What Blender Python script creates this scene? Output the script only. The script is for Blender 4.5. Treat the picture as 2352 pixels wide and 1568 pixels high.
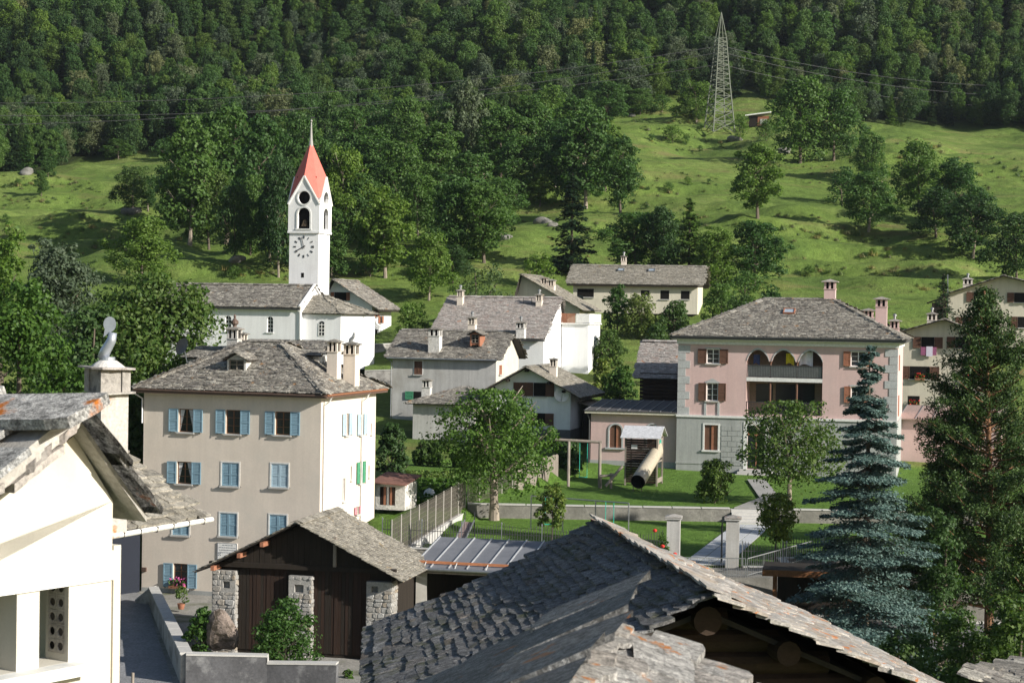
import bpy, bmesh, math, random
import numpy as np
from mathutils import Vector, Matrix

for o in list(bpy.data.objects): bpy.data.objects.remove(o)
scene = bpy.context.scene
col = scene.collection
R = math.radians
rng = random.Random(7)
nr = np.random.default_rng(11)

# ---------------------------------------------------------------- camera, sky, sun, exposure
EYE = Vector((0.0, 0.0, 20.0))
FPX = 4200.0                      # focal length in units of a 2352 px wide picture
PITCH = math.atan(64.0 / FPX); ROLL = 0.016
CF = Vector((0, math.cos(PITCH), -math.sin(PITCH)))
U0 = Vector((0, math.sin(PITCH), math.cos(PITCH))); R0 = Vector((1, 0, 0))
CR = R0 * math.cos(ROLL) + U0 * math.sin(ROLL)
CU = U0 * math.cos(ROLL) - R0 * math.sin(ROLL)
cam = bpy.data.cameras.new('camera'); camo = bpy.data.objects.new('camera', cam); col.objects.link(camo)
m3 = Matrix((CR, CU, -CF)).transposed()
camo.matrix_world = Matrix.Translation(EYE) @ m3.to_4x4()
cam.sensor_width = 36.0; cam.sensor_fit = 'HORIZONTAL'; cam.lens = 36.0 * FPX / 2352.0
cam.clip_start = 0.1; cam.clip_end = 4000
cam.dof.use_dof = True; cam.dof.focus_distance = 118.0; cam.dof.aperture_fstop = 9.0
scene.camera = camo

SUN_EL = R(24.0); SUN_BACK = R(30.0)      # from the right, a little behind the viewer
sdir = Vector((math.cos(SUN_EL) * math.cos(SUN_BACK), -math.cos(SUN_EL) * math.sin(SUN_BACK), math.sin(SUN_EL)))
sun = bpy.data.lights.new('sun', 'SUN'); suno = bpy.data.objects.new('sun', sun); col.objects.link(suno)
sun.energy = 5.0; sun.angle = R(0.5); sun.color = (1.0, 0.95, 0.86)
suno.rotation_euler = sdir.to_track_quat('Z', 'Y').to_euler()
suno.location = (60, -40, 60)
world = bpy.data.worlds.new('World'); scene.world = world; world.use_nodes = True
wn = world.node_tree.nodes; wl = world.node_tree.links
sky = wn.new('ShaderNodeTexSky'); sky.sky_type = 'NISHITA'; sky.sun_disc = False
sky.sun_elevation = SUN_EL; sky.sun_rotation = math.atan2(sdir.x, sdir.y)
wn['Background'].inputs[1].default_value = 0.072
wl.new(sky.outputs[0], wn['Background'].inputs[0])
vs = scene.view_settings
vs.view_transform = 'Standard'; vs.look = 'None'; vs.gamma = 1.0; vs.use_curve_mapping = False; vs.exposure = 0.76

# ---------------------------------------------------------------- survey helpers (measured bearings -> metres)
def ray(x, y):
    return CF + CR * ((x - 1176.0) / FPX) + CU * ((784.0 - y) / FPX)
def P(x, y, d):
    r = ray(x, y); return EYE + r * (d / r.y)
def proj(p):
    v = Vector(p) - EYE; k = v.dot(CF)
    return 1176.0 + FPX * v.dot(CR) / k, 784.0 - FPX * v.dot(CU) / k
def zat(x, y, d): return P(x, y, d).z
def on_plane(x, y, p0, n):
    r = ray(x, y); t = (p0 - EYE).dot(n) / r.dot(n); return EYE + r * t

# ---------------------------------------------------------------- materials
MATS = {}
def nodes(name):
    m = bpy.data.materials.new(name); m.use_nodes = True
    nt = m.node_tree; return m, nt, nt.nodes, nt.links, nt.nodes['Principled BSDF']
def ramp(n, stops):
    r = n.new('ShaderNodeValToRGB'); e = r.color_ramp.elements
    while len(e) < len(stops): e.new(0.5)
    for k, (p, c) in enumerate(stops):
        e[k].position = p; e[k].color = (c[0], c[1], c[2], 1) if not isinstance(c, (int, float)) else (c, c, c, 1)
    return r
def noise_tex(n, l, vec, scale, detail=4, rough=.6):
    t = n.new('ShaderNodeTexNoise'); t.inputs['Scale'].default_value = scale
    t.inputs['Detail'].default_value = detail; t.inputs['Roughness'].default_value = rough
    l.new(vec, t.inputs['Vector']); return t.outputs['Fac']
def pos_vec(n, l, stretch=(1, 1, 1)):
    g = n.new('ShaderNodeNewGeometry')
    mp = n.new('ShaderNodeMapping'); mp.inputs['Scale'].default_value = stretch
    l.new(g.outputs['Position'], mp.inputs[0]); return mp.outputs[0]
def mixc(n, l, fac, a, b, mode='MIX'):
    m = n.new('ShaderNodeMix'); m.data_type = 'RGBA'; m.blend_type = mode
    for sock, v in ((m.inputs[0], fac), (m.inputs[6], a), (m.inputs[7], b)):
        if isinstance(v, bpy.types.NodeSocket): l.new(v, sock)
        elif isinstance(v, (int, float)): sock.default_value = v if sock.type == 'VALUE' else (v, v, v, 1)
        else: sock.default_value = (v[0], v[1], v[2], 1)
    return m.outputs[2]
def bump(n, l, h, bsdf, strength=.3, dist=.02):
    b = n.new('ShaderNodeBump'); b.inputs['Strength'].default_value = strength; b.inputs['Distance'].default_value = dist
    l.new(h, b.inputs['Height']); l.new(b.outputs[0], bsdf.inputs['Normal'])
def scl(c, k): return tuple(min(1, v * k) for v in c)
def surf(name, c, var=.18, scale=1.2, fine=14, rough=.85, bmp=.25, dist=.02, stain=None, stain_scale=.35, stain_cut=(.52, .72), spec=.3, stretch=(1, 1, 1), metal=0, fine_amt=.25, streak=0):
    """general weathered surface: two noises of the base colour, an optional stain with its own shape, bump"""
    if name in MATS: return MATS[name]
    m, nt, n, l, b = nodes(name)
    v = pos_vec(n, l, stretch)
    n1 = noise_tex(n, l, v, scale); n2 = noise_tex(n, l, v, fine, 6, .7)
    r1 = ramp(n, [(.25, scl(c, 1 - var)), (.75, scl(c, 1 + var))]); l.new(n1, r1.inputs[0])
    r2 = ramp(n, [(.3, 1 - fine_amt), (.7, 1 + fine_amt)]); l.new(n2, r2.inputs[0])
    cc = mixc(n, l, 1.0, r1.outputs[0], r2.outputs[0], 'MULTIPLY')
    if streak:
        vz = pos_vec(n, l, (2.2, 2.2, .16)); n4 = noise_tex(n, l, vz, 1.1, 6, .65); r4 = ramp(n, [(.32, 1 - streak), (.60, 1.0), (.8, 1 + streak * .3)]); l.new(n4, r4.inputs[0]); cc = mixc(n, l, 1.0, cc, r4.outputs[0], 'MULTIPLY')
    if stain:
        n3 = noise_tex(n, l, v, stain_scale, 8, .65)
        r3 = ramp(n, [(stain_cut[0], 0), (stain_cut[1], 1)]); l.new(n3, r3.inputs[0])
        cc = mixc(n, l, r3.outputs[0], cc, stain)
    l.new(cc, b.inputs['Base Color']); b.inputs['Roughness'].default_value = rough
    b.inputs['Specular IOR Level'].default_value = spec; b.inputs['Metallic'].default_value = metal
    if bmp: bump(n, l, n2, b, bmp, dist)
    MATS[name] = m; return m
def slate_mat(name, cols, lichen=0.0, lichen_col=(.42, .13, .02), rough=.7, spec=.45, moss=0.0, streak=1.0, lsc=1.6, con=1.0, bmp=.6):
    if name in MATS: return MATS[name]
    m, nt, n, l, b = nodes(name)
    g = n.new('ShaderNodeNewGeometry'); oi = n.new('ShaderNodeObjectInfo')
    ad = n.new('ShaderNodeMath'); ad.operation = 'ADD'; l.new(g.outputs['Random Per Island'], ad.inputs[0]); l.new(oi.outputs['Random'], ad.inputs[1])
    fr = n.new('ShaderNodeMath'); fr.operation = 'FRACT'; l.new(ad.outputs[0], fr.inputs[0])
    k = len(cols); r = ramp(n, [(i / (k - 1), c) for i, c in enumerate(cols)]); l.new(fr.outputs[0], r.inputs[0])
    v = pos_vec(n, l)
    n1 = noise_tex(n, l, v, 5 * streak, 8, .75); n2 = noise_tex(n, l, v, 26 * streak, 6, .7)
    k_ = .2 / con ** 1.6; r1 = ramp(n, [(.5 - k_, max(.15, 1 - .45 * con)), (.5 + k_, 1 + .4 * con)]); l.new(n1, r1.inputs[0])
    cc = mixc(n, l, 1.0, r.outputs[0], r1.outputs[0], 'MULTIPLY')
    r2 = ramp(n, [(.5 - k_, max(.3, 1 - .35 * con)), (.5 + k_, 1 + .3 * con)]); l.new(n2, r2.inputs[0])
    cc = mixc(n, l, 1.0, cc, r2.outputs[0], 'MULTIPLY')
    if moss:
        n4 = noise_tex(n, l, v, 2.2, 6, .7); r4 = ramp(n, [(.58 - moss * .1, 0), (.68, 1)]); l.new(n4, r4.inputs[0])
        cc = mixc(n, l, r4.outputs[0], cc, (.055, .06, .02))
    if lichen:
        n3 = noise_tex(n, l, v, lsc, 7, .62); r3 = ramp(n, [(.66 - lichen * .12, 0), (.70 - lichen * .1, 1)]); l.new(n3, r3.inputs[0])
        cc = mixc(n, l, r3.outputs[0], cc, lichen_col)
    l.new(cc, b.inputs['Base Color']); b.inputs['Roughness'].default_value = rough; b.inputs['Specular IOR Level'].default_value = spec
    hm = n.new('ShaderNodeMath'); hm.operation = 'ADD'; l.new(n1, hm.inputs[0]); l.new(n2, hm.inputs[1]); bump(n, l, hm.outputs[0], b, bmp, .03)
    MATS[name] = m; return m
def leaf_mat(name, c1, c2, trans=.35, spec=.25, rough=.55):
    if name in MATS: return MATS[name]
    m, nt, n, l, b = nodes(name)
    g = n.new('ShaderNodeNewGeometry'); oi = n.new('ShaderNodeObjectInfo')
    r = ramp(n, [(0, c1), (1, c2)]); l.new(g.outputs['Random Per Island'], r.inputs[0])
    r2 = ramp(n, [(0, (.58, .70, .76)), (.35, (.85, .92, .95)), (.7, (1.1, 1.08, .95)), (1, (1.5, 1.32, .9))]); l.new(oi.outputs['Random'], r2.inputs[0])
    cc = mixc(n, l, 1.0, r.outputs[0], r2.outputs[0], 'MULTIPLY')
    l.new(cc, b.inputs['Base Color']); b.inputs['Roughness'].default_value = rough; b.inputs['Specular IOR Level'].default_value = spec
    t = n.new('ShaderNodeBsdfTranslucent'); l.new(mixc(n, l, 1.0, cc, (1.0, 1.15, .5), 'MULTIPLY'), t.inputs[0])
    mx = n.new('ShaderNodeMixShader'); mx.inputs[0].default_value = trans
    l.new(b.outputs[0], mx.inputs[1]); l.new(t.outputs[0], mx.inputs[2]); l.new(mx.outputs[0], n['Material Output'].inputs[0])
    MATS[name] = m; return m
def plain(name, c, rough=.6, metal=0, spec=.4, emit=None):
    if name in MATS: return MATS[name]
    m, nt, n, l, b = nodes(name)
    v = pos_vec(n, l); n1 = noise_tex(n, l, v, 6, 5)
    r1 = ramp(n, [(.3, scl(c, .86)), (.7, scl(c, 1.12))]); l.new(n1, r1.inputs[0]); l.new(r1.outputs[0], b.inputs['Base Color'])
    b.inputs['Roughness'].default_value = rough; b.inputs['Metallic'].default_value = metal; b.inputs['Specular IOR Level'].default_value = spec
    MATS[name] = m; return m

# ---------------------------------------------------------------- mesh builder
class MB:
    def __init__(s, M=None): s.v = []; s.f = []; s.mi = []; s.M = M
    def add(s, vs, fs, mi=0):
        o = len(s.v)
        if s.M is not None: vs = [s.M @ Vector(q) for q in vs]
        s.v += [tuple(q) for q in vs]; s.f += [tuple(o + i for i in f) for f in fs]; s.mi += [mi] * len(fs); return s
    def box(s, x0, x1, y0, y1, z0, z1, mi=0):
        return s.add([(x0, y0, z0), (x1, y0, z0), (x1, y1, z0), (x0, y1, z0), (x0, y0, z1), (x1, y0, z1), (x1, y1, z1), (x0, y1, z1)],
                     [(0, 3, 2, 1), (4, 5, 6, 7), (0, 1, 5, 4), (1, 2, 6, 5), (2, 3, 7, 6), (3, 0, 4, 7)], mi)
    def quad(s, a, b, c, d, mi=0): return s.add([a, b, c, d], [(0, 1, 2, 3)], mi)
    def poly(s, pts, mi=0): return s.add(pts, [tuple(range(len(pts)))], mi)
    def slab(s, pts, off, mi=0):
        """polygon extruded by the vector off"""
        n = len(pts); a = [Vector(p) for p in pts]; b = [p + Vector(off) for p in a]
        return s.add(a + b, [tuple(range(n - 1, -1, -1)), tuple(range(n, 2 * n))] + [(i, (i + 1) % n, n + (i + 1) % n, n + i) for i in range(n)], mi)
    def bar(s, p, q, w, h=None, mi=0, up=(0, 0, 1)):
        p = Vector(p); q = Vector(q); h = h or w; d = (q - p).normalized(); u = Vector(up)
        if abs(d.dot(u)) > .95: u = Vector((1, 0, 0)) if abs(d.x) < .9 else Vector((0, 1, 0))
        x = d.cross(u).normalized(); y = x.cross(d).normalized(); x *= w / 2; y *= h / 2
        vs = [p - x - y, p + x - y, p + x + y, p - x + y, q - x - y, q + x - y, q + x + y, q - x + y]
        return s.add(vs, [(0, 1, 2, 3), (7, 6, 5, 4), (0, 4, 5, 1), (1, 5, 6, 2), (2, 6, 7, 3), (3, 7, 4, 0)], mi)
    def tube(s, pts, rad, n=8, mi=0, cap=True):
        pts = [Vector(p) for p in pts]
        if not hasattr(rad, '__len__'): rad = [rad] * len(pts)
        vs = []; ref = Vector((.3, .9, .2))
        for i, p in enumerate(pts):
            d = (pts[min(i + 1, len(pts) - 1)] - pts[max(i - 1, 0)]).normalized()
            x = d.cross(ref)
            if x.length < .1: x = d.cross(Vector((1, 0, 0)))
            x.normalize(); y = d.cross(x)
            for k in range(n):
                a = 2 * math.pi * k / n; vs.append(p + (x * math.cos(a) + y * math.sin(a)) * rad[i])
        fs = []
        for i in range(len(pts) - 1):
            for k in range(n): fs.append((i * n + k, i * n + (k + 1) % n, (i + 1) * n + (k + 1) % n, (i + 1) * n + k))
        if cap: fs.append(tuple(range(n - 1, -1, -1))); fs.append(tuple(range((len(pts) - 1) * n, len(pts) * n)))
        return s.add(vs, fs, mi)
    def lathe(s, prof, n=14, mi=0, c=(0, 0, 0)):
        vs = [(c[0] + r * math.cos(2 * math.pi * k / n), c[1] + r * math.sin(2 * math.pi * k / n), c[2] + z) for r, z in prof for k in range(n)]
        fs = [(i * n + k, i * n + (k + 1) % n, (i + 1) * n + (k + 1) % n, (i + 1) * n + k) for i in range(len(prof) - 1) for k in range(n)]
        return s.add(vs, fs + [tuple(range(n - 1, -1, -1)), tuple(range((len(prof) - 1) * n, len(prof) * n))], mi)
    def mesh(s, name, mats, smooth=False):
        me = bpy.data.meshes.new(name); me.from_pydata(s.v, [], s.f)
        for m in (mats if isinstance(mats, (list, tuple)) else [mats]): me.materials.append(m)
        if any(s.mi): me.polygons.foreach_set('material_index', s.mi)
        if smooth: me.polygons.foreach_set('use_smooth', [True] * len(me.polygons))
        me.update(); return me
    def build(s, name, mats, parent=None, smooth=False):
        o = bpy.data.objects.new(name, s.mesh(name, mats, smooth)); col.objects.link(o)
        if parent is not None: o.parent = parent
        return o
def link(name, me, parent=None, M=None):
    o = bpy.data.objects.new(name, me); col.objects.link(o)
    if parent is not None: o.parent = parent
    if M is not None: o.matrix_basis = M
    return o
def tag(o, label=None, cat=None, group=None, kind=None):
    if label: o['label'] = label
    if cat: o['category'] = cat
    if group: o['group'] = group
    if kind: o['kind'] = kind
    return o
def empty(name, loc, rz=0, label=None, cat=None, group=None):
    o = bpy.data.objects.new(name, None); col.objects.link(o); o.empty_display_size = .3
    o.location = loc; o.rotation_euler = (0, 0, rz); return tag(o, label, cat, group)
def np_mesh(name, verts, faces, mat):
    """verts (N,3), faces (M,k) all of one size"""
    me = bpy.data.meshes.new(name); nv = len(verts); nf, k = faces.shape
    me.vertices.add(nv); me.vertices.foreach_set('co', verts.astype(np.float32).ravel())
    me.loops.add(nf * k); me.loops.foreach_set('vertex_index', faces.astype(np.int32).ravel())
    me.polygons.add(nf); me.polygons.foreach_set('loop_start', np.arange(0, nf * k, k, dtype=np.int32))
    me.polygons.foreach_set('loop_total', np.full(nf, k, dtype=np.int32))
    me.materials.append(mat); me.update(calc_edges=True); return me

# ---------------------------------------------------------------- stone slates
def slate_shape(seed):
    r = random.Random(seed); j = lambda a: r.uniform(-a, a)
    pts = [(-.5 + j(.04), .05 + j(.06)), (-.25 + j(.08), j(.05)), (.05 + j(.1), -.03 + j(.05)), (.3 + j(.08), j(.05)), (.5 + j(.04), .07 + j(.06)), (.49 + j(.03), .55 + j(.1)), (.46, 1.0), (-.46, 1.0), (-.5 + j(.03), .5 + j(.1))]
    n = len(pts)
    v = [(x * .985, y + .015, 1.0) for x, y in pts] + [(x * 1.02, y - .012, 0.0) for x, y in pts]
    f = [tuple(range(n))] + [(i, n + i, n + (i + 1) % n, (i + 1) % n) for i in range(n) if i not in (6,)]
    return np.array(v), f
SLV = [slate_shape(40 + i) for i in range(8)]
SL_ME = {}
def slate_mesh(k, mat):
    key = (k, mat.name)
    if key not in SL_ME:
        me = bpy.data.meshes.new('slate'); me.from_pydata(SLV[k][0].tolist(), [], SLV[k][1]); me.materials.append(mat); SL_ME[key] = me
    return SL_ME[key]
def slate_mats(A, B, C, D, sw, sh, th, seed=0, jit=1.0, lap=1.7, over=.06, sag=0.0, top=.04):
    """transforms of the slates on the roof plane A-B (eave) to D-C (top)"""
    A, B, C, D = (Vector(q) for q in (A, B, C, D)); r = random.Random(seed)
    ex = (B - A).normalized(); up = ((D + C) * .5 - (A + B) * .5); nrm = ex.cross(up).normalized()
    if nrm.z < 0:
        A, B, C, D = B, A, D, C; ex = -ex; nrm = -nrm
    rows = max(2, int(round(up.length / sh))); out = []
    for i in range(rows):
        t = i / rows; a = A.lerp(D, t); b = B.lerp(C, t); w = (b - a).length
        if w < sw * .4: continue
        x = -over - r.uniform(0, .5) * sw; exr = (b - a) / w; eyr = nrm.cross(exr)
        while x < w + over - .1 * sw:
            ww = sw * r.uniform(.45, 1.7); c = x + ww / 2
            if c > w + over: break
            hh = max(sh * .6, min(sh * lap * r.uniform(.85, 1.25), (1 - t) * up.length + top)); tt = th * r.uniform(.7, 1.5)
            ang = r.uniform(-.09, .09) * jit; tilt = th * (1.25 + r.uniform(-.25, .55) * jit) / hh
            e1 = exr * math.cos(ang) + eyr * math.sin(ang); e2 = eyr * math.cos(ang) - exr * math.sin(ang)
            e2t = (e2 - nrm * tilt).normalized(); e3 = e1.cross(e2t)
            p = a + exr * c - eyr * (over if i == 0 else 0) + eyr * r.uniform(-.12, .12) * sh * jit + nrm * (th * 1.1 + r.uniform(0, .25) * th)
            if sag: p -= nrm * sag * (.75 + .25 * math.sin(math.pi * min(1, max(0, c / w)))) * math.sin(math.pi * t)
            M = Matrix(((e1.x * ww * 1.04, e2t.x * hh, e3.x * tt, p.x), (e1.y * ww * 1.04, e2t.y * hh, e3.y * tt, p.y), (e1.z * ww * 1.04, e2t.z * hh, e3.z * tt, p.z), (0, 0, 0, 1)))
            out.append((M, r.randrange(8))); x += ww
    return out
def lay_slates(parent, mats, mat, n_ind, W, name='slate'):
    """the n_ind slates nearest the viewer become objects, the rest one joined part"""
    mats = sorted(mats, key=lambda q: ((W @ q[0].translation) - EYE).length)
    for M, k in mats[:n_ind]: link(name, slate_mesh(k, mat), parent, M)
    rest = mats[n_ind:]
    if rest:
        V = []; F = []; o = 0
        for M, k in rest:
            a = np.array(M)[:3]; v = SLV[k][0] @ a[:, :3].T + a[:, 3]; V.append(v)
            F += [tuple(o + i for i in f) for f in SLV[k][1]]; o += len(v)
        me = bpy.data.meshes.new('slates'); me.from_pydata(np.concatenate(V).tolist(), [], F); me.materials.append(mat)
        tag(link('slates', me, parent), kind='stuff')
# ================================================================ terrain
_rs = np.random.default_rng(5)
_K = [(f, a, _rs.uniform(0, 6.28, 5), _rs.uniform(0, 6.28, 5)) for f, a in ((1 / 60, 1.6), (1 / 27, .9), (1 / 12, .42), (1 / 5.5, .16))]
def wav(x, y):
    z = 0 * x
    for f, a, th, ph in _K:
        for t, p in zip(th, ph): z = z + a * .45 * np.sin((x * np.cos(t) + y * np.sin(t)) * f * 6.28 + p)
    return z
def sstep(a, b, t): q = np.clip((t - a) / (b - a), 0, 1); return q * q * (3 - 2 * q)
BY = [-80, 99, 112, 118, 130, 146, 165, 178, 190, 215, 260, 320, 400, 426, 520, 760]
BZ = [-17.3, -17.3, -17.3, -16.6, -13.2, -12.4, -10.5, -8.0, -5.4, 0, 10, 22.5, 41, 47, 98, 226]
FENCE_A = (-2.75, 120.0); FENCE_B = (-6.3, 101.0)
def fence_x(y): return np.where(np.asarray(y) < 120.0, -2.75 + (np.asarray(y) - 120.0) * .18684, -2.75 + (np.asarray(y) - 120.0) * .374)
def lawn_front(x): return np.where(x < 8.7, 105.3 - .20 * (np.asarray(x) + 7.5), np.where(x < 15.5, 100.6, 104.5))
def H(x, y):
    x = np.asarray(x, float); y = np.asarray(y, float)
    z = np.interp(y, BY, BZ)
    up = sstep(212, 300, y)
    z = z + np.where(x < 0, .075 * x, .012 * x) * up
    z = z + wav(x, y) * sstep(205, 260, y) * .55
    ter = np.sin(z * 6.283 / 3.3 + wav(x * .6 + 40, y * .6) * 1.3)
    z = z + .85 * ter * (.55 + .45 * np.sin(x * .071 + y * .043)) * sstep(205, 250, y) * (1 - sstep(420, 450, y))
    gar = np.interp(y, [112, 113, 120, 136, 146], [-17.0, -13.6, -12.7, -11.6, -12.0])
    in_gar = (x > -9.2) & (x < fence_x(y)) & (y > 112.2) & (y < 146)
    z = np.where(in_gar, gar, z)
    lower = (y > lawn_front(x)) & (y < 120.15) & (x >= fence_x(y))
    z = np.where(lower, np.interp(y, [100, 120], [-13.75, -13.45]), z)
    upper = (y >= 120.15) & (y < 150) & (x > fence_x(y))
    z = np.where(upper, np.maximum(np.interp(y, [120, 146, 150], [-12.66, -12.45, -12.1]), -99), z)
    return z + 20.0
def Hs(x, y): return float(H(np.array([x]), np.array([y]))[0])
def ground(x, y, d0=60, d1=690):
    """first point of the terrain along a bearing"""
    r = ray(x, y); ds = np.arange(d0, d1, .5); px = r.x / r.y * ds; pz = 20.0 + r.z / r.y * ds
    below = np.nonzero(pz <= H(px, ds))[0]
    d = float(ds[below[0]]) if len(below) else d1
    return Vector((r.x / r.y * d, d, Hs(r.x / r.y * d, d)))

# forest edge, surveyed as a line across the hillside
FE = [(-300, 405), (0, 400), (180, 374), (400, 345), (560, 380), (640, 470), (760, 470), (860, 405), (1010, 335), (1150, 300), (1300, 300), (1400, 262), (1480, 242), (1560, 232), (1700, 226), (1800, 240), (1950, 282), (2100, 292), (2352, 300), (2700, 310)]
FEW = []
for fx, fy in FE:
    g = ground(fx, fy, 200, 560); FEW.append((g.x, g.y))
FEW.sort()
FEX = np.array([q[0] for q in FEW]); FEY = np.array([q[1] for q in FEW])
def forest_y(x): return np.interp(x, FEX, FEY)

def grid_part(xs, ys):
    X, Y = np.meshgrid(xs, ys); Z = H(X.ravel(), Y.ravel()).reshape(X.shape)
    V = np.stack([X, Y, Z], -1).reshape(-1, 3); nx = len(xs); ny = len(ys)
    i = np.arange((ny - 1) * nx).reshape(ny - 1, nx)[:, :-1].ravel()
    return V, np.stack([i, i + 1, i + nx + 1, i + nx], -1)
V1, F1 = grid_part(np.arange(-120, 140.1, 1.0), np.concatenate([np.arange(-70, 60, 5.0), np.arange(60, 98, 1.0), np.arange(98, 152, .5), np.arange(152, 215.1, 1.0)]))
V2, F2 = grid_part(np.arange(-270, 290.1, 2.0), np.arange(215, 760.1, 2.0))
m, nt, n, l, b = nodes('meadow_ground')
v = pos_vec(n, l)
na = noise_tex(n, l, v, .09, 6, .62); nb = noise_tex(n, l, v, .55, 6, .7); nc = noise_tex(n, l, v, 5.0, 5, .75)
ra = ramp(n, [(.28, (.066, .108, .024)), (.5, (.108, .162, .034)), (.70, (.150, .190, .052))]); l.new(na, ra.inputs[0])
rb = ramp(n, [(.30, .68), (.70, 1.32)]); l.new(nb, rb.inputs[0])
c1 = mixc(n, l, 1.0, ra.outputs[0], rb.outputs[0], 'MULTIPLY')
rc = ramp(n, [(.25, .55), (.75, 1.45)]); l.new(nc, rc.inputs[0])
c1 = mixc(n, l, 1.0, c1, rc.outputs[0], 'MULTIPLY')
vs_ = pos_vec(n, l, (.4, 1.0, 1.6)); nd = noise_tex(n, l, vs_, .16, 7, .7); rd = ramp(n, [(.54, 0), (.70, .75)]); l.new(nd, rd.inputs[0])
c1 = mixc(n, l, rd.outputs[0], c1, (.165, .142, .060))
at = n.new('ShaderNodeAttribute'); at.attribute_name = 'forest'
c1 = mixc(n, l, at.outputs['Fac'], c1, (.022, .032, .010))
l.new(c1, b.inputs['Base Color']); b.inputs['Roughness'].default_value = .95; b.inputs['Specular IOR Level'].default_value = .1
al = n.new('ShaderNodeAttribute'); al.attribute_name = 'lawn'
rl_ = ramp(n, [(.3, (.070, .135, .022)), (.7, (.105, .185, .034))]); l.new(nb, rl_.inputs[0])
c2 = mixc(n, l, 1.0, rl_.outputs[0], rc.outputs[0], 'MULTIPLY')
c1 = mixc(n, l, al.outputs['Fac'], c1, c2); l.new(c1, b.inputs['Base Color'])
hm = n.new('ShaderNodeMath'); hm.operation = 'MULTIPLY_ADD'; hm.inputs[1].default_value = 3.0; l.new(nb, hm.inputs[0]); l.new(nc, hm.inputs[2])
bump(n, l, hm.outputs[0], b, .9, .16)
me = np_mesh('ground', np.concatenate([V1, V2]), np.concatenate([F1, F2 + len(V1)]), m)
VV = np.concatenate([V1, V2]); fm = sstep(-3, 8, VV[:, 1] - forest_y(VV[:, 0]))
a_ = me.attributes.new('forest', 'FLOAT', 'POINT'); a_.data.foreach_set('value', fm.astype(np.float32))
lw = ((VV[:, 1] > 100) & (VV[:, 1] < 150) & (VV[:, 0] > -9.2)).astype(np.float32); a_ = me.attributes.new('lawn', 'FLOAT', 'POINT'); a_.data.foreach_set('value', lw)
me.polygons.foreach_set('use_smooth', [True] * len(me.polygons))
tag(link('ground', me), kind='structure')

# ================================================================ vegetation
L_far = leaf_mat('leaf_hill', (.052, .108, .026), (.105, .180, .044), .45)
L_mid = leaf_mat('leaf_green', (.038, .088, .016), (.088, .160, .028), .4)
L_lit = leaf_mat('leaf_yellowgreen', (.060, .115, .018), (.150, .190, .040))
L_dark = leaf_mat('leaf_dark', (.036, .076, .022), (.078, .130, .036), .4)
L_spruce = leaf_mat('needle_dark', (.012, .030, .012), (.030, .055, .020), .1)
L_larch = leaf_mat('needle_larch', (.035, .080, .016), (.070, .130, .026), .2)
L_blue = leaf_mat('needle_blue', (.034, .072, .066), (.145, .205, .190), .12)
L_pine = leaf_mat('needle_pine', (.016, .042, .012), (.062, .105, .024), .12)
L_willow = leaf_mat('leaf_pale', (.075, .115, .030), (.140, .180, .055))
L_grey = leaf_mat('leaf_greygreen', (.075, .100, .055), (.120, .145, .080))
BARK = surf('bark', (.105, .085, .065), .3, 3, 20, .95, .8, .03, stretch=(1, 1, .3))
BARK_PALE = surf('bark_pale', (.24, .20, .16), .3, 3, 20, .95, .7, .03, stretch=(1, 1, .3))

def leaves(pos, nrm, size, aspect=.62, seed=1):
    r = np.random.default_rng(seed); N = len(pos)
    nrm = nrm / np.linalg.norm(nrm, axis=1, keepdims=True)
    a = r.normal(size=(N, 3)); t = np.cross(nrm, a); t /= np.linalg.norm(t, axis=1, keepdims=True); w = np.cross(nrm, t)
    s = size[:, None]
    V = np.stack([pos - t * s * .5, pos + w * s * aspect * .5, pos + t * s * .5, pos - w * s * aspect * .5], 1).reshape(-1, 3)
    return V, np.arange(4 * N).reshape(N, 4)
def crown_broad(seed, n, lobes=16, rad=.33, z0=.2, size=.034, shape=1.0, fill=.25):
    """leaf cloud of a broadleaf crown in a tree of height 1"""
    r = np.random.default_rng(seed); L = []
    for i in range(lobes):
        t = (i + r.uniform(0, 1)) / lobes; z = z0 + (1 - z0) * (.10 + .82 * t)
        env = rad * (math.sin(math.pi * (.13 + .80 * t ** shape)) ** .75)
        a = i * 2.4 + r.uniform(-.5, .5); q = r.uniform(.35, .88)
        lr = rad * r.uniform(.26, .50) * (1 - .3 * t)
        L.append((env * q * math.cos(a), env * q * math.sin(a), z, lr))
    L.append((0, 0, z0 + (1 - z0) * .52, rad * .6)); L.append((0, 0, z0 + (1 - z0) * .76, rad * .48))
    L2 = list(L)
    for c in L:                                  # smaller clumps sitting on every lobe
        for _ in range(7):
            d = r.normal(size=3); d[2] = d[2] * .8 + .25; d /= np.linalg.norm(d); q = r.uniform(.75, 1.1)
            L2.append((c[0] + d[0] * c[3] * q, c[1] + d[1] * c[3] * q, c[2] + d[2] * c[3] * q * .85, c[3] * r.uniform(.26, .48)))
    L = np.array(L2); w = L[:, 3] ** 2; w[:lobes + 2] *= .45; k = r.choice(len(L), n, p=w / w.sum())
    d = r.normal(size=(n, 3)); d[:, 2] = d[:, 2] * .9 + .18; d /= np.linalg.norm(d, axis=1, keepdims=True)
    q = np.where(r.uniform(size=n) < fill, r.uniform(.3, .9, n), r.normal(1.0, .13, n))
    pos = L[k, :3] + d * (L[k, 3] * q)[:, None] * np.array([1, 1, .85])
    pos[:, 2] = np.minimum(pos[:, 2], 1.0 - r.uniform(0, .04, n))
    nm = d + r.normal(size=(n, 3)) * .42 + np.array([0, 0, .22])
    return leaves(pos, nm, r.uniform(.6, 1.35, n) * size, .66, seed)
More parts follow.
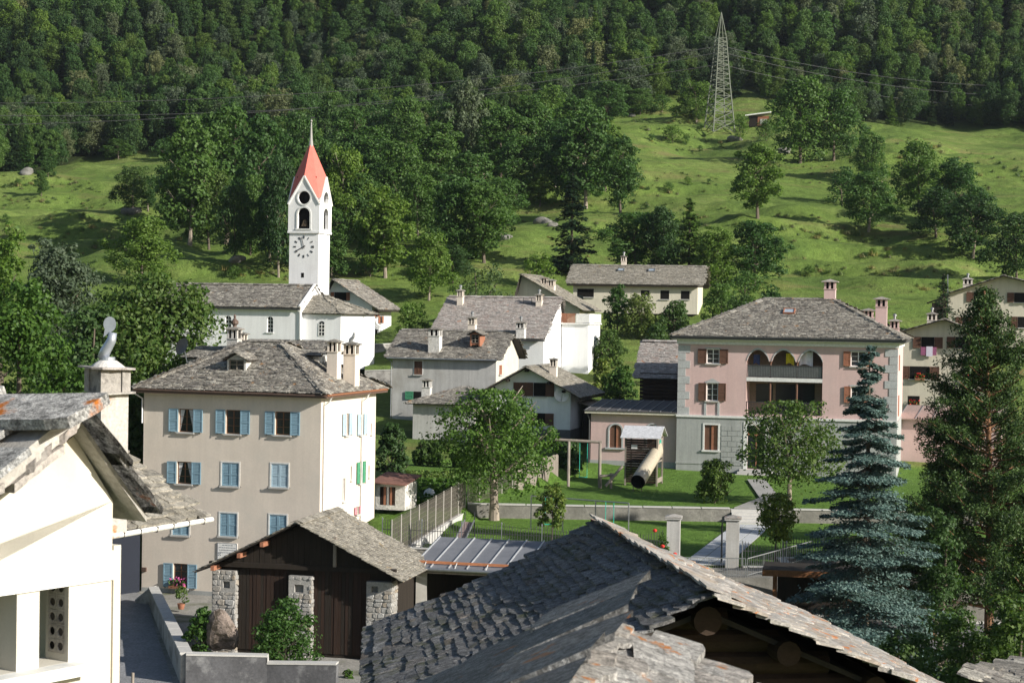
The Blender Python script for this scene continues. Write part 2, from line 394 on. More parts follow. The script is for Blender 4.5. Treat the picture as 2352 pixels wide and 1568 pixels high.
def crown_conifer(seed, n, rad=.2, z0=.06, levels=26, size=.03, droop=.25, open_=.5, tip=.16, flat=.5):
    r = np.random.default_rng(seed); P_ = []; N_ = []
    per = max(1, n // (levels * 7)); br = []
    for i in range(levels):
        t = i / levels; z = z0 + (1 - z0) * (t + (.6 / levels) * r.uniform(-1, 1) * (t > .02)); R_ = rad * (1 - t) ** .82 * r.uniform(.8, 1.12) + .012
        nb_ = 8; off = r.uniform(0, 6.28)
        for k in range(nb_):
            a = off + k * 6.283 / nb_ + r.uniform(-.25, .25); L_ = R_ * r.uniform(.55, 1.25)
            zj = r.uniform(-.95, .95) * (1 - z0) / levels; z += zj
            br.append((z, a, L_, t)); m_ = max(4, int(per * (.35 + 1.5 * L_ / rad)))
            u = r.uniform(.12 + .1 * open_, 1, m_) ** .75
            lat = r.normal(0, 1, m_) * tip * L_ * (1.15 - u * .75)
            zz = z - droop * L_ * u + (.22 * L_ * np.maximum(0, u - .55)) + r.normal(0, .3, m_) * size
            ca, sa = math.cos(a), math.sin(a)
            P_.append(np.stack([ca * u * L_ - sa * lat, sa * u * L_ + ca * lat, zz], -1))
            z -= zj
            N_.append(np.stack([ca * .35 + r.normal(0, flat, m_), sa * .35 + r.normal(0, flat, m_), 1 + 0 * u], -1))
    p = np.concatenate(P_); q = np.concatenate(N_)
    return leaves(p, q, r.uniform(.6, 1.4, len(p)) * size, .5, seed), br
def trunk_broad(seed, z0=.2, r0=.018, limbs=7, rad=.28, fork=None, n=7):
    r = random.Random(seed); mb = MB(); lean = (r.uniform(-.02, .02), r.uniform(-.02, .02))
    mb.tube([(0, 0, -.02), (lean[0] * .3, lean[1] * .3, z0 * .5), (lean[0], lean[1], z0 + .1), (lean[0] * 2, lean[1] * 2, .55), (lean[0] * 3, lean[1] * 3, .86)], [r0 * 1.35, r0, r0 * .85, r0 * .5, r0 * .12], n)
    for i in range(limbs):
        a = i * 2.4 + r.uniform(-.4, .4); zb = z0 + .02 + .5 * i / limbs; L_ = rad * r.uniform(.7, 1.1) * (1 - .4 * i / limbs)
        b0 = Vector((lean[0], lean[1], zb)); d = Vector((math.cos(a), math.sin(a), r.uniform(.5, 1.0)))
        mid = b0 + d * L_ * .5 + Vector((0, 0, .01)); e = b0 + d * L_ + Vector((0, 0, .05))
        mb.tube([b0, mid, e], [r0 * .55, r0 * .36, r0 * .08], 5)
        for s in (-1, 1):
            d2 = Vector((math.cos(a + s * .8), math.sin(a + s * .8), .8)); mb.tube([mid, mid + d2 * L_ * .45], [r0 * .22, r0 * .05], 4)
    return mb
PROTO = {}
def proto(kind, k):
    key = (kind, k)
    if key in PROTO: return PROTO[key]
    sd = hash((len(kind), k * 7 + 3)) % 9973 + k * 31
    if kind in ('broad', 'tall', 'lit', 'dark', 'willow', 'grey'):
        L = {'broad': L_far, 'tall': L_far, 'lit': L_lit, 'dark': L_dark, 'willow': L_willow, 'grey': L_grey}[kind]
        if kind == 'tall': cr = crown_broad(sd, 9500, 20, .25, .06, .027, 1.05); hw = .27
        else: cr = crown_broad(sd, 9500, 17, .36, .06, .030, .85); hw = .38
        tr = trunk_broad(sd, .2 if kind != 'tall' else .22, .014, 6, hw * .8).mesh('trunk', BARK_PALE if k == 1 else BARK)
    elif kind == 'bush':
        cr = crown_broad(sd, 1500, 10, .5, .0, .06, .8); hw = .55; tr = trunk_broad(sd, .05, .02, 5, .35).mesh('trunk', BARK); L = L_far
    else:
        L = {'spruce': L_spruce, 'larch': L_larch}[kind]
        cr, br = crown_conifer(sd, 5200, .2, .05, 24, .03, .35 if kind == 'spruce' else .1); hw = .21
        mb = MB(); mb.tube([(0, 0, -.02), (0, 0, .5), (0, 0, 1)], [.016, .009, .001], 6); tr = mb.mesh('trunk', BARK)
    PROTO[key] = (np_mesh('crown', cr[0], cr[1], L), tr, hw); return PROTO[key]
TREE_NAME = {'broad': 'broadleaf_tree', 'tall': 'ash_tree', 'lit': 'broadleaf_tree', 'dark': 'broadleaf_tree', 'willow': 'willow_shrub', 'grey': 'broadleaf_tree', 'bush': 'bush', 'spruce': 'spruce_tree', 'larch': 'larch_tree'}
CROWNS = {}
def plant(kind, k, p, h, hw, label, group=None, cat=None, name=None, rz=None):
    c, t, w = proto(kind, k)
    o = empty(name or TREE_NAME[kind], p, rng.uniform(0, 6.28) if rz is None else rz, label, cat or ('bush' if kind in ('bush', 'willow') else 'tree'), group)
    o.scale = (hw / w, hw / w, h)
    link('trunk', t, o); CROWNS[(kind, k)] = link('crown', c, o); return o
def plant_px(x, yb, yt, hw, kind, k, label, group=None, d=None, **kw):
    g = ground(x, yb) if d is None else P(x, yb, d)
    if d is not None: g = Vector((g.x, g.y, min(g.z, Hs(g.x, g.y))))
    base_y = proj(g)[1]
    s = g.y / FPX
    return plant(kind, k, g - Vector((0, 0, .05)), (base_y - yt) * s, hw * s, label, group, **kw)

G1 = 'trees scattered over the sloping meadow'; LM = 'leafy green tree growing on the sloping meadow'
G2 = 'trees in the wooded gully behind the church'; LG = 'leafy green tree in the wooded gully behind the church'
hill = [  # x, base, top, half width, kind, variant, label, group
 (305, 492, 378, 40, 'dark', 0, 'bushy dark tree on a small rock in the open meadow', None), (340, 484, 402, 22, 'tall', 1, 'thin tree beside the bushy dark tree on the rock', None),
 (95, 452, 388, 15, 'tall', 0, LM, G1), (110, 408, 338, 20, 'tall', 2, LM, G1), (272, 366, 316, 32, 'broad', 1, LM, G1), (378, 372, 316, 26, 'bush', 0, 'low bush at the top edge of the terraced meadow', None),
 (325, 655, 490, 70, 'broad', 2, 'round full tree in front of the terraced meadow', None),
 (436, 565, 262, 72, 'tall', 1, LG, G2), (520, 560, 222, 78, 'tall', 2, LG, G2), (600, 560, 245, 62, 'tall', 0, LG, G2), (640, 640, 350, 52, 'dark', 1, LG, G2), (575, 590, 400, 44, 'broad', 0, LG, G2),
 (480, 575, 380, 60, 'dark', 2, LG, G2), (790, 560, 330, 60, 'broad', 1, LG, G2), (860, 480, 290, 60, 'tall', 1, LG, G2),
 (885, 640, 425, 62, 'tall', 1, 'slim tree with a tall bare pale trunk right of the steeple', None), (920, 505, 318, 68, 'broad', 2, LG, G2), (1000, 470, 270, 62, 'tall', 0, LG, G2),
 (1045, 600, 402, 66, 'broad', 0, LG, G2), (1112, 605, 410, 56, 'tall', 2, LG, G2), (1185, 470, 305, 50, 'tall', 1, LG, G2), (1240, 478, 385, 26, 'tall', 0, 'small slender tree beside grey boulders', None),
 (1345, 478, 240, 66, 'tall', 1, 'tallest leafy tree towering over the dark spruce', None), (1425, 490, 300, 44, 'tall', 2, LM, G1), (1275, 430, 270, 50, 'broad', 1, LG, G2),
 (1312, 625, 398, 52, 'spruce', 0, 'dark spruce behind the long low house', None), (985, 690, 528, 56, 'broad', 1, 'small orchard tree behind the village rooftops', None),
 (1582, 632, 452, 42, 'larch', 0, 'bright green larch behind the long low house', None), (1460, 632, 478, 78, 'broad', 2, 'wide round tree between the spruce and the larch', None), (1520, 640, 470, 50, 'dark', 0, 'dark tree standing close to the larch', None),
 (1645, 660, 520, 52, 'broad', 0, 'tree next to the larch at the foot of the meadow', None),
 (1740, 500, 318, 54, 'tall', 0, 'lone leafy tree with several stems on the open slope', None), (1735, 660, 500, 72, 'broad', 1, 'loose tree at the foot of the open slope', None),
 (1838, 374, 172, 76, 'broad', 0, 'large leafy tree with two stems beside the wooden hut', None), (1915, 370, 196, 62, 'broad', 2, 'large leafy tree right beside the one at the hut', None),
 (1995, 535, 386, 66, 'broad', 1, LM, G1), (2000, 420, 304, 42, 'broad', 0, LM, G1), (2110, 490, 316, 58, 'broad', 2, LM, G1), (2195, 520, 360, 60, 'broad', 0, LM, G1), (2235, 596, 440, 72, 'dark', 1, LM, G1),
 (2150, 545, 430, 60, 'dark', 2, LM, G1), (2335, 650, 480, 66, 'dark', 0, LM, G1),
 (1600, 284, 182, 50, 'broad', 1, 'round tree standing just left of the pylon', None), (1520, 258, 216, 30, 'bush', 1, 'low bush below the forest edge left of the pylon', None),
 (1700, 322, 262, 22, 'bush', 2, 'bush at the foot of the pylon', None), (1760, 322, 272, 26, 'bush', 0, 'bush in front of the wooden hut', None),
 (1545, 330, 286, 30, 'bush', 0, 'brownish bush on the terrace below the pylon', None), (1420, 262, 190, 34, 'tall', 2, LM, G1), (1395, 290, 180, 40, 'tall', 0, LM, G1), (1470, 268, 200, 34, 'broad', 1, LM, G1),
 (1235, 660, 576, 44, 'bush', 1, 'bright round bush left of the dark spruce', None), (1060, 420, 180, 60, 'grey', 0, 'half bare greyish tree at the forest edge', None),
 (1935, 470, 382, 40, 'bush', 2, 'bush on the bank below the two large trees', None), (1710, 700, 620, 44, 'bush', 0, 'bush at the corner of the long low house', None),
 (405, 520, 330, 50, 'broad', 1, LG, G2), (560, 520, 300, 55, 'broad', 2, LG, G2), (470, 470, 280, 50, 'dark', 1, LG, G2), (700, 560, 350, 50, 'tall', 0, LG, G2), (830, 560, 400, 52, 'broad', 0, LG, G2), (960, 560, 390, 60, 'broad', 1, LG, G2), (1075, 520, 340, 60, 'tall', 2, LG, G2), (1150, 540, 400, 52, 'broad', 2, LG, G2), (1300, 460, 300, 55, 'broad', 0, LG, G2), (1390, 440, 270, 50, 'tall', 0, LG, G2), (880, 400, 250, 60, 'broad', 0, LG, G2), (1110, 400, 220, 55, 'broad', 1, LG, G2), (1320, 380, 215, 50, 'tall', 2, LG, G2), (1260, 350, 190, 50, 'broad', 2, LG, G2), (850, 640, 520, 40, 'bush', 1, 'bush under the slim tree right of the steeple', None), (1040, 650, 560, 44, 'dark', 0, LG, G2), (620, 600, 430, 45, 'tall', 1, LG, G2), (540, 600, 420, 50, 'dark', 0, LG, G2), (740, 420, 230, 55, 'dark', 2, LG, G2),
 (760, 640, 470, 46, 'tall', 2, LG, G2), (1020, 420, 240, 60, 'broad', 0, LG, G2), (1150, 430, 235, 55, 'tall', 0, LG, G2), (1225, 400, 215, 55, 'tall', 1, LG, G2), (690, 470, 250, 55, 'broad', 2, LG, G2), (800, 450, 235, 55, 'tall', 2, LG, G2), (930, 400, 215, 55, 'broad', 1, LG, G2),
]
KW = {'tall': 'tall slender', 'broad': 'broad round', 'dark': 'dark bushy'}
for x, yb, yt, hw, kind, k, lab, grp in hill:
    if grp: lab = KW[kind] + lab[len('leafy green'):]; grp = KW[kind] + ' ' + grp
    plant_px(x, yb, yt, hw * 1.22, kind, k, lab, grp)

# far wood: one mass, crowns instanced on points
def make_forest():
    pts = []; sc = []; idx = []; rot = []
    r = np.random.default_rng(3)
    for gx in np.arange(-225, 250, 4.3):
        for gy in np.arange(255, 700, 4.3):
            x = gx + r.uniform(-2.1, 2.1); y = gy + r.uniform(-2.1, 2.1); e = float(forest_y(np.array([x]))[0])
            if y < e or y > e + 240: continue
            z = Hs(x, y); q = proj((x, y, z))
            if q[1] < -150 or q[0] < -260 or q[0] > 2620: continue
            q_ = .5 + .5 * math.sin(x * .045 + 1.3) * math.sin(y * .06 + x * .02); h = (6.0 + 6.0 * q_) * r.uniform(.8, 1.25); wd = (2.1 + 2.0 * q_) * r.uniform(.75, 1.25)
            pts.append((x, y, z - .3)); sc.append((wd / .36, wd / .36, h)); pk_ = r.uniform(); idx.append(r.integers(0, 7) if pk_ < .93 else (7 if pk_ < .955 else (8 if pk_ < .985 else 9))); sc[-1] = (sc[-1][0] * 1.0, sc[-1][1], sc[-1][2] * (1.15 if pk_ >= .93 and pk_ < .955 else 1)); rot.append((0, 0, r.uniform(0, 6.28)))
    me = bpy.data.meshes.new('forest'); me.from_pydata(pts, [], [])
    a = me.attributes.new('scl', 'FLOAT_VECTOR', 'POINT'); a.data.foreach_set('vector', np.array(sc, np.float32).ravel())
    a = me.attributes.new('rot', 'FLOAT_VECTOR', 'POINT'); a.data.foreach_set('vector', np.array(rot, np.float32).ravel())
    a = me.attributes.new('pick', 'INT', 'POINT'); a.data.foreach_set('value', np.array(idx, np.int32))
    o = tag(link('forest', me), kind='stuff'); tag(o, 'dense green broadleaf forest covering the steep mountainside', 'forest')
    ng = bpy.data.node_groups.new('forest_scatter', 'GeometryNodeTree')
    ng.interface.new_socket('Geometry', in_out='INPUT', socket_type='NodeSocketGeometry'); ng.interface.new_socket('Geometry', in_out='OUTPUT', socket_type='NodeSocketGeometry')
    N = ng.nodes; L = ng.links; gi = N.new('NodeGroupInput'); go = N.new('NodeGroupOutput'); j = N.new('GeometryNodeJoinGeometry')
    for key in (('broad', 0), ('broad', 1), ('broad', 2), ('dark', 0), ('dark', 1), ('tall', 0), ('tall', 2), ('larch', 0), ('grey', 0), ('spruce', 0)):
        oi = N.new('GeometryNodeObjectInfo'); oi.transform_space = 'ORIGINAL'; oi.inputs[0].default_value = CROWNS[key]; oi.inputs['As Instance'].default_value = True
        L.new(oi.outputs['Geometry'], j.inputs[0])
    ip = N.new('GeometryNodeInstanceOnPoints'); ip.inputs['Pick Instance'].default_value = True
    def attr(nm, tp):
        q = N.new('GeometryNodeInputNamedAttribute'); q.data_type = tp; q.inputs[0].default_value = nm; return q.outputs[0]
    L.new(gi.outputs[0], ip.inputs['Points']); L.new(j.outputs[0], ip.inputs['Instance']); L.new(attr('pick', 'INT'), ip.inputs['Instance Index'])
    L.new(attr('scl', 'FLOAT_VECTOR'), ip.inputs['Scale'])
    e2r = N.new('FunctionNodeEulerToRotation'); L.new(attr('rot', 'FLOAT_VECTOR'), e2r.inputs[0]); L.new(e2r.outputs[0], ip.inputs['Rotation'])
    L.new(ip.outputs[0], go.inputs[0])
    md = o.modifiers.new('scatter', 'NODES'); md.node_group = ng
    print('forest trees', len(pts))
make_forest()
def scatter(name, label, cat, pts, sc, rot, src, seed=0):
    me = bpy.data.meshes.new(name); me.from_pydata(pts, [], [])
    a = me.attributes.new('scl', 'FLOAT_VECTOR', 'POINT'); a.data.foreach_set('vector', np.array(sc, np.float32).ravel())
    a = me.attributes.new('rot', 'FLOAT_VECTOR', 'POINT'); a.data.foreach_set('vector', np.array(rot, np.float32).ravel())
    a = me.attributes.new('pick', 'INT', 'POINT'); a.data.foreach_set('value', np.random.default_rng(seed).integers(0, len(src), len(pts)).astype(np.int32))
    o = tag(link(name, me), label, cat, kind='stuff')
    ng = bpy.data.node_groups.new(name, 'GeometryNodeTree'); ng.interface.new_socket('Geometry', in_out='INPUT', socket_type='NodeSocketGeometry'); ng.interface.new_socket('Geometry', in_out='OUTPUT', socket_type='NodeSocketGeometry')
    N = ng.nodes; L = ng.links; gi = N.new('NodeGroupInput'); go = N.new('NodeGroupOutput'); j = N.new('GeometryNodeJoinGeometry'); ip = N.new('GeometryNodeInstanceOnPoints'); ip.inputs['Pick Instance'].default_value = True
    for s_ in src:
        oi = N.new('GeometryNodeObjectInfo'); oi.transform_space = 'ORIGINAL'; oi.inputs[0].default_value = s_; oi.inputs['As Instance'].default_value = True; L.new(oi.outputs['Geometry'], j.inputs[0])
    def attr(nm, tp):
        q = N.new('GeometryNodeInputNamedAttribute'); q.data_type = tp; q.inputs[0].default_value = nm; return q.outputs[0]
    e2r = N.new('FunctionNodeEulerToRotation'); L.new(gi.outputs[0], ip.inputs['Points']); L.new(j.outputs[0], ip.inputs['Instance']); L.new(attr('pick', 'INT'), ip.inputs['Instance Index']); L.new(attr('scl', 'FLOAT_VECTOR'), ip.inputs['Scale']); L.new(attr('rot', 'FLOAT_VECTOR'), e2r.inputs[0]); L.new(e2r.outputs[0], ip.inputs['Rotation']); L.new(ip.outputs[0], go.inputs[0])
    o.modifiers.new('scatter', 'NODES').node_group = ng; return o
def grass_tuft(seed, n, mat, h=.5, w=.5):
    r = np.random.default_rng(seed); a = r.uniform(0, 6.283, n); q = r.uniform(0, w, n) ** 1.0; b = np.stack([q * np.cos(a), q * np.sin(a), 0 * a], -1)
    hh = r.uniform(.5, 1.1, n) * h; t = b + np.stack([r.normal(0, .25, n) * h, r.normal(0, .25, n) * h, hh], -1); s = np.stack([np.cos(a + 1.57), np.sin(a + 1.57), 0 * a], -1) * .035
    V = np.stack([b - s, b + s, t], 1).reshape(-1, 3); return np_mesh('tuft', V, np.arange(3 * n).reshape(n, 3), mat)
GRASS = [leaf_mat('grass_green', (.060, .098, .024), (.105, .145, .040), .3), leaf_mat('grass_straw', (.11, .11, .042), (.16, .145, .06), .3)]
r_ = np.random.default_rng(21); pts = []; sc = []; ro_ = []
N_g = 16000; gx = r_.uniform(-120, 130, N_g); gy = 214 + (430 - 214) * r_.uniform(0, 1, N_g) ** 1.0; gz = H(gx, gy); e = forest_y(gx); ok = (gy < e + 2) & (np.abs(gx) < gy * .31) & ((H(gx, gy + 1.0) - gz) > .42)
gx, gy, gz = gx[ok], gy[ok], gz[ok]; z2 = H(gx, gy + 1.0); st_ = np.clip((z2 - gz) * 1.6, .25, 1.3)   # longer grass on the steep banks that are not mown
s_ = r_.uniform(.35, .9, len(gx)) * st_; pts = np.stack([gx, gy, gz - .03], -1).tolist(); sc = np.stack([s_ * 1.8, s_ * 1.8, s_ * 1.5], -1); ro_ = np.stack([0 * gx, 0 * gx, r_.uniform(0, 6.28, len(gx))], -1)
tf = [tag(link('grass_tuft', grass_tuft(300 + i, 46, GRASS[i // 2]), None), kind='stuff') for i in range(3)]
for i, o in enumerate(tf): g_ = ground(1500 + 60 * i, 520); o.location = g_
scatter('meadow_grass', 'long uneven grass on the banks of the terraced meadow', 'grass', pts, sc, ro_, tf, 5)
stp = H(gx, gy + 1.0) - gz; ok = r_.uniform(0, 1, len(gx)) < np.where((gx > -95) & (gx < 40), .06, .006) + np.where((stp > .75) & (gx < 62), .10, 0); bx, by, bz = gx[ok], gy[ok], gz[ok]; s_ = r_.uniform(.5, 1.7, len(bx))
scatter('meadow_scrub', 'low scrub and seedlings dotted over the hillside', 'scrub', np.stack([bx, by, bz - .05], -1).tolist(), np.stack([s_ * 1.4, s_ * 1.4, s_ * 1.2], -1), np.stack([0 * bx, 0 * bx, r_.uniform(0, 6.28, len(bx))], -1), [CROWNS[('bush', 0)], CROWNS[('bush', 1)], CROWNS[('bush', 2)]], 6)
# ================================================================ building materials
SL_GREY = slate_mat('slate_grey', [(.085, .078, .068), (.22, .20, .175), (.13, .118, .10), (.32, .30, .26), (.16, .145, .12)], .25, (.26, .15, .07), lsc=1.1, con=1.3, bmp=.8)
SL_TAN = slate_mat('slate_tan', [(.13, .118, .095), (.26, .24, .20), (.18, .163, .13), (.31, .285, .24)], .2, (.24, .18, .1), con=1.2)
SL_LIGHT = slate_mat('slate_light', [(.20, .185, .17), (.32, .29, .27), (.26, .225, .20), (.40, .37, .34), (.24, .19, .17)], .1)
SL_NEAR = slate_mat('slate_dark_mossy', [(.105, .104, .106), (.150, .147, .146), (.120, .116, .112), (.185, .183, .182), (.135, .112, .09)], .0, moss=.6, streak=1.8, rough=.75, spec=.3, con=1.4, bmp=1.0)
SL_LICH = slate_mat('slate_lichen', [(.24, .22, .20), (.36, .34, .31), (.30, .25, .20), (.42, .40, .37)], .55, (.45, .15, .03), lsc=2.6)
DECK = surf('roof_deck', (.035, .030, .026), .2)
PL_BEIGE = surf('plaster_beige', (.64, .565, .485), .06, .5, 9, .9, .25, .01, stain=(.55, .505, .44), stain_scale=.45, stain_cut=(.5, .8), fine_amt=.06, streak=0.07)
PL_WHITE = surf('plaster_white', (.74, .74, .74), .04, .6, 9, .9, .3, .012, stain=(.62, .61, .60), stain_scale=.4, stain_cut=(.55, .85), fine_amt=.06, streak=0.1)
PL_CREAM = surf('plaster_cream', (.53, .50, .43), .04, 1.4, 60, .9, .35, .004, stain=(.50, .42, .30), stain_scale=.9, stain_cut=(.5, .9), fine_amt=.05, streak=0.1)
PL_GREY = surf('plaster_grey', (.44, .43, .41), .10, .5, 9, .9, .35, .012, stain=(.30, .28, .25), stain_scale=.22, stain_cut=(.48, .66), fine_amt=.1, streak=0.22)
PL_PINK = surf('plaster_pink', (.54, .385, .365), .07, .5, 9, .9, .25, .01, stain=(.47, .36, .345), stain_scale=.4, stain_cut=(.45, .8), fine_amt=.08, streak=0.09)
PL_YEL = surf('plaster_yellow', (.55, .51, .42), .06, .5, 9, .9, .25, .01, fine_amt=.06, streak=0.14)
PL_BASE = surf('plaster_base_grey', (.33, .34, .33), .08, .7, 9, .9, .3, .01, fine_amt=.1, streak=0.2)
ROUGHW = surf('rough_whitewash', (.55, .53, .50), .15, 1.2, 6, .95, .9, .05, stain=(.33, .30, .26), stain_scale=.6, stain_cut=(.52, .7), fine_amt=.25)
STONE = slate_mat('rubble_stone', [(.22, .21, .195), (.31, .30, .285), (.26, .24, .215), (.35, .345, .335), (.28, .23, .175)], 0, streak=1.5, rough=.9, spec=.2)
MORTAR = surf('mortar', (.27, .26, .245), .15, 2, 12, .95, .8, .03)
GRANITE = surf('granite', (.42, .41, .39), .08, 3, 30, .85, .2, .01)
QUOIN = surf('quoin_stone', (.36, .37, .37), .1, 1, 12, .9, .3, .01)
WHITE = plain('white_paint', (.78, .77, .74), .55)
TRIM = plain('trim_grey_white', (.62, .62, .60), .6)
BLUE = surf('shutter_blue', (.20, .315, .39), .12, 1.5, 25, .65, .2, .004, fine_amt=.12)
BLUEPALE = surf('shutter_blue_faded', (.34, .45, .52), .15, 1.5, 25, .7, .2, .004, fine_amt=.2)
GREEN = plain('shutter_green', (.06, .24, .13), .6)
BROWN = surf('shutter_brown', (.11, .055, .035), .15, 2, 20, .7, .2, .004)
REDBROWN = surf('shutter_redbrown', (.28, .12, .07), .15, 2, 20, .7, .2, .004)
WOOD = surf('old_timber', (.019, .014, .010), .35, 1.2, 14, .9, .5, .01, stretch=(3, 3, .35))
WOODB = surf('brown_boards', (.026, .014, .009), .35, 1.5, 14, .85, .4, .01, stretch=(4, 4, .4))
WOODG = surf('grey_timber', (.22, .19, .16), .25, 1.5, 14, .9, .4, .01, stretch=(3, 3, .4))
LOG = surf('barn_log', (.036, .023, .015), .35, 2, 14, .9, .5, .015, stretch=(1, 1, 2))
GLASS = plain('window_glass', (.018, .022, .026), .08, 0, .6)
GLASSG = plain('window_glass_grey', (.10, .12, .14), .12, 0, .6)
CURT = plain('curtain', (.55, .55, .55), .9)
DARK = plain('dark_opening', (.010, .009, .008), .9, 0, .1)
FRAMEB = plain('window_frame_brown', (.16, .075, .035), .6)
COPPER = plain('copper_gutter', (.30, .13, .07), .5, .3)
GUTTER = plain('gutter_brown', (.10, .065, .05), .5)
METAL = surf('sheet_metal', (.15, .155, .17), .08, .8, 6, .6, .1, .01, metal=0, stain=(.12, .125, .14), stain_scale=.9, stain_cut=(.45, .7), fine_amt=.1)
STEEL = plain('steel_grey', (.30, .31, .32), .4, .7)
IRON = plain('iron_dark', (.06, .06, .062), .6, .3)
CONC = surf('concrete', (.36, .345, .32), .12, .8, 10, .9, .35, .015, stain=(.16, .15, .14), stain_scale=.8, stain_cut=(.46, .62), fine_amt=.2)

# ================================================================ houses
class House:
    """box with u along the front, w away from the viewer; located by its front right corner"""
    def __init__(s, name, label, cat, xr, y, d, yaw, xl=None, L=None, W=8, zb=None, yb=None):
        s.a = R(yaw); s.u = Vector((math.cos(s.a), math.sin(s.a), 0)); s.w = Vector((-math.sin(s.a), math.cos(s.a), 0))
        pr = P(xr, y, d)
        if L is None:
            lo, hi = .5, 60
            for _ in range(50):
                L = (lo + hi) / 2
                if proj(pr - s.u * L)[0] > xl: lo = L
                else: hi = L
        s.L = L; s.W = W; o = pr - s.u * L
        s.zb = zb if zb is not None else zat(xr, yb, d)
        s.O = Vector((o.x, o.y, s.zb))
        s.root = empty(name, s.O, s.a, label, cat)
        s.MW = Matrix.Translation(s.O) @ Matrix.Rotation(s.a, 4, 'Z')
        s.roofs = []
    def hz(s, z): return z - s.zb
    def front(s, x, y, off=0):
        p = on_plane(x, y, s.O - s.w * off, s.w); q = p - s.O; return q.dot(s.u), q.z
    def right(s, x, y, off=0):
        p = on_plane(x, y, s.O + s.u * (s.L + off), s.u); q = p - s.O; return q.dot(s.w), q.z
    def fm(s, face):
        L, W = s.L, s.W
        o, sd, dn = {'front': ((0, 0), (1, 0), (0, 1)), 'right': ((L, 0), (0, 1), (-1, 0)), 'back': ((L, W), (-1, 0), (0, -1)), 'left': ((0, W), (0, -1), (1, 0))}[face]
        return Matrix(((sd[0], dn[0], 0, o[0]), (sd[1], dn[1], 0, o[1]), (0, 0, 1, 0), (0, 0, 0, 1)))
    def rect(s, face, x0, y0, x1, y1):
        g = s.front if face == 'front' else s.right; xm = (x0 + x1) / 2; ym = (y0 + y1) / 2
        return g(x0, ym)[0], g(x1, ym)[0], g(xm, y1)[1], g(xm, y0)[1]
    def walls(s, ze, mat, openings=None, gable=None, zr=None, reveal=.16, faces=('front', 'right', 'back', 'left'), apex=.5, z0=0, name='wall'):
        mb = MB(); openings = openings or {}
        for f in faces:
            mb.M = s.fm(f); Ls = s.L if f in ('front', 'back') else s.W; ops = openings.get(f, [])
            xs = sorted({0, Ls} | {v for o in ops for v in o[:2]}); zs = sorted({z0, ze} | {v for o in ops for v in o[2:4]})
            for i in range(len(xs) - 1):
                for j in range(len(zs) - 1):
                    cx = (xs[i] + xs[i + 1]) / 2; cz = (zs[j] + zs[j + 1]) / 2
                    if any(o[0] < cx < o[1] and o[2] < cz < o[3] for o in ops): continue
                    mb.quad((xs[i], 0, zs[j]), (xs[i + 1], 0, zs[j]), (xs[i + 1], 0, zs[j + 1]), (xs[i], 0, zs[j + 1]))
            for o in ops:
                a, b, c, d = o[:4]; rv = o[4] if len(o) > 4 else reveal
                mb.quad((a, 0, c), (a, rv, c), (a, rv, d), (a, 0, d)); mb.quad((b, 0, c), (b, 0, d), (b, rv, d), (b, rv, c))
                mb.quad((a, 0, c), (b, 0, c), (b, rv, c), (a, rv, c)); mb.quad((a, 0, d), (a, rv, d), (b, rv, d), (b, 0, d))
            if gable and f in gable:
                ap = apex if f in ('front', 'right') else 1 - apex
                mb.poly([(0, 0, ze), (Ls, 0, ze), (Ls * ap, 0, zr)])
        return mb.build(name, mat, s.root)
    def window(s, face, r, shut=None, smat=None, fmat=None, recess=.10, panes=(2, 3), glass=None, sill=True, sillmat=None, arch=None, curtain=False, surround=None, sw=None, mirror=False, closed_style='louvre'):
        a, b, c, d = r[:4]; M = s.fm(face); fmat = fmat or WHITE; w = b - a; h = d - c; t = min(.06, w * .07)
        y0, y1 = recess, recess + .06
        if shut != 'closed':
            mb = MB(M); mb.box(a, a + t, y0, y1, c, d).box(b - t, b, y0, y1, c, d).box(a + t, b - t, y0, y1, d - t, d).box(a + t, b - t, y0, y1, c, c + t)
            for i in range(1, panes[0]):
                x = a + w * i / panes[0]; mb.box(x - t * .55, x + t * .55, y0 + .004, y1 - .004, c + t, d - t)
            for i in range(1, panes[1]):
                z = c + h * i / panes[1]; mb.box(a + t, b - t, y0 + .012, y1 - .012, z - t * .25, z + t * .25)
            fr = mb.build('window', fmat, s.root)
            MB(M).quad((a + t * .5, y0 + .03, c + t * .5), (b - t * .5, y0 + .03, c + t * .5), (b - t * .5, y0 + .03, d - t * .5), (a + t * .5, y0 + .03, d - t * .5)).build('pane', glass or GLASS, fr)
            if recess < .05: MB(M).box(a, b, -.01, .03, c, d).build('lining', DARK, fr)
            if curtain:
                mc = MB(M)
                for sx, ex in ((a + t, a + w * .36), (b - t, b - w * .36)): mc.poly([(sx, y0 + .02, c + t), (sx, y0 + .02, d - t), (ex, y0 + .02, d - t), (sx + (ex - sx) * .45, y0 + .02, c + h * .45)])
                mc.build('curtain', CURT, fr)
        else:
            fr = None
        if sill: MB(M).box(a - .10, b + .10, -.14, .05, c - .10, c - .003).build('sill', sillmat or GRANITE, fr or s.root)
        if surround:
            q = .12; mb = MB(M); mb.box(a - q, a - .002, -.025, .05, c, d).box(b + .002, b + q, -.025, .05, c, d).box(a - q, b + q, -.025, .05, d + .002, d + q); mb.build('surround', surround, s.root)
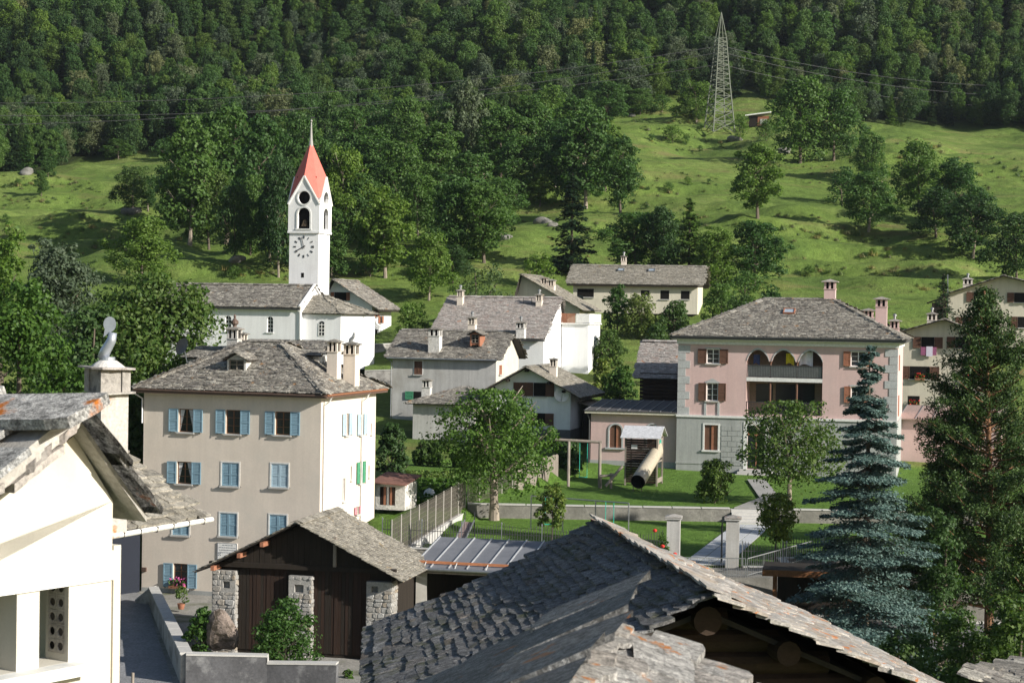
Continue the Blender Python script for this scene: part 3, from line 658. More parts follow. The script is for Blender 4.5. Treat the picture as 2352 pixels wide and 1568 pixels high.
        if shut:
            smat = smat or BLUE; lw = sw or w * .5
            def leaf(x0, x1, yo, dirn=0, style='louvre', th=.045):
                m = MB(M); f = min(.07, (x1 - x0) * .16); n_ = 14
                m.box(x0, x0 + f, yo - th, yo, c, d).box(x1 - f, x1, yo - th, yo, c, d)
                for z in (c, (c + d) / 2 - f / 2, d - f): m.box(x0 + f, x1 - f, yo - th, yo, z, z + f)
                if style == 'louvre':
                    for i in range(n_):
                        z = c + f + (h - 2 * f) * (i + .5) / n_; g = h / n_ * .42
                        m.quad((x0 + f, yo - th * .85, z - g), (x1 - f, yo - th * .85, z - g), (x1 - f, yo - th * .2, z + g), (x0 + f, yo - th * .2, z + g))
                    m.quad((x0 + f, yo - .004, c), (x1 - f, yo - .004, c), (x1 - f, yo - .004, d), (x0 + f, yo - .004, d))
                else:
                    m.box(x0 + f, x1 - f, yo - th * .6, yo - th * .3, c + f, d - f)
                return m.build('shutter', smat, s.root)
            if shut == 'open':
                leaf(a - lw - .02, a - .02, -.05); leaf(b + .02, b + lw + .02, -.05)
            elif shut == 'closed':
                mid = (a + b) / 2; yo_ = .05 if recess > .05 else -.006; leaf(a, mid - .005, yo_, style=closed_style); leaf(mid + .005, b, yo_, style=closed_style)
                MB(M).box(a - .09, a - .002, -.02, .05, c, d).box(b + .002, b + .09, -.02, .05, c, d).box(a - .09, b + .09, -.02, .05, d + .002, d + .09).build('surround', TRIM, s.root)
            elif shut == 'left': leaf(a - lw - .02, a - .02, -.05)
            for sx in (a - lw * .8, b + lw * .8) if shut == 'open' else ((a - .16, b + .16) if shut == 'closed' else ()):
                MB(M).bar((sx, 0, c - .04), (sx, -.13, c - .04), .02).bar((sx, -.12, c - .08), (sx, -.12, c + .06), .02).build('shutter_catch', IRON, s.root)
        return fr
    def roof(s, ze, kind, zr, over=.5, gover=None, mat=None, sw=.45, sh=.26, th=.035, n_ind=300, axis='u', ridge=None, apex=.5, seed=1, soffit=None, fascia=None, deckmat=None, jit=1.0, hidden=True, shape=None):
        """gable (ridge along axis) or hip roof; eave height ze is measured at the wall line"""
        mat = mat or SL_GREY; g = over if gover is None else gover; L, W = s.L, s.W
        rt = bpy.data.objects.new('roof', None)
        planes = []
        if kind == 'gable' and axis == 'u':
            wr = W * apex; k1 = (zr - ze) / wr; k2 = (zr - ze) / (W - wr); z1 = ze - k1 * over; z2 = ze - k2 * over
            A, B = Vector((-g, -over, z1)), Vector((L + g, -over, z1)); C, D = Vector((L + g, wr, zr)), Vector((-g, wr, zr))
            planes = [(A, B, C, D, 1), (Vector((L + g, W + over, z2)), Vector((-g, W + over, z2)), D.copy(), C.copy(), 0)]
        elif kind == 'gable':
            ur = L * apex; k1 = (zr - ze) / ur; k2 = (zr - ze) / (L - ur); z1 = ze - k1 * over; z2 = ze - k2 * over
            C, D = Vector((ur, W + g, zr)), Vector((ur, -g, zr))
            planes = [(Vector((L + over, -g, z2)), Vector((L + over, W + g, z2)), C.copy(), D.copy(), 1), (Vector((-over, W + g, z1)), Vector((-over, -g, z1)), D.copy(), C.copy(), .6)]
        else:
            ra, rb = ridge; c = [Vector((-over, -over, ze)), Vector((L + over, -over, ze)), Vector((L + over, W + over, ze)), Vector((-over, W + over, ze))]
            Ra, Rb = Vector((ra[0], ra[1], zr)), Vector((rb[0], rb[1], zr))
            planes = [(c[0], c[1], Rb, Ra, 1), (c[1], c[2], Rb, Rb, .6), (c[2], c[3], Ra, Rb, 0), (c[3], c[0], Ra, Ra, .3)]
        mb = MB()
        for A, B, C, D, vis in planes:
            pts = [A, B, C] if (C - D).length < 1e-6 else [A, B, C, D]
            mb.slab(pts, (0, 0, -.07))
        ro = mb.build('roof', deckmat or DECK, s.root); s.roof_ob = ro; s.planes = planes
        allm = []
        for i, (A, B, C, D, vis) in enumerate(planes):
            if vis > 0: allm += slate_mats(A, B, C, D, sw, sh, th, seed + i, jit)
            elif hidden: allm += slate_mats(A, B, C, D, sw * 1.6, sh * 1.6, th, seed + i, jit)
        lay_slates(ro, allm, mat, n_ind, s.MW)
        # ridge and hip capping stones
        mb = MB(); r = random.Random(seed)
        def cap(p, q):
            p = Vector(p); q = Vector(q); nn = max(2, int((q - p).length / .55)); d = (q - p) / nn
            for i in range(nn):
                a = p + d * i; sd = Vector((-d.y, d.x, 0)).normalized() * .34; z = Vector((0, 0, .08 + r.uniform(0, .03)))
                for sg in (-1, 1):
                    o1 = sd * sg + Vector((0, 0, -.13)); mb.slab([a + z, a + d * 1.05 + z, a + d * 1.05 + o1 + z, a + o1 + z], (0, 0, .04))
        if kind == 'gable': cap(planes[0][3], planes[0][2])
        else:
            cap(planes[0][3], planes[0][2])
            for A, E in ((planes[0][0], planes[0][3]), (planes[0][1], planes[0][2]), (planes[1][1], planes[1][2])): cap(A, E)
        mb.build('ridge_stones', mat, ro)
        if fascia:
            mb = MB()
            for A, B, C, D, vis in planes:
                if kind == 'hip' or vis != .6 or axis == 'u':
                    o = Vector((0, 0, -.08)); mb.bar(A + o - Vector((0, 0, .09)), B + o - Vector((0, 0, .09)), .06, .17)
            mb.build('fascia', fascia, ro)
        if soffit:
            mb = MB(); z = min(planes[0][0].z, planes[1][0].z) - .26
            if kind == 'hip': mb.box(-over + .05, L + over - .05, -over + .05, W + over - .05, z, z + .06)
            mb.build('soffit', soffit, ro)
        return ro
    def chimney(s, lu, lw, zt, w, dpt, zb, mat, capmat=None, cap=.12, vents=True, pot=None, cowl=False):
        root = MB(); x0, x1, y0, y1 = lu - w / 2, lu + w / 2, lw - dpt / 2, lw + dpt / 2
        hh = min(.55, (zt - zb) * .32)
        root.box(x0, x1, y0, y1, zb, zt - hh)
        c = root.build('chimney', mat, s.root)
        mb = MB(); p = w * .18
        for sx in (x0 + p / 2, (x0 + x1) / 2, x1 - p / 2):
            for sy in (y0 + p / 2, y1 - p / 2): mb.box(sx - p / 2, sx + p / 2, sy - p / 2, sy + p / 2, zt - hh, zt)
        mb.box(x0 - .05, x1 + .05, y0 - .05, y1 + .05, zt - hh - .05, zt - hh)
        mb.build('vent_piers', mat, c)
        MB().box(x0 + p, x1 - p, y0 + p, y1 - p, zt - hh, zt - .02).build('flue', DARK, c)
        mb = MB(); r = cap; mb.add([(x0 - r, y0 - r, zt), (x1 + r, y0 - r, zt), (x1 + r, y1 + r, zt), (x0 - r, y1 + r, zt), (x0 - r, y0 - r, zt + .06), (x1 + r, y0 - r, zt + .06), (x1 + r, y1 + r, zt + .06), (x0 - r, y1 + r, zt + .06), (lu, lw, zt + .06 + w * .22)],
            [(3, 2, 1, 0), (0, 1, 5, 4), (1, 2, 6, 5), (2, 3, 7, 6), (3, 0, 4, 7), (4, 5, 8), (5, 6, 8), (6, 7, 8), (7, 4, 8)])
        mb.build('cap_stone', capmat or SL_GREY, c)
        if pot == 'pipe': MB().lathe([(.10, 0), (.10, .28), (.17, .30), (.17, .42), (.05, .5)], 10, c=(lu, lw, zt + w * .2)).build('chimney_pot', STEEL, c)
        if pot == 'urn': MB().lathe([(.12, 0), (.12, .15), (.24, .25), (.24, .42), (.14, .5), (.10, .56), (.06, .62), (.09, .72), (.04, .85)], 12, c=(lu, lw, zt + w * .18)).build('chimney_pot', GUTTER, c)
        if pot == 'hook': MB().tube([(lu - .1, lw, zt + .1), (lu - .05, lw, zt + .35), (lu + .1, lw, zt + .5), (lu + .15, lw, zt + .75)], [.13, .13, .1, .07], 8).build('chimney_pot', STEEL, c)
        return c
    def pt(s, x, y, depth_local):
        """local point on a bearing at local w"""
        p = on_plane(x, y, s.O + s.w * depth_local, s.w); q = p - s.O; return q.dot(s.u), depth_local, q.z
    def dormer(s, u, w0, zb, wd, ht, length, mat, gl=GLASS):
        """gabled dormer: front at w0, running back"""
        c = MB(); x0, x1 = u - wd / 2, u + wd / 2
        c.box(x0, x0 + .12, w0, w0 + length, zb - .3, zb + ht).box(x1 - .12, x1, w0, w0 + length, zb - .3, zb + ht).box(x0 + .12, x1 - .12, w0 + .1, w0 + .2, zb - .2, zb + ht * .99)
        c.poly([(x0, w0 + .02, zb + ht), (x1, w0 + .02, zb + ht), (u, w0 + .02, zb + ht + wd * .28)])
        d = c.build('dormer', mat, s.root)
        m = MB(); ov = .22; z = zb + ht; rz = z + wd * .30
        m.slab([(x0 - ov, w0 - ov, z - .08), (u, w0 - ov, rz), (u, w0 + length, rz), (x0 - ov, w0 + length, z - .08)], (0, 0, .07)); m.slab([(u, w0 - ov, rz), (x1 + ov, w0 - ov, z - .08), (x1 + ov, w0 + length, z - .08), (u, w0 + length, rz)], (0, 0, .07))
        ro = m.build('dormer_roof', DECK, d)
        S = slate_mats((x0 - ov, w0 + length, z), (x0 - ov, w0 - ov, z), (u, w0 - ov, rz + .07), (u, w0 + length, rz + .07), .35, .2, .035, 5) + slate_mats((x1 + ov, w0 - ov, z), (x1 + ov, w0 + length, z), (u, w0 + length, rz + .07), (u, w0 - ov, rz + .07), .35, .2, .035, 6)
        V = []; F = []; o = 0
        for M_, k in S:
            a = np.array(M_)[:3]; v = SLV[k][0] @ a[:, :3].T + a[:, 3]; V.append(v); F += [tuple(o + i for i in f) for f in SLV[k][1]]; o += len(v)
        me = bpy.data.meshes.new('dormer_slates'); me.from_pydata(np.concatenate(V).tolist(), [], F); me.materials.append(SL_GREY); tag(link('dormer_slates', me, d), kind='stuff')
        t = .05; a, b = x0 + .14, x1 - .14; fr = MB()
        fr.box(a, a + t, w0 + .03, w0 + .09, zb, z - .02).box(b - t, b, w0 + .03, w0 + .09, zb, z - .02).box(u - t / 2, u + t / 2, w0 + .03, w0 + .09, zb, z - .02)
        for q in (zb, zb + ht / 3, zb + 2 * ht / 3, z - .07): fr.box(a + t, b - t, w0 + .035, w0 + .085, q, q + t * .8)
        fr.build('dormer_window', WOODG, d)
        MB().quad((a, w0 + .08, zb), (b, w0 + .08, zb), (b, w0 + .08, z), (a, w0 + .08, z)).build('pane', gl, d)
        return d
def downpipe(h, pts, r=.05, mat=None, name='downpipe'):
    return MB().tube(pts, r, 8).build(name, mat or TRIM, h.root)
def flowers(h, face, u0, u1, z, colr, n=60, seed=3, hgt=.35, out=.25):
    r = np.random.default_rng(seed); M = np.array(h.fm(face))
    def cloud(N, sz, zz, m_, nm):
        p = np.stack([r.uniform(u0, u1, N), -r.uniform(.02, out, N), z + r.uniform(zz[0], zz[1], N)], -1); p = p @ M[:3, :3].T + M[:3, 3]
        V, F = leaves(p, r.normal(size=(N, 3)), r.uniform(.7, 1.3, N) * sz, .9, seed); o = link(nm, np_mesh(nm, V, F, m_), box); tag(o, kind='stuff')
    box = MB(h.fm(face)).box(u0, u1, -out, -.02, z - .16, z).build('flower_box', REDBROWN, h.root)
    cloud(n * 2, .12, (-.12, hgt * .7), L_mid, 'flower_leaves'); cloud(n, .11, (.02, hgt), colr, 'blossoms')
PINKF = plain('blossom_pink', (.55, .10, .30), .7); REDF = plain('blossom_red', (.55, .03, .02), .7); WHITEF = plain('blossom_white', (.75, .72, .70), .7)

# ---------------------------------------------------------------- beige house with blue shutters
h1 = House('townhouse', 'tall beige house with light blue shutters and a hipped stone roof', 'house', 738, 905, 108, -17, xl=331, W=8.9, yb=1398)
ze = h1.hz(zat(738, 908, 108))
rc = lambda x0, y0, x1, y1: h1.rect('front', x0, y0, x1, y1)
w_open = [rc(410.5, 938.7, 444.3, 992), rc(518.5, 941, 552.3, 996), rc(632, 945, 667, 998.6), rc(406.5, 1059.8, 440.4, 1110.6), rc(398, 1293.6, 431, 1348.6)]
w_shut = [rc(509.4, 1062.4, 548.4, 1115.8), rc(622.7, 1065, 661.7, 1118.4), rc(396, 1175, 434, 1228.5), rc(505, 1178, 544, 1231), rc(619, 1182, 658, 1235)]
rr = lambda x0, y0, x1, y1: h1.rect('right', x0, y0, x1, y1)
r_open = [rr(792, 949, 799.5, 999), rr(826, 950, 833.5, 998), rr(824.5, 1060, 831, 1109)]
r_small = [rr(805, 1070, 808.5, 1101), rr(787, 1098, 793, 1150), rr(846, 1069, 849, 1094), rr(851.5, 972, 854, 996)]
r_pink = [rr(817, 1163, 823, 1180)]
h1.walls(ze + .1, PL_BEIGE, {'front': w_open + w_shut, 'right': r_open + r_small + r_pink})
for i, q in enumerate(w_open): h1.window('front', q, 'open', BLUE, FRAMEB, panes=(2, 3), curtain=i in (0, 3), sw=.62)
for i, q in enumerate(w_shut): h1.window('front', q, 'closed', BLUEPALE if i == 1 else BLUE, closed_style='louvre' if i == 1 else 'louvre')
for i, q in enumerate(r_open): h1.window('right', q, 'open', GREEN if i == 2 else BLUEPALE, WHITE, panes=(2, 3), sw=.45)
for q in r_small: h1.window('right', q, None, fmat=WHITE, panes=(1, 1), glass=GLASSG, sillmat=TRIM)
PINKS = plain('shutter_pink', (.62, .25, .28), .6)
for q in r_pink: h1.window('right', q, 'open', PINKS, WHITE, sw=.3)
q = (6.0, 8.2)
h1.roof(ze + .12, 'hip', ze + 3.05, over=.55, mat=SL_GREY, sw=.36, sh=.17, th=.045, n_ind=300, ridge=((h1.L * .42, h1.W * .5), (h1.L * .60, h1.W * .5)), soffit=TRIM, fascia=GUTTER, seed=21)
MB().box(.0, h1.L, -.03, .02, 0, .62).build('plinth', PL_BASE, h1.root)
mb = MB(); mb.tube([(-.5, -.58, ze + .06), (h1.L + .5, -.58, ze - .0)], .07, 8); mb.build('gutter', GUTTER, h1.root)
mb = MB(); mb.tube([(h1.L + .58, -.5, ze + .02), (h1.L + .58, h1.W + .5, ze + .06)], .07, 8); mb.build('gutter', COPPER, h1.root)
Lh = h1.L
downpipe(h1, [(Lh + .55, .35, ze - .05), (Lh + .4, .35, ze - .35), (Lh + .09, .35, ze - .6), (Lh + .09, .35, .1)])
downpipe(h1, [(Lh + .55, h1.W * .72, ze - .05), (Lh + .4, h1.W * .72, ze - .35), (Lh + .09, h1.W * .72, ze - .6), (Lh + .09, h1.W * .72, .1)])
downpipe(h1, [(-.4, -.5, ze - .02), (-.4, -.3, ze - .25), (-.07, -.07, ze - .5), (-.07, -.07, ze - 2)])
dm_ = h1.MW.inverted() @ Matrix.Translation(P(422, 797, 113)) @ Matrix.Rotation(R(-40), 4, 'Z') @ Matrix.Rotation(R(70), 4, 'X')
MB(dm_).lathe([(.01, 0), (.3, .05), (.52, .16), (.54, .17), (.3, .09), (.02, .03)], 20).build('satellite_dish', plain('dish_brown', (.13, .11, .10), .5), h1.root); MB().bar(dm_.translation, dm_.translation + Vector((.3, .1, -1.4)), .05).build('dish_mast', STEEL, h1.root)
u, z = h1.front(543, 845); h1.dormer(h1.pt(543, 845, 1.3)[0], 1.3, h1.pt(543, 862, 1.3)[2], 1.25, .95, 2.6, ROUGHW)
# rear wing roofs
for (xa, ya, xb, yb_, wl_, nm) in ((430, 818, 545, 818, 5.5, 0),):
    pa = h1.pt(432, 832, 5.8); pb = h1.pt(560, 832, 5.8)
    d = MB().box(pa[0], pb[0], pa[1], pa[1] + 2.2, ze, pa[2] + .35).build('side_dormer', ROUGHW, h1.root)
    lay_slates(d, slate_mats((pa[0] - .25, pa[1] - .3, pa[2] + .32), (pb[0] + .3, pa[1] - .3, pa[2] + .32), (pb[0] + .3, pa[1] + 2.4, pa[2] + 1.0), (pa[0] - .25, pa[1] + 2.4, pa[2] + 1.0), .42, .22, .035, 9), SL_GREY, 0, h1.MW)
    MB().slab([(pa[0] - .25, pa[1] - .3, pa[2] + .26), (pb[0] + .3, pa[1] - .3, pa[2] + .26), (pb[0] + .3, pa[1] + 2.4, pa[2] + .94), (pa[0] - .25, pa[1] + 2.4, pa[2] + .94)], (0, 0, .05)).build('dormer_roof', DECK, d)
pa = h1.pt(676, 842, 5.0); pb = h1.pt(738, 842, 5.0); pc = h1.pt(736, 818, 5.0)
d = MB().box(pa[0] - 1.5, pb[0] - .15, 5.0, 7.4, ze, pc[2]).build('side_dormer', ROUGHW, h1.root)
x1_ = pb[0] - .15
MB().box(x1_, x1_ + .05, 5.2, 5.3, pc[2] - .75, pc[2] - .05).box(x1_, x1_ + .05, 5.7, 5.8, pc[2] - .75, pc[2] - .05).box(x1_, x1_ + .05, 6.2, 6.3, pc[2] - .75, pc[2] - .05).build('dormer_window', WHITE, d)
zz = pc[2]
MB().slab([(pa[0] - 2.3, 4.6, zz - .02), (pb[0] + .2, 4.6, zz - .02), (pb[0] + .2, 6.2, zz + .85), (pa[0] - 2.3, 6.2, zz + .85)], (0, 0, .06)).build('dormer_roof', DECK, d)
lay_slates(d, slate_mats((pa[0] - 2.3, 4.6, zz + .04), (pb[0] + .2, 4.6, zz + .04), (pb[0] + .2, 6.2, zz + .91), (pa[0] - 2.3, 6.2, zz + .91), .42, .22, .035, 19), SL_GREY, 0, h1.MW)
lay_slates(d, slate_mats((pb[0] + .2, 7.8, zz + .04), (pa[0] - 2.3, 7.8, zz + .04), (pa[0] - 2.3, 6.2, zz + .91), (pb[0] + .2, 6.2, zz + .91), .42, .3, .035, 20), SL_GREY, 0, h1.MW)
# chimneys
for (x, yt, yb_, wpx, lw, mat, pot) in ((768, 786, 872, 25, 4.0, PL_BEIGE, None), (808, 792, 886, 29, 5.0, PL_BEIGE, 'hook'), (539, 757, 800, 27, 7.0, ROUGHW, 'urn'), (557, 768, 802, 18, 7.6, PL_BEIGE, None)):
    p = h1.pt(x, yt, lw); b_ = h1.pt(x, yb_, lw); k = (108 + lw) / FPX
    h1.chimney(p[0], lw, p[2], wpx * k, wpx * k, b_[2] - .6, mat, pot=pot)
u0, u1, z0, z1 = rc(500, 1246, 545, 1300)
sg = MB(h1.fm('front')).box(u0, u1, -.04, -.005, z0, z1).build('wall_sign', WHITE, h1.root)
INK = plain('sign_ink', (.22, .23, .26), .7); mb = MB(h1.fm('front')); r_ = random.Random(2)
for k in range(4):
    z = z1 - .16 - k * .15; x = u0 + .3 - .2 * (k > 0)
    while x < u1 - .12 - .2 * (k == 0): w_ = r_.uniform(.05, .16); mb.box(x, min(x + w_, u1 - .06), -.046, -.042, z, z + .045); x += w_ + .035
cx, cz = u0 + .14, z0 + .72
for a_ in range(4):
    ca, sa = math.cos(a_ * 1.571 + .78), math.sin(a_ * 1.571 + .78); mb.poly([(cx, -.046, cz), (cx + .13 * math.cos(a_ * 1.571 + .45), -.046, cz + .13 * math.sin(a_ * 1.571 + .45)), (cx + .13 * math.cos(a_ * 1.571 + 1.1), -.046, cz + .13 * math.sin(a_ * 1.571 + 1.1))])
mb.build('sign_print', INK, sg)
fr = .02; mb = MB(h1.fm('front')); mb.box(u0, u1, -.05, -.042, z1 - .03, z1).box(u0, u0 + .03, -.05, -.042, z0, z1 - .03).box(u1 - .03, u1, -.05, -.042, z0, z1 - .03); mb.build('sign_border', INK, sg)
u0, u1, z0, z1 = rc(393, 1338, 428, 1349); flowers(h1, 'front', u0, u1, z0 + .15, PINKF, 110, 4, .5, .35)
p = h1.pt(324, 1306, 0); MB().box(p[0] + .1, p[0] + .4, -.14, -.01, p[2] - .12, p[2] + .12).build('meter_box', GUTTER, h1.root)

# ---------------------------------------------------------------- pink house with loggia
h2 = House('loggia_house', 'large pink house with grey quoins and a triple arched loggia', 'house', 2062, 800, 143, -14, xl=1559, W=12.5, yb=1104)
Z6 = lambda x, y: (1361.1 + x * .32549, 612.5 + y * .32549)
def rc6(h, x0, y0, x1, y1): a = Z6(x0, y0); b = Z6(x1, y1); return h.rect('front', a[0], a[1], b[0], b[1])
ze = h2.hz(zat(2062, 781, 143)); 
W1 = rc6(h2, 805, 580, 895, 682); W2 = rc6(h2, 803, 820, 885, 945); W3 = rc6(h2, 790, 1115, 885, 1292); W4 = rc6(h2, 1822, 598, 1928, 702); W5 = rc6(h2, 1822, 845, 1905, 960)
DOOR = rc6(h2, 1092, 1122, 1215, 1425); LOG_ = rc6(h2, 1085, 578, 1622, 1046)
LOG_ = (LOG_[0], LOG_[1], LOG_[2], LOG_[3], 2.2)
h2.walls(ze, PL_PINK, {'front': [W1, W2, W3, W4, W5, DOOR, LOG_]})
h2.roof(ze + .05, 'hip', h2.hz(zat(1800, 686, 150.5)), over=.62, mat=SL_GREY, sw=.34, sh=.16, th=.04, n_ind=300, ridge=((h2.L * .36, h2.W * .5), (h2.L * .68, h2.W * .5)), fascia=IRON, seed=31)
Lp = h2.L; Wp = h2.W
mb = MB(); mb.box(-.5, Lp + .5, -.5, Wp + .5, ze - .28, ze - .22).box(-.56, Lp + .56, -.56, Wp + .56, ze - .22, ze - .02).box(-.12, Lp + .12, -.12, Wp + .12, ze - .62, ze - .28); mb.build('cornice', TRIM, h2.root)
MB().tube([(-.6, -.66, ze - .02), (Lp + .6, -.66, ze - .02)], .07, 8).build('gutter', IRON, h2.root)
zc = h2.front(1650, 956)[1]
mb = MB(); mb.box(-.05, DOOR[0] - .35, -.06, .02, .0, zc - .1); mb.box(DOOR[1] + .35, Lp + .05, -.06, .02, 0, zc - .1); mb.box(DOOR[0] - .35, DOOR[1] + .35, -.06, .02, DOOR[3] + .3, zc - .1)
# split round the shuttered window
base = MB()
def pieces(mb, u0, u1, z0, z1, hole):
    a, b, c, d = hole; mb.box(u0, a, -.06, .02, z0, z1).box(b, u1, -.06, .02, z0, z1).box(a, b, -.06, .02, z0, c).box(a, b, -.06, .02, d, z1)
pieces(base, -.05, DOOR[0] - .35, 0, zc - .1, W3); base.box(DOOR[1] + .35, Lp + .05, -.06, .02, 0, zc - .1).box(DOOR[0] - .35, DOOR[1] + .35, -.06, .02, DOOR[3] + .3, zc - .1)
base.box(Lp - .02, Lp + .06, .0, Wp, 0, zc - .1)
ob = base.build('stone_base', PL_BASE, h2.root)
# individual ashlar blocks right of the shuttered window
zb0, zb1 = rc6(h2, 900, 1120, 1060, 1380)[2:4]; ub0, ub1 = W3[1] + .25, DOOR[0] - .4; nrow = 7; rh = (zb1 - zb0) / nrow
for i in range(nrow):
    us = [ub0] + [ub0 + (ub1 - ub0) * f for f in ((.30, .75) if i % 2 else (.5, .95))] + [ub1]
    for a, b in zip(us[:-1], us[1:]):
        if b - a > .15: MB().box(a + .02, b - .02, -.085, -.055, zb0 + i * rh + .02, zb0 + (i + 1) * rh - .02).build('ashlar_block', PL_BASE, ob)
MB().box(-.1, DOOR[0] - .3, -.10, -.02, rc6(h2, 700, 1380, 800, 1390)[2], rc6(h2, 700, 1380, 800, 1390)[3] + .03).build('plinth_ledge', PL_BASE, h2.root)
MB().box(-.1, Lp + .1, -.16, .02, zc - .1, zc + .08).build('belt_course', TRIM, h2.root)
# quoins
zt = ze - .62; zq = zc + .08; k = 0; hq = .62; z = zq
while z + hq < zt:
    wq = .95 if k % 2 == 0 else .6
    MB().box(-.03, wq, -.035, .02, z + .012, z + hq - .012).build('quoin', QUOIN, h2.root); MB().box(Lp - wq, Lp + .03, -.035, .02, z + .012, z + hq - .012).build('quoin', QUOIN, h2.root)
    MB().box(Lp - .02, Lp + .03, .02, wq, z + .012, z + hq - .012).build('quoin', QUOIN, h2.root)
    z += hq; k += 1
h2.window('front', W1, 'open', BROWN, WHITE, panes=(2, 3), surround=QUOIN, sw=.68); h2.window('front', W2, 'open', BROWN, WHITE, panes=(2, 3), surround=QUOIN, sw=.62); h2.window('front', W4, 'open', REDBROWN, WHITE, panes=(2, 3), surround=QUOIN, sw=.55); h2.window('front', W5, 'open', REDBROWN, WHITE, surround=QUOIN, sw=.5)
a, b, c, d = W2; MB(h2.fm('front')).poly([(a - .12, -.04, d), (b + .12, -.04, d), (b - .1, -.04, d + .2), ((a + b) / 2, -.04, d + .38), (a + .1, -.04, d + .2)]).build('pointed_head', QUOIN, h2.root)
mb = MB(h2.fm('front')); zk = zc + .1
mb.box(a - .16, a + .02, -.06, .02, zk, c - .12).box(b - .02, b + .16, -.06, .02, zk, c - .12); mb.build('apron_frame', QUOIN, h2.root)
a, b, c, d = W3; MB(h2.fm('front')).box(a, (a + b) / 2 - .01, .05, .10, c, d).build('shutter', BROWN, h2.root); MB(h2.fm('front')).box((a + b) / 2 + .01, b, .0, .05, c, d).build('shutter', REDBROWN, h2.root)
mb = MB(h2.fm('front')); mb.box(a - .14, a - .002, -.10, .0, c, d + .12).box(b + .002, b + .14, -.10, .0, c, d + .12).box(a, b, -.10, .0, d + .002, d + .12).box(a - .2, b + .2, -.18, .0, c - .14, c - .002); mb.build('surround', TRIM, h2.root)
a, b, c, d = DOOR; dr = MB(h2.fm('front')).box(a, b, .12, .2, c, d).build('door', GLASS, h2.root)
mb = MB(h2.fm('front')); mb.box(a, b, .08, .12, c + (d - c) * .78, c + (d - c) * .82).box((a + b) / 2 - .04, (a + b) / 2 + .04, .08, .12, c, c + (d - c) * .78); mb.build('door_frame', REDBROWN, dr)
MB(h2.fm('front')).box(a - .32, a - .002, -.09, .05, 0, d + .3).box(b + .002, b + .32, -.09, .05, 0, d + .3).box(a, b, -.09, .05, d + .002, d + .3).build('door_surround', TRIM, h2.root)
for i in range(4): MB().box(a - .9 + i * .12, b + .9 - i * .12, -1.7 + i * .36, -.095, i * .17 - .3, i * .17 + .165 - .3 + .14).build('step', GRANITE, h2.root)
# loggia: floors, back wall, pillars, arches
a, b, c, d, dp = LOG_; zf = rc6(h2, 1090, 785, 1600, 812); zlo, zhi = zf[2], zf[3]
M2 = h2.fm('front')
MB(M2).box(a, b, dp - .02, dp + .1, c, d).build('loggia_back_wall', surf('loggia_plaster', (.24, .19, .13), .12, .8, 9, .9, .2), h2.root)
MB(M2).box(a + .005, b - .005, .0, dp - .03, zlo, zhi).build('loggia_floor', TRIM, h2.root)
ud = [rc6(h2, 1150, 820, 1270, 945), rc6(h2, 1290, 820, 1430, 1040), rc6(h2, 1450, 820, 1570, 960), rc6(h2, 1325, 690, 1400, 785)]
for q in ud: h2_ = MB(M2).box(q[0] - .2, q[1] - .2, dp - .08, dp - .03, q[2] - .2, q[3] - .15).build('loggia_window', GLASS, h2.root)
cols_u = [rc6(h2, x - 8, 600, x + 8, 700)[:2] for x in (1082, 1255, 1443, 1626)]
zsp = rc6(h2, 1100, 665, 1110, 690)[3]
for i, (p, q) in enumerate(cols_u):
    m_ = (p + q) / 2; cl = MB(); cl.lathe([(.12, c), (.12, c + 1.0), (.085, c + 1.05), (.085, zlo - .1), (.11, zlo)], 10, c=(m_, .18, 0)); cl.lathe([(.085, zhi), (.085, zsp - .15), (.14, zsp), (.14, zsp + .02)], 10, c=(m_, .18, 0)); cl.build('column', BROWN, h2.root)
def arch(u0, u1, zs, zt):
    pts = []
    for i in range(13):
        t = i / 12; x = u0 + (u1 - u0) * t; pts.append((x, zs + (zt - zs) * (math.sin(math.pi * t) ** .62) * (.93 + .07 * (1 - abs(2 * t - 1)))))
    return pts
sp = MB(M2); tr = MB(M2)
for i in range(3):
    u0 = (cols_u[i][0] + cols_u[i][1]) / 2 + .1; u1 = (cols_u[i + 1][0] + cols_u[i + 1][1]) / 2 - .1
    if i == 0: u0 = max(u0 - .1, a)
    if i == 2: u1 = min(u1 + .1, b)
    ap = arch(u0, u1, zsp, d - .12)
    for (x0, z0), (x1, z1) in zip(ap[:-1], ap[1:]):
        sp.add([(x0, .0, z0), (x1, .0, z1), (x1, .0, d + .02), (x0, .0, d + .02), (x0, .3, z0), (x1, .3, z1)], [(0, 1, 2, 3), (0, 4, 5, 1)])
        tr.slab([(x0, -.03, z0), (x1, -.03, z1), (x1, -.03, z1 + .16), (x0, -.03, z0 + .16)], (0, .02, 0))
    lo = u0 if i else a
    if i < 2: sp.add([(u1, 0, zsp), (u1 + .2, 0, zsp), (u1 + .2, 0, d + .02), (u1, 0, d + .02)], [(0, 1, 2, 3)])
sp.build('arch_wall', PL_PINK, h2.root); tr.build('arch_moulding', QUOIN, h2.root)
for zr_, nm in ((c, 0), (zhi, 1)):
    rl = MB(M2); hh = .95
    for i in range(46):
        x = a + (b - a) * (i + .5) / 46; rl.box(x - .012, x + .012, .05, .075, zr_ + .05, zr_ + hh)
    rl.box(a, b, .04, .09, zr_ + hh, zr_ + hh + .05).box(a, b, .04, .09, zr_ + .05, zr_ + .09); rl.build('railing', IRON, h2.root)
    if nm == 1: MB(M2).box(a + .1, b - .1, .10, .13, zr_ + .1, zr_ + hh - .02).build('parapet_panel', surf('loggia_panel', (.26, .26, .25), .2, 1.5), h2.root)
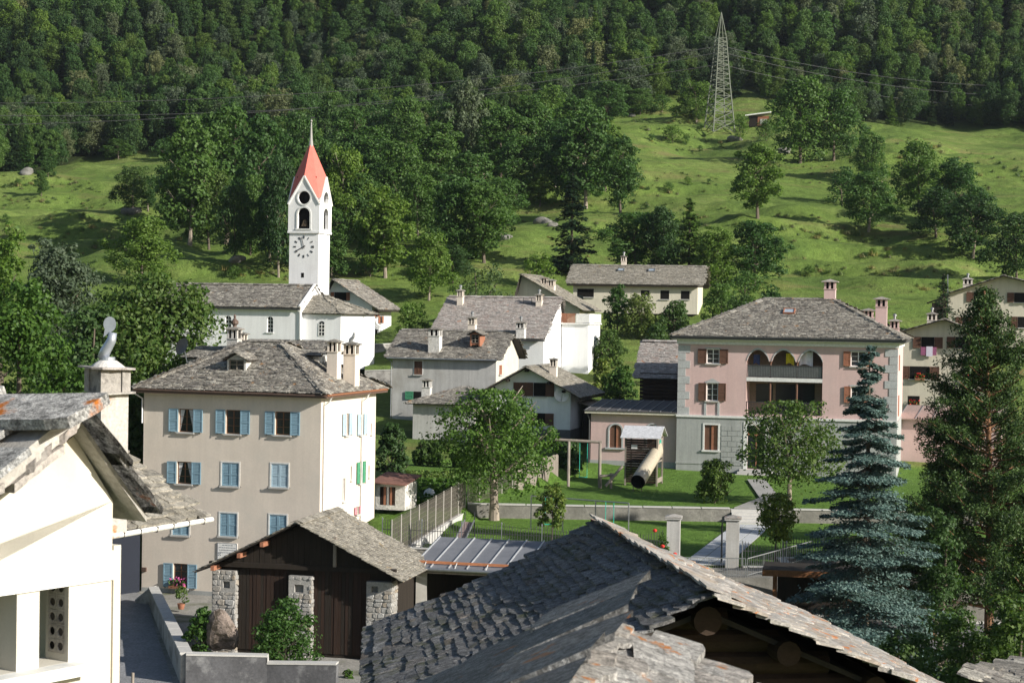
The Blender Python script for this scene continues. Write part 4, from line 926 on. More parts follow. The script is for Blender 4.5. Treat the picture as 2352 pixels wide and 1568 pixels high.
for (x0, y0, x1, y1, cl, nm) in ((1360, 612, 1418, 690, plain('cloth_yellow', (.75, .60, .03), .8), 'yellow cloth hung up to dry in the middle loggia arch'), (1455, 600, 1550, 700, plain('cloth_white', (.68, .68, .72), .85), 'white sheet hung up to dry in the loggia arch'), (1130, 620, 1175, 690, plain('cloth_navy', (.05, .07, .16), .85), 'dark blue garment hung up to dry in the loggia arch')):
    q = rc6(h2, x0, y0, x1, y1); mb = MB(); nseg = 10
    for i in range(nseg):
        f0, f1 = i / nseg, (i + 1) / nseg; xa = q[0] + (q[1] - q[0]) * f0; xb = q[0] + (q[1] - q[0]) * f1
        ya = .55 + .05 * math.sin(f0 * 9); yb_ = .55 + .05 * math.sin(f1 * 9); za = q[2] + .12 * math.sin(f0 * 4); zb_ = q[2] + .12 * math.sin(f1 * 4)
        mb.add([(xa, ya, za), (xb, yb_, zb_), (xb, yb_, q[3]), (xa, ya, q[3]), (xa, ya + .01, za), (xb, yb_ + .01, zb_), (xb, yb_ + .01, q[3]), (xa, ya + .01, q[3])], [(0, 1, 2, 3), (7, 6, 5, 4), (0, 4, 5, 1), (3, 2, 6, 7)])
    o = mb.build('laundry', cl); o.matrix_world = h2.MW; tag(o, nm, 'laundry')
# right side shutters
for (x0, y0, x1, y1) in ((2064.0, 905, 2069, 950), (2064, 815, 2068, 850)):
    q = h2.rect('right', x0, y0, x1, y1); MB(h2.fm('right')).box(3, 4.2, -.05, 0, q[2], q[3]).build('shutter', REDBROWN, h2.root)
for (x, yt, yb_, wpx, lw) in ((1907, 648, 700, 30, 6.5), (2025, 688, 752, 30, 5.0), (1995, 714, 742, 26, 9.0), (2055, 738, 764, 24, 10.0)):
    p = h2.pt(x, yt, lw); b_ = h2.pt(x, yb_, lw); k = (143 + lw) / FPX
    h2.chimney(p[0], lw, p[2], wpx * k * .86, wpx * k * .86, b_[2] - .8, PL_PINK, SL_LIGHT, cap=.22, pot='pipe' if x == 2055 else None)
A, B, C, D, _ = h2.planes[0]
def on_roof(h, x, y, plane):
    A, B, C, D, _ = plane; n_ = (B - A).cross(D - A if (D - A).length > .01 else C - A).normalized()
    o = h.MW @ A; nw = (h.MW.to_3x3() @ n_); p = on_plane(x, y, o, nw); return h.MW.inverted() @ p, n_
def skylight(h, x, y, w, hgt, plane):
    p, n_ = on_roof(h, x, y, plane); A, B = plane[0], plane[1]; ex = (B - A).normalized(); ey = n_.cross(ex)
    if n_.z < 0: n_ = -n_; ey = -ey
    M = Matrix(((ex.x, ey.x, n_.x, p.x), (ex.y, ey.y, n_.y, p.y), (ex.z, ey.z, n_.z, p.z), (0, 0, 0, 1)))
    mb = MB(M); t = .09; z0, z1 = 0, .22
    mb.box(-w / 2, -w / 2 + t, -hgt / 2, hgt / 2, z0, z1).box(w / 2 - t, w / 2, -hgt / 2, hgt / 2, z0, z1).box(-w / 2 + t, w / 2 - t, -hgt / 2, -hgt / 2 + t, z0, z1).box(-w / 2 + t, w / 2 - t, hgt / 2 - t, hgt / 2, z0, z1)
    f = mb.build('skylight', REDBROWN if w > .9 else STEEL, h.root); MB(M).box(-w / 2 + t, w / 2 - t, -hgt / 2 + t, hgt / 2 - t, .1, .17).build('pane', plain('sky_glass', (.30, .36, .42), .1, 0, .8), f)
skylight(h2, 1813, 718, .95, .9, h2.planes[0])

# ---------------------------------------------------------------- pink annex
h3 = House('annex', 'low pink annex with arched windows and a dark metal roof', 'building', 1557, 1000, 147.6, -14, xl=1357, W=7.0, yb=1102)
ze3 = h3.hz(zat(1557, 952, 147.6))
AW = [rc6(h3, 120, 1112, 205, 1275), rc6(h3, 385, 1112, 452, 1275)]
h3.walls(ze3, PL_PINK, {'front': AW}, faces=('front', 'left', 'back', 'right'))
for q in AW:
    a, b, c, d = q; r_ = (b - a) / 2; M3 = h3.fm('front')
    mb = MB(M3); n_ = 12
    for i in range(n_):
        t0, t1 = math.pi * i / n_, math.pi * (i + 1) / n_
        x0, z0, x1, z1 = a + r_ - r_ * math.cos(t0), d - r_ + r_ * math.sin(t0), a + r_ - r_ * math.cos(t1), d - r_ + r_ * math.sin(t1)
        mb.quad((x0, -.004, z0), (x1, -.004, z1), (x1, -.004, d + .01), (x0, -.004, d + .01))
    mb.build('arch_wall', PL_PINK, h3.root)
    mb = MB(M3)
    for i in range(n_):
        t0, t1 = math.pi * i / n_, math.pi * (i + 1) / n_; f = lambda t, k: (a + r_ - r_ * k * math.cos(t), -.05, d - r_ + r_ * k * math.sin(t)); mb.slab([f(t0, 1.0), f(t1, 1.0), f(t1, 1.28), f(t0, 1.28)], (0, .045, 0))
    mb.box(a - r_ * .28, a, -.05, -.005, c, d - r_).box(b, b + r_ * .28, -.05, -.005, c, d - r_).box(a - .35, b + .35, -.16, -.005, c - .14, c - .002); mb.build('surround', QUOIN, h3.root)
    MB(M3).box(a, b - r_ * 1.08, .08, .12, c, d - .01).build('shutter', BROWN, h3.root); MB(M3).box(a + r_ * 1.08, b, .03, .07, c, d - .01).build('shutter', REDBROWN, h3.root); MB(M3).box(a, b, .13, .15, c, d).build('pane', DARK, h3.root)
rf3 = MB().slab([(-.5, -.5, ze3 + .12), (h3.L - .02, -.5, ze3 + .12), (h3.L - .02, h3.W, ze3 + .7), (-.5, h3.W, ze3 + .7)], (0, 0, .08)).build('roof', surf('dark_metal_roof', (.075, .07, .068), .15, .8, 6, .7, .1), h3.root)
mb = MB(); 
for i in range(9): x = -.4 + (h3.L + .3) * i / 8.5; mb.bar((x, -.5, ze3 + .22), (x, h3.W, ze3 + .8), .05, .05)
mb.build('roof_seams', STEEL, rf3)
MB().box(-.45, h3.L - .02, -.45, .0, ze3 - .06, ze3 + .1).box(-.45, 0, 0, h3.W, ze3 - .06, ze3 + .1).build('cornice', PL_YEL, h3.root)
MB().box(-.03, h3.L - .01, -.05, .0, 0, rc6(h3, 100, 1365, 200, 1370)[3]).build('plinth', PL_BASE, h3.root)
downpipe(h3, [(-.3, -.4, ze3), (-.15, -.2, ze3 - .4), (-.12, -.08, ze3 - .6), (-.12, -.08, 0)], .05, IRON)
# flat annex to the right of the pink house
h3b = House('side_annex', 'low flat roofed annex between the pink house and the pine', 'building', 2300, 980, 150, -18, xl=2064, W=7, yb=1110)
z_ = h3b.hz(zat(2064, 966, 150)); h3b.walls(z_, PL_PINK)
rf = MB().slab([(-.1, -.4, z_), (h3b.L + .3, -.4, z_), (h3b.L + .3, 7, z_ + .8), (-.1, 7, z_ + .8)], (0, 0, .1)).build('roof', surf('brown_sheet_roof', (.33, .24, .21), .1, .6, 5, .6, .1), h3b.root)
mb = MB()
for i in range(7): mb.bar((h3b.L * i / 6, -.4, z_ + .13), (h3b.L * i / 6, 7, z_ + .93), .05)
mb.build('roof_seams', STEEL, rf)
# ================================================================ church
Z4 = lambda x, y: (408.3 + x * .37757, 258.6 + y * .37757)
ch = House('church', 'white village church with a pink spire, clock tower and stone roofed nave', 'church', 688, 760, 184, -15, L=15.5, W=7.6, yb=846)
ze = ch.hz(zat(688, 702, 184)); zrr = ch.hz(zat(700, 655, 187.8))
def rc4(h, x0, y0, x1, y1, face='front'): a = Z4(x0, y0); b = Z4(x1, y1); return h.rect(face, a[0], a[1], b[0], b[1])
NW = [rc4(ch, 543, 1240, 580, 1335), rc4(ch, 288, 1235, 325, 1330)]
ch.walls(ze, PL_WHITE, {'front': NW}, gable=('right', 'left'), zr=zrr)
def arch_window(h, q, face='front', mat=PL_WHITE):
    a, b, c, d = q; r_ = (b - a) / 2; M = h.fm(face); mb = MB(M); n_ = 10
    for i in range(n_):
        t0, t1 = math.pi * i / n_, math.pi * (i + 1) / n_
        x0, z0, x1, z1 = a + r_ - r_ * math.cos(t0), d - r_ + r_ * math.sin(t0), a + r_ - r_ * math.cos(t1), d - r_ + r_ * math.sin(t1)
        mb.quad((x0, -.004, z0), (x1, -.004, z1), (x1, -.004, d + .01), (x0, -.004, d + .01))
    mb.build('arch_head', mat, h.root)
    fr = MB(M); t = .05
    fr.box(a, a + t, .1, .16, c, d).box(b - t, b, .1, .16, c, d).box((a + b) / 2 - t / 2, (a + b) / 2 + t / 2, .1, .16, c, d)
    for k in range(1, 4): z = c + (d - c) * k / 4; fr.box(a + t, b - t, .11, .15, z - .03, z + .03)
    f = fr.build('window', WHITE, h.root); MB(M).quad((a, .14, c), (b, .14, c), (b, .14, d), (a, .14, d)).build('pane', GLASS, f)
    MB(M).box(a - .1, b + .1, -.1, .04, c - .1, c - .002).build('sill', PL_WHITE, f)
for q in NW: arch_window(ch, q)
ch.roof(ze, 'gable', zrr, over=.35, gover=.12, mat=SL_GREY, sw=.38, sh=.19, th=.035, n_ind=300, axis='u', seed=41, fascia=IRON)
MB().box(-.1, ch.L + .1, -.2, .02, ze - .35, ze - .12).build('cornice', PL_WHITE, ch.root)
mb = MB(); k = (zrr - ze) / (ch.W / 2)
for sgn in (0, 1):
    y0 = -.3 if sgn == 0 else ch.W + .3; mb.bar((ch.L + .1, y0, ze - k * .3 + .02), (ch.L + .1, ch.W / 2, zrr + .02), .22, .3)
mb.build('gable_coping', PL_WHITE, ch.root)
downpipe(ch, [(ch.L + .15, -.2, ze - .2), (ch.L + .12, -.1, ze - .6), (ch.L + .08, -.08, .1)], .06, WHITE)
# choir: polygonal end
zc0 = ch.hz(zat(690, 719, 184.5))
pl = [(ch.L, .8), (ch.L + 3.5, .8), (ch.L + 5.6, 2.5), (ch.L + 5.6, 5.1), (ch.L + 3.5, 6.8), (ch.L, 6.8)]
pr = ch.front(*Z4(975, 1240))[0]; off = pr - (ch.L + 3.5)
pl = [(x + (off if i in (1, 2, 3, 4) else 0), y) for i, (x, y) in enumerate(pl)]
mb = MB()
for (a, b) in zip(pl[:-1], pl[1:]): mb.quad((a[0], a[1], 0), (b[0], b[1], 0), (b[0], b[1], zc0), (a[0], a[1], zc0))
choir = mb.build('choir_wall', PL_WHITE, ch.root)
q = rc4(ch, 840, 1268, 878, 1357); q = (q[0], q[1], q[2], q[3]); Mx = Matrix.Translation((0, .8, 0))
fr = MB(Mx); a, b, c, d = q; r_ = (b - a) / 2; pts = [(a, -.03, c), (b, -.03, c)] + [(a + r_ + r_ * math.cos(t), -.03, d - r_ + r_ * math.sin(t)) for t in np.linspace(0, math.pi, 10)]
fr.slab(pts, (0, .02, 0)); wq = fr.build('window', GLASS, ch.root)
mb = MB(Mx); t = .05
for x in (a, (a + b) / 2 - t / 2, b - t): mb.box(x, x + t, -.05, -.03, c, d - r_ * .6)
for k in range(0, 4): z = c + (d - c) * k / 4; mb.box(a, b, -.048, -.032, z - .03, z + .03)
mb.build('muntins', WHITE, wq)
apx = Vector((ch.L + 1.2, 3.8, ch.hz(zat(*Z4(880, 1112), 188)))); apw = Vector((ch.L, 3.8, apx.z))
mb = MB(); sl = []; ov = 1.09
pc_ = [Vector((ch.L + (x - ch.L) * 1.06, 3.8 + (y - 3.8) * ov, zc0)) for x, y in pl]
for i, (a, b) in enumerate(zip(pc_[:-1], pc_[1:])):
    top = (apw, apx) if i == 0 else ((apx, apw) if i == 4 else (apx, apx))
    pts = [a, b, top[1], top[0]] if i in (0, 4) else [a, b, apx]
    mb.slab(pts, (0, 0, -.07)); sl += slate_mats(a, b, top[1], top[0], .5, .26, .035, 60 + i)
cr = mb.build('choir_roof', DECK, ch.root); lay_slates(cr, sl, SL_TAN, 120, ch.MW)
# tower
tw = House('x', None, None, 731, 600, 192, -15, xl=664, W=3.3, yb=846)
bpy.data.objects.remove(tw.root)
tr_ = bpy.data.objects.new('tower', None); 
S = tw.L; S2 = S
MT = ch.MW.inverted() @ (Matrix.Translation(tw.O) @ Matrix.Rotation(tw.a, 4, 'Z'))
zb1 = tw.hz(zat(731, 533, 192)); zeg = tw.hz(zat(731, 468, 192)); zpk = tw.hz(zat(698, 404, 192)); ztip = tw.hz(zat(717, 322, 193.5)); zfin = tw.hz(zat(717, 280, 193.5))
def TM(face):
    o, sd, dn = {'front': ((0, 0), (1, 0), (0, 1)), 'right': ((S, 0), (0, 1), (-1, 0)), 'back': ((S, S), (-1, 0), (0, -1)), 'left': ((0, S), (0, -1), (1, 0))}[face]
    return MT @ Matrix(((sd[0], dn[0], 0, o[0]), (sd[1], dn[1], 0, o[1]), (0, 0, 1, 0), (0, 0, 0, 1)))
e = .12; mb = MB(MT); mb.box(0, S, 0, S, 0, zb1); tower = mb.build('tower', PL_WHITE, ch.root)
mb = MB(MT); mb.box(-e - .05, S + e + .05, -e - .05, S + e + .05, zb1 - .12, zb1 + .1); mb.build('string_course', PL_WHITE, tower)
# bell stage faces with arch opening and oculus
SB = S + 2 * e
def bell_face(face):
    M = TM(face) @ Matrix.Translation((-e, -e, 0)); mb = MB(M)
    u0, u1 = SB * .31, SB * .69
    zs = zb1 + .35; zt = zs + (zeg - zb1) * .74; oc = (SB / 2, zeg + (zpk - zeg) * .22); orr = SB * .195
    cx = SB / 2; rad = (u1 - u0) / 2
    # wall as a fan of strips: columns in u; vertical gaps for the openings
    N = 40; prof = lambda u: zeg + (zpk - zeg) * (1 - abs(2 * u / SB - 1))
    for i in range(N):
        ua, ub = SB * i / N, SB * (i + 1) / N
        def gaps(u):
            g = []
            if u0 - 1e-6 <= u <= u1 + 1e-6: g.append((zs, zt - rad + math.sqrt(max(0, rad * rad - (u - cx) ** 2))))
            else: g.append((zs + .5, zs + .5))
            if abs(u - oc[0]) <= orr: k = math.sqrt(orr * orr - (u - oc[0]) ** 2); g.append((oc[1] - k, oc[1] + k))
            else: g.append((oc[1], oc[1]))
            return g
        inside = u0 <= (ua + ub) / 2 <= u1
        ga, gb = gaps(ua), gaps(ub)
        if not inside: ga[0] = gb[0] = (zs + .5, zs + .5)
        else:
            if not (u0 <= ua <= u1): ga[0] = (zs, zt - rad)
            if not (u0 <= ub <= u1): gb[0] = (zs, zt - rad)
        lo_a, lo_b = zb1, zb1
        for (a0, a1), (b0, b1) in zip(ga, gb):
            mb.quad((ua, 0, lo_a), (ub, 0, lo_b), (ub, 0, b0), (ua, 0, a0)); mb.quad((ua, 0, a0), (ub, 0, b0), (ub, .3, b0), (ua, .3, a0)); mb.quad((ua, .3, a1), (ub, .3, b1), (ub, 0, b1), (ua, 0, a1)); lo_a, lo_b = a1, b1
        mb.quad((ua, 0, lo_a), (ub, 0, lo_b), (ub, 0, prof(ub)), (ua, 0, prof(ua)))
    mb.quad((u0, 0, zs), (u0, .3, zs), (u0, .3, zt - rad), (u0, 0, zt - rad)); mb.quad((u1, 0, zs), (u1, 0, zt - rad), (u1, .3, zt - rad), (u1, .3, zs))
    f = mb.build('bell_stage_wall', PL_WHITE, tower)
    md = MB(M)
    def ring(c0, c1, r0, r1, t0, t1, n_=22):
        for i in range(n_):
            a0 = t0 + (t1 - t0) * i / n_; a1 = t0 + (t1 - t0) * (i + 1) / n_
            g = lambda t, r: (c0 + r * math.cos(t), -.06, c1 + r * math.sin(t)); md.slab([g(a0, r0), g(a1, r0), g(a1, r1), g(a0, r1)], (0, .055, 0))
    ring(oc[0], oc[1], orr, orr * 1.22, 0, 2 * math.pi); ring(cx, zt - rad, rad, rad * 1.25, 0, math.pi, 12)
    md.box(u0 - rad * .25, u0, -.06, -.005, zs - .1, zt - rad).box(u1, u1 + rad * .25, -.06, -.005, zs - .1, zt - rad); md.box(u0 - rad * .35, u1 + rad * .35, -.1, -.005, zs - .14, zs - .002)
    md.build('opening_moulding', TRIM, f)
    cp = MB(M); cp.bar((-.02, .0, zeg - .05), (SB / 2, .0, zpk + .02), .22, .14); cp.bar((SB + .02, .0, zeg - .05), (SB / 2, .0, zpk + .02), .22, .14); cp.build('gable_coping', WHITE, f)
for f in ('front', 'right', 'back', 'left'): bell_face(f)
mb = MB(MT); mb.box(.55, S - .55, .55, S - .55, zb1, zpk); mb.build('belfry_dark', DARK, tower)
# bell
BRONZE = plain('bell_bronze', (.10, .07, .04), .4, .7)
mb = MB(MT @ Matrix.Translation((S / 2, .28, zb1 + .6))); mb.lathe([(.42, 0), (.38, .08), (.28, .35), (.22, .6), (.12, .72), (.0, .74)], 14); mb.build('bell', BRONZE, tower)
# spire: eight-sided, valleys between gables
mb = MB(MT); c = S / 2; h_ = SB / 2 + .05
ring = [(c + sx * h_, c + sy * h_, zeg - .02) for sx, sy in ((-1, -1), (1, -1), (1, 1), (-1, 1))]
pk = [(c, c - h_, zpk), (c + h_, c, zpk), (c, c + h_, zpk), (c - h_, c, zpk)]
tip = (c, c, ztip)
order = [ring[0], pk[0], ring[1], pk[1], ring[2], pk[2], ring[3], pk[3]]
for i in range(8): mb.poly([order[i], order[(i + 1) % 8], tip])
SPIRE = surf('spire_red_shingle', (.56, .135, .105), .08, 1.5, 12, .75, .2, .01, fine_amt=.12)
mb.build('spire', SPIRE, tower)
mb = MB(MT); mb.tube([(c, c, ztip - 1.0), (c, c, ztip + .2), (c, c, zfin)], [.30, .15, .06], 8); mb.lathe([(.02, 0), (.12, .08), (.12, .2), (.02, .28)], 10, c=(c, c, zfin)); mb.build('finial', surf('lead', (.35, .34, .32), .1, metal=.3), tower)
mb = MB(MT); mb.box(c - .02, c + .4, c - .015, c + .015, zfin + .4, zfin + .55); mb.bar((c, c, zfin + .2), (c, c, zfin + .6), .03); mb.build('weather_vane', IRON, tower)
# clock
MC = TM('front'); cu = (Z4(767, 816)); p = on_plane(cu[0], cu[1], tw.O, tw.w) - tw.O; cx, cz = p.dot(tw.u), p.z; cr_ = .36 * S * .92
INKC = plain('clock_iron', (.03, .03, .035), .5)
nums = {0: 'II', 1: 'I'}
mb = MB(MC)
for i in range(12):
    a_ = math.pi / 2 - i * math.pi / 6; r0, r1 = cr_ * .80, cr_ * 1.06; k_ = (2, 1, 2, 3, 2, 1, 2, 2, 3, 2, 2, 2)[i]
    for j in range(k_):
        o_ = (j - (k_ - 1) / 2) * .085; dx, dz = -math.sin(a_) * o_, math.cos(a_) * o_
        mb.bar((cx + math.cos(a_) * r0 + dx, -.02, cz + math.sin(a_) * r0 + dz), (cx + math.cos(a_) * r1 + dx, -.02, cz + math.sin(a_) * r1 + dz), .055, .03, up=(0, 1, 0))
clk = mb.build('clock_numerals', INKC, tower)
mb = MB(MC)
for ang, ln, wd in ((90 + 15, .98, .06), (90 + 119, .85, .11)):
    a_ = R(ang); mb.bar((cx - math.cos(a_) * .18, -.05, cz - math.sin(a_) * .18), (cx + math.cos(a_) * cr_ * ln, -.05, cz + math.sin(a_) * cr_ * ln), wd, .03, up=(0, 1, 0))
mb.build('clock_hands', INKC, tower)
pw = on_plane(695, 632, tw.O, tw.w) - tw.O; uu, zz = pw.dot(tw.u), pw.z; MB(MC).box(uu - .16, uu + .16, -.01, .1, zz - .25, zz + .25).build('tower_window', DARK, tower)

# ================================================================ village houses behind
def win(h, x0, y0, x1, y1, **k): return h.window('front', h.rect('front', x0, y0, x1, y1), recess=.02, **k)
def winr(h, x0, y0, x1, y1, **k): return h.window('right', h.rect('right', x0, y0, x1, y1), recess=.02, **k)
Z5 = lambda x, y: (850.7 + x * .26046, 578.5 + y * .26046)
def win5(h, x0, y0, x1, y1, **k): a = Z5(x0, y0); b = Z5(x1, y1); return win(h, a[0], a[1], b[0], b[1], **k)
# house beside the church
k1 = House('chalet', 'white chalet with a shallow stone gable roof beside the church', 'house', 854, 740, 202, -17, xl=740, W=6.0, yb=796)
ze = k1.hz(zat(854, 698, 202)); zr = k1.hz(zat(769, 642, 203))
k1.walls(ze, PL_WHITE, gable=('front', 'back'), zr=zr, apex=.25); k1.roof(ze, 'gable', zr, over=1.0, gover=.7, mat=SL_GREY, sw=.38, sh=.19, n_ind=80, axis='w', apex=.25, seed=71, fascia=WOOD)
win(k1, 768, 671, 796, 690, shut='open', smat=REDBROWN, panes=(2, 1), sw=.4); winr(k1, 862, 712, 866, 728, shut='open', smat=REDBROWN, sw=.5); winr(k1, 872, 726, 876, 742, shut='open', smat=REDBROWN, sw=.5); winr(k1, 862, 756, 867, 774, glass=GLASS)
downpipe(k1, [(k1.L + .8, .3, ze - .3), (k1.L + .1, .3, ze - .8), (k1.L + .1, .3, 0)], .05, IRON)
MB().box(-.5, k1.L + .3, -.06, .02, ze - 1.6, ze - 1.45).build('timber_band', WOOD, k1.root)
# house S (behind the big stone roof)
k2 = House('gable_house', 'ochre gabled house peeping out above the big stone roof, two chimneys', 'house', 1330, 760, 203, -15, xl=1180, W=8, yb=800)
ze = k2.hz(zat(1330, 706, 203)); zr = k2.hz(zat(1200, 630, 203)); k2.walls(ze, PL_YEL, gable=('front', 'back'), zr=zr, apex=.12); k2.roof(ze, 'gable', zr, over=.6, gover=.7, mat=SL_TAN, sw=.38, sh=.19, n_ind=80, axis='w', apex=.12, seed=75)
for x, yt, yb_ in ((1251, 640, 672), (1267, 645, 672)):
    p = k2.pt(x, yt, 2.0); q = k2.pt(x, yb_, 2.0); k2.chimney(p[0], 2.0, p[2], .75, .75, q[2] - .8, PL_BEIGE)
# big roof white house
k3 = House('stone_roof_house', 'white house under the biggest sweep of pale stone slates', 'house', 1248, 800, 180, -14, xl=992, W=9.5, yb=880)
ze = k3.hz(zat(1262, 772, 180)); zr = k3.hz(zat(1270, 684, 187))
k3.walls(ze, PL_WHITE, gable=('right', 'left'), zr=zr, apex=.74); k3.roof(ze, 'gable', zr, over=.5, gover=.25, mat=SL_LIGHT, sw=.34, sh=.16, n_ind=300, axis='u', apex=.74, seed=81, fascia=IRON)
for x, yt, yb_ in ((1058, 668, 694), (1239, 678, 705)):
    p = k3.pt(x, yt, 5.5); q = k3.pt(x, yb_, 5.5); k3.chimney(p[0], 5.5, p[2], .6, .55, q[2] - .8, PL_BEIGE, pot='pipe')
p, n_ = on_roof(k3, 1212, 700, k3.planes[0]); mb = MB()
for dx in (-.35, .35): mb.bar((p.x + dx * 1.2, p.y, p.z - .1), (p.x + dx * 1.2, p.y, p.z + .75), .05)
mb.bar((p.x - .45, p.y, p.z + .15), (p.x + 2.2, p.y, p.z + .15), .05); mb.build('snow_guard', IRON, k3.root)
k4 = House('terrace_block', 'sunlit white block with a railed roof terrace', 'building', 1351, 800, 187, -14, xl=1290, W=6, yb=880)
zt = k4.hz(zat(1330, 745, 187)); k4.walls(zt, PL_WHITE); MB().box(-.2, k4.L + .15, -.2, k4.W + .2, zt, zt + .14).build('terrace_slab', TRIM, k4.root)
zz = zt + .14; mb = MB()
for i in range(12): mb.box(-.15 + i * .13, -.07 + i * .13, -.15, -.12, zz, zz + .9)
mb.box(-.2, 1.5, -.16, -.11, zz + .9, zz + .97); mb.build('wooden_railing', REDBROWN, k4.root); MB().box(1.5, k4.L + .1, -.16, -.12, zz + .05, zz + .95).build('parapet_panel', TRIM, k4.root); MB().box(k4.L + .06, k4.L + .1, -.1, k4.W, zz + .05, zz + .95).build('parapet_panel', TRIM, k4.root)
# grey house
k5 = House('grey_house', 'tall grey plastered house with stained wall, dormer and uneven stone roof', 'house', 1139, 870, 166, -14, xl=901, W=8.5, yb=985)
ze = k5.hz(zat(1139, 820, 166)); zr = k5.hz(zat(1200, 762, 171))
k5.walls(ze, PL_GREY, faces=('front', 'left', 'back'))
k5.walls(ze, PL_CREAM, gable=('right',), zr=zr, faces=('right',), apex=.55, name='gable_wall')
k5.walls(ze, PL_GREY, gable=('left',), zr=zr, faces=('left',), apex=.55, name='gable_wall') if 0 else None
gv = k5.front(1205, 760)[0] - k5.L
k5.roof(ze, 'gable', zr, over=.45, gover=.6, mat=SL_GREY, sw=.34, sh=.16, n_ind=300, axis='u', apex=.55, seed=91, jit=1.4)
win5(k5, 388, 962, 458, 1080, shut='closed', smat=BROWN); win5(k5, 380, 1230, 448, 1300, shut='left', smat=GREEN, sw=.75, panes=(2, 2))
MB().tube([(-.4, -.5, ze - .28), (k5.L + .2, -.5, ze - .28)], .08, 8).build('gutter', STEEL, k5.root)
downpipe(k5, [(-.35, -.45, ze - .3), (-.08, -.08, ze - .7), (-.08, -.08, 0)], .05, STEEL)
winr(k5, 1146, 838, 1152, 860, shut='closed', smat=REDBROWN)
p = k5.pt(1000, 757, .9); q = k5.pt(1000, 812, .9); k5.chimney(p[0], .9, p[2], 1.05, .95, q[2] - .3, ROUGHW, pot=None)
p = k5.pt(1091, 731, 5.0); k5.chimney(p[0] - .25, 5.0, p[2], .7, .7, zr - .8, PL_BEIGE, pot='pipe'); p = k5.pt(1197, 742, 4.4); k5.chimney(p[0], 4.4, p[2], .8, .7, zr - .6, ROUGHW, pot='pipe')
p = k5.pt(1091, 787, 1.2); k5.dormer(p[0], 1.2, p[2], .95, .75, 1.8, REDBROWN, DARK)
# small stone-roofed house in front
k6 = House('low_house', 'small low grey house with sagging stone hip roof and chimney', 'house', 1090, 980, 158, -14, xl=948, W=6.5, yb=1030)
ze = k6.hz(zat(1000, 928, 158)); zr = k6.hz(zat(1060, 890, 161)); k6.walls(ze, PL_GREY); k6.roof(ze, 'hip', zr, over=.55, mat=SL_GREY, sw=.34, sh=.16, n_ind=150, ridge=((k6.L * .62, 3.2), (k6.L * .75, 3.2)), seed=101)
p = k6.pt(981, 874, 1.2); k6.chimney(p[0], 1.2, p[2], .72, .65, ze - .2, ROUGHW)
# white chalet
k7 = House('wide_gable_house', 'white house with wide dark gable eaves, brown shutters and satellite dish', 'house', 1310, 950, 156, -14, xl=1121, W=9.0, yb=1014)
ze = k7.hz(zat(1310, 897, 156)); zr = k7.hz(zat(1212, 843, 156)); ax = .48
k7.walls(ze, PL_WHITE, gable=('front', 'back'), zr=zr, apex=ax); k7.roof(ze, 'gable', zr, over=1.0, gover=.9, mat=SL_TAN, sw=.36, sh=.18, n_ind=250, axis='w', apex=ax, seed=111, fascia=WOOD)
MB().box(-.04, k7.L + .04, -.04, k7.W + .04, 0, 1.0).build('dark_base', surf('dark_stucco', (.10, .10, .105), .15), k7.root)
win5(k7, 1262, 1150, 1365, 1268, shut='closed', smat=BROWN); win5(k7, 1440, 1152, 1545, 1272, shut='open', smat=BROWN, panes=(2, 1), sw=.75, curtain=True, fmat=WHITE); win5(k7, 1447, 1420, 1540, 1525, shut='open', smat=BROWN, panes=(2, 1), sw=.75)
mb = MB()
for u_ in (.5, k7.L * .25, k7.L * ax, k7.L * .75, k7.L - .5): mb.box(u_ - .1, u_ + .1, -.85, .1, ze + (zr - ze) * (1 - abs(u_ - k7.L * ax) / (k7.L * .52)) - .42, ze + (zr - ze) * (1 - abs(u_ - k7.L * ax) / (k7.L * .52)) - .2)
mb.build('purlin_ends', WOOD, k7.root)
p = k7.pt(1272, 826, 3.0); k7.chimney(p[0], 3.0, p[2], .6, .6, zr - 1.2, PL_BEIGE)
def dish(h, M, r, mat, name='satellite_dish'):
    mb = MB(M); mb.lathe([(.01, 0), (r * .5, .06), (r, .22), (r + .02, .23), (r * .5, .1), (.02, .04)], 20); d = mb.build(name, mat, h.root if h else None); MB(M).bar((0, -r, .2), (0, 0, .7), .03).build('feed_arm', STEEL, d); return d
p = k7.pt(1290, 906, 0); dish(k7, Matrix.Translation((p[0], -.15, p[2])) @ Matrix.Rotation(R(80), 4, 'X') @ Matrix.Rotation(R(20), 4, 'Y'), .62, WHITE)
# lean-to right of it
k7b = House('lean_to', 'small dark timber lean-to beside the wide gabled house', 'shed', 1400, 960, 158.5, -14, xl=1338, W=5, yb=1014)
zt = k7b.hz(zat(1350, 925, 158.5)); k7b.walls(zt - .5, WOOD); MB().slab([(-.3, -.6, zt), (k7b.L + 1.2, -.6, zt - 1.1), (k7b.L + 1.2, 5, zt - 1.1), (-.3, 5, zt)], (0, 0, .1)).build('roof', WOODG, k7b.root)
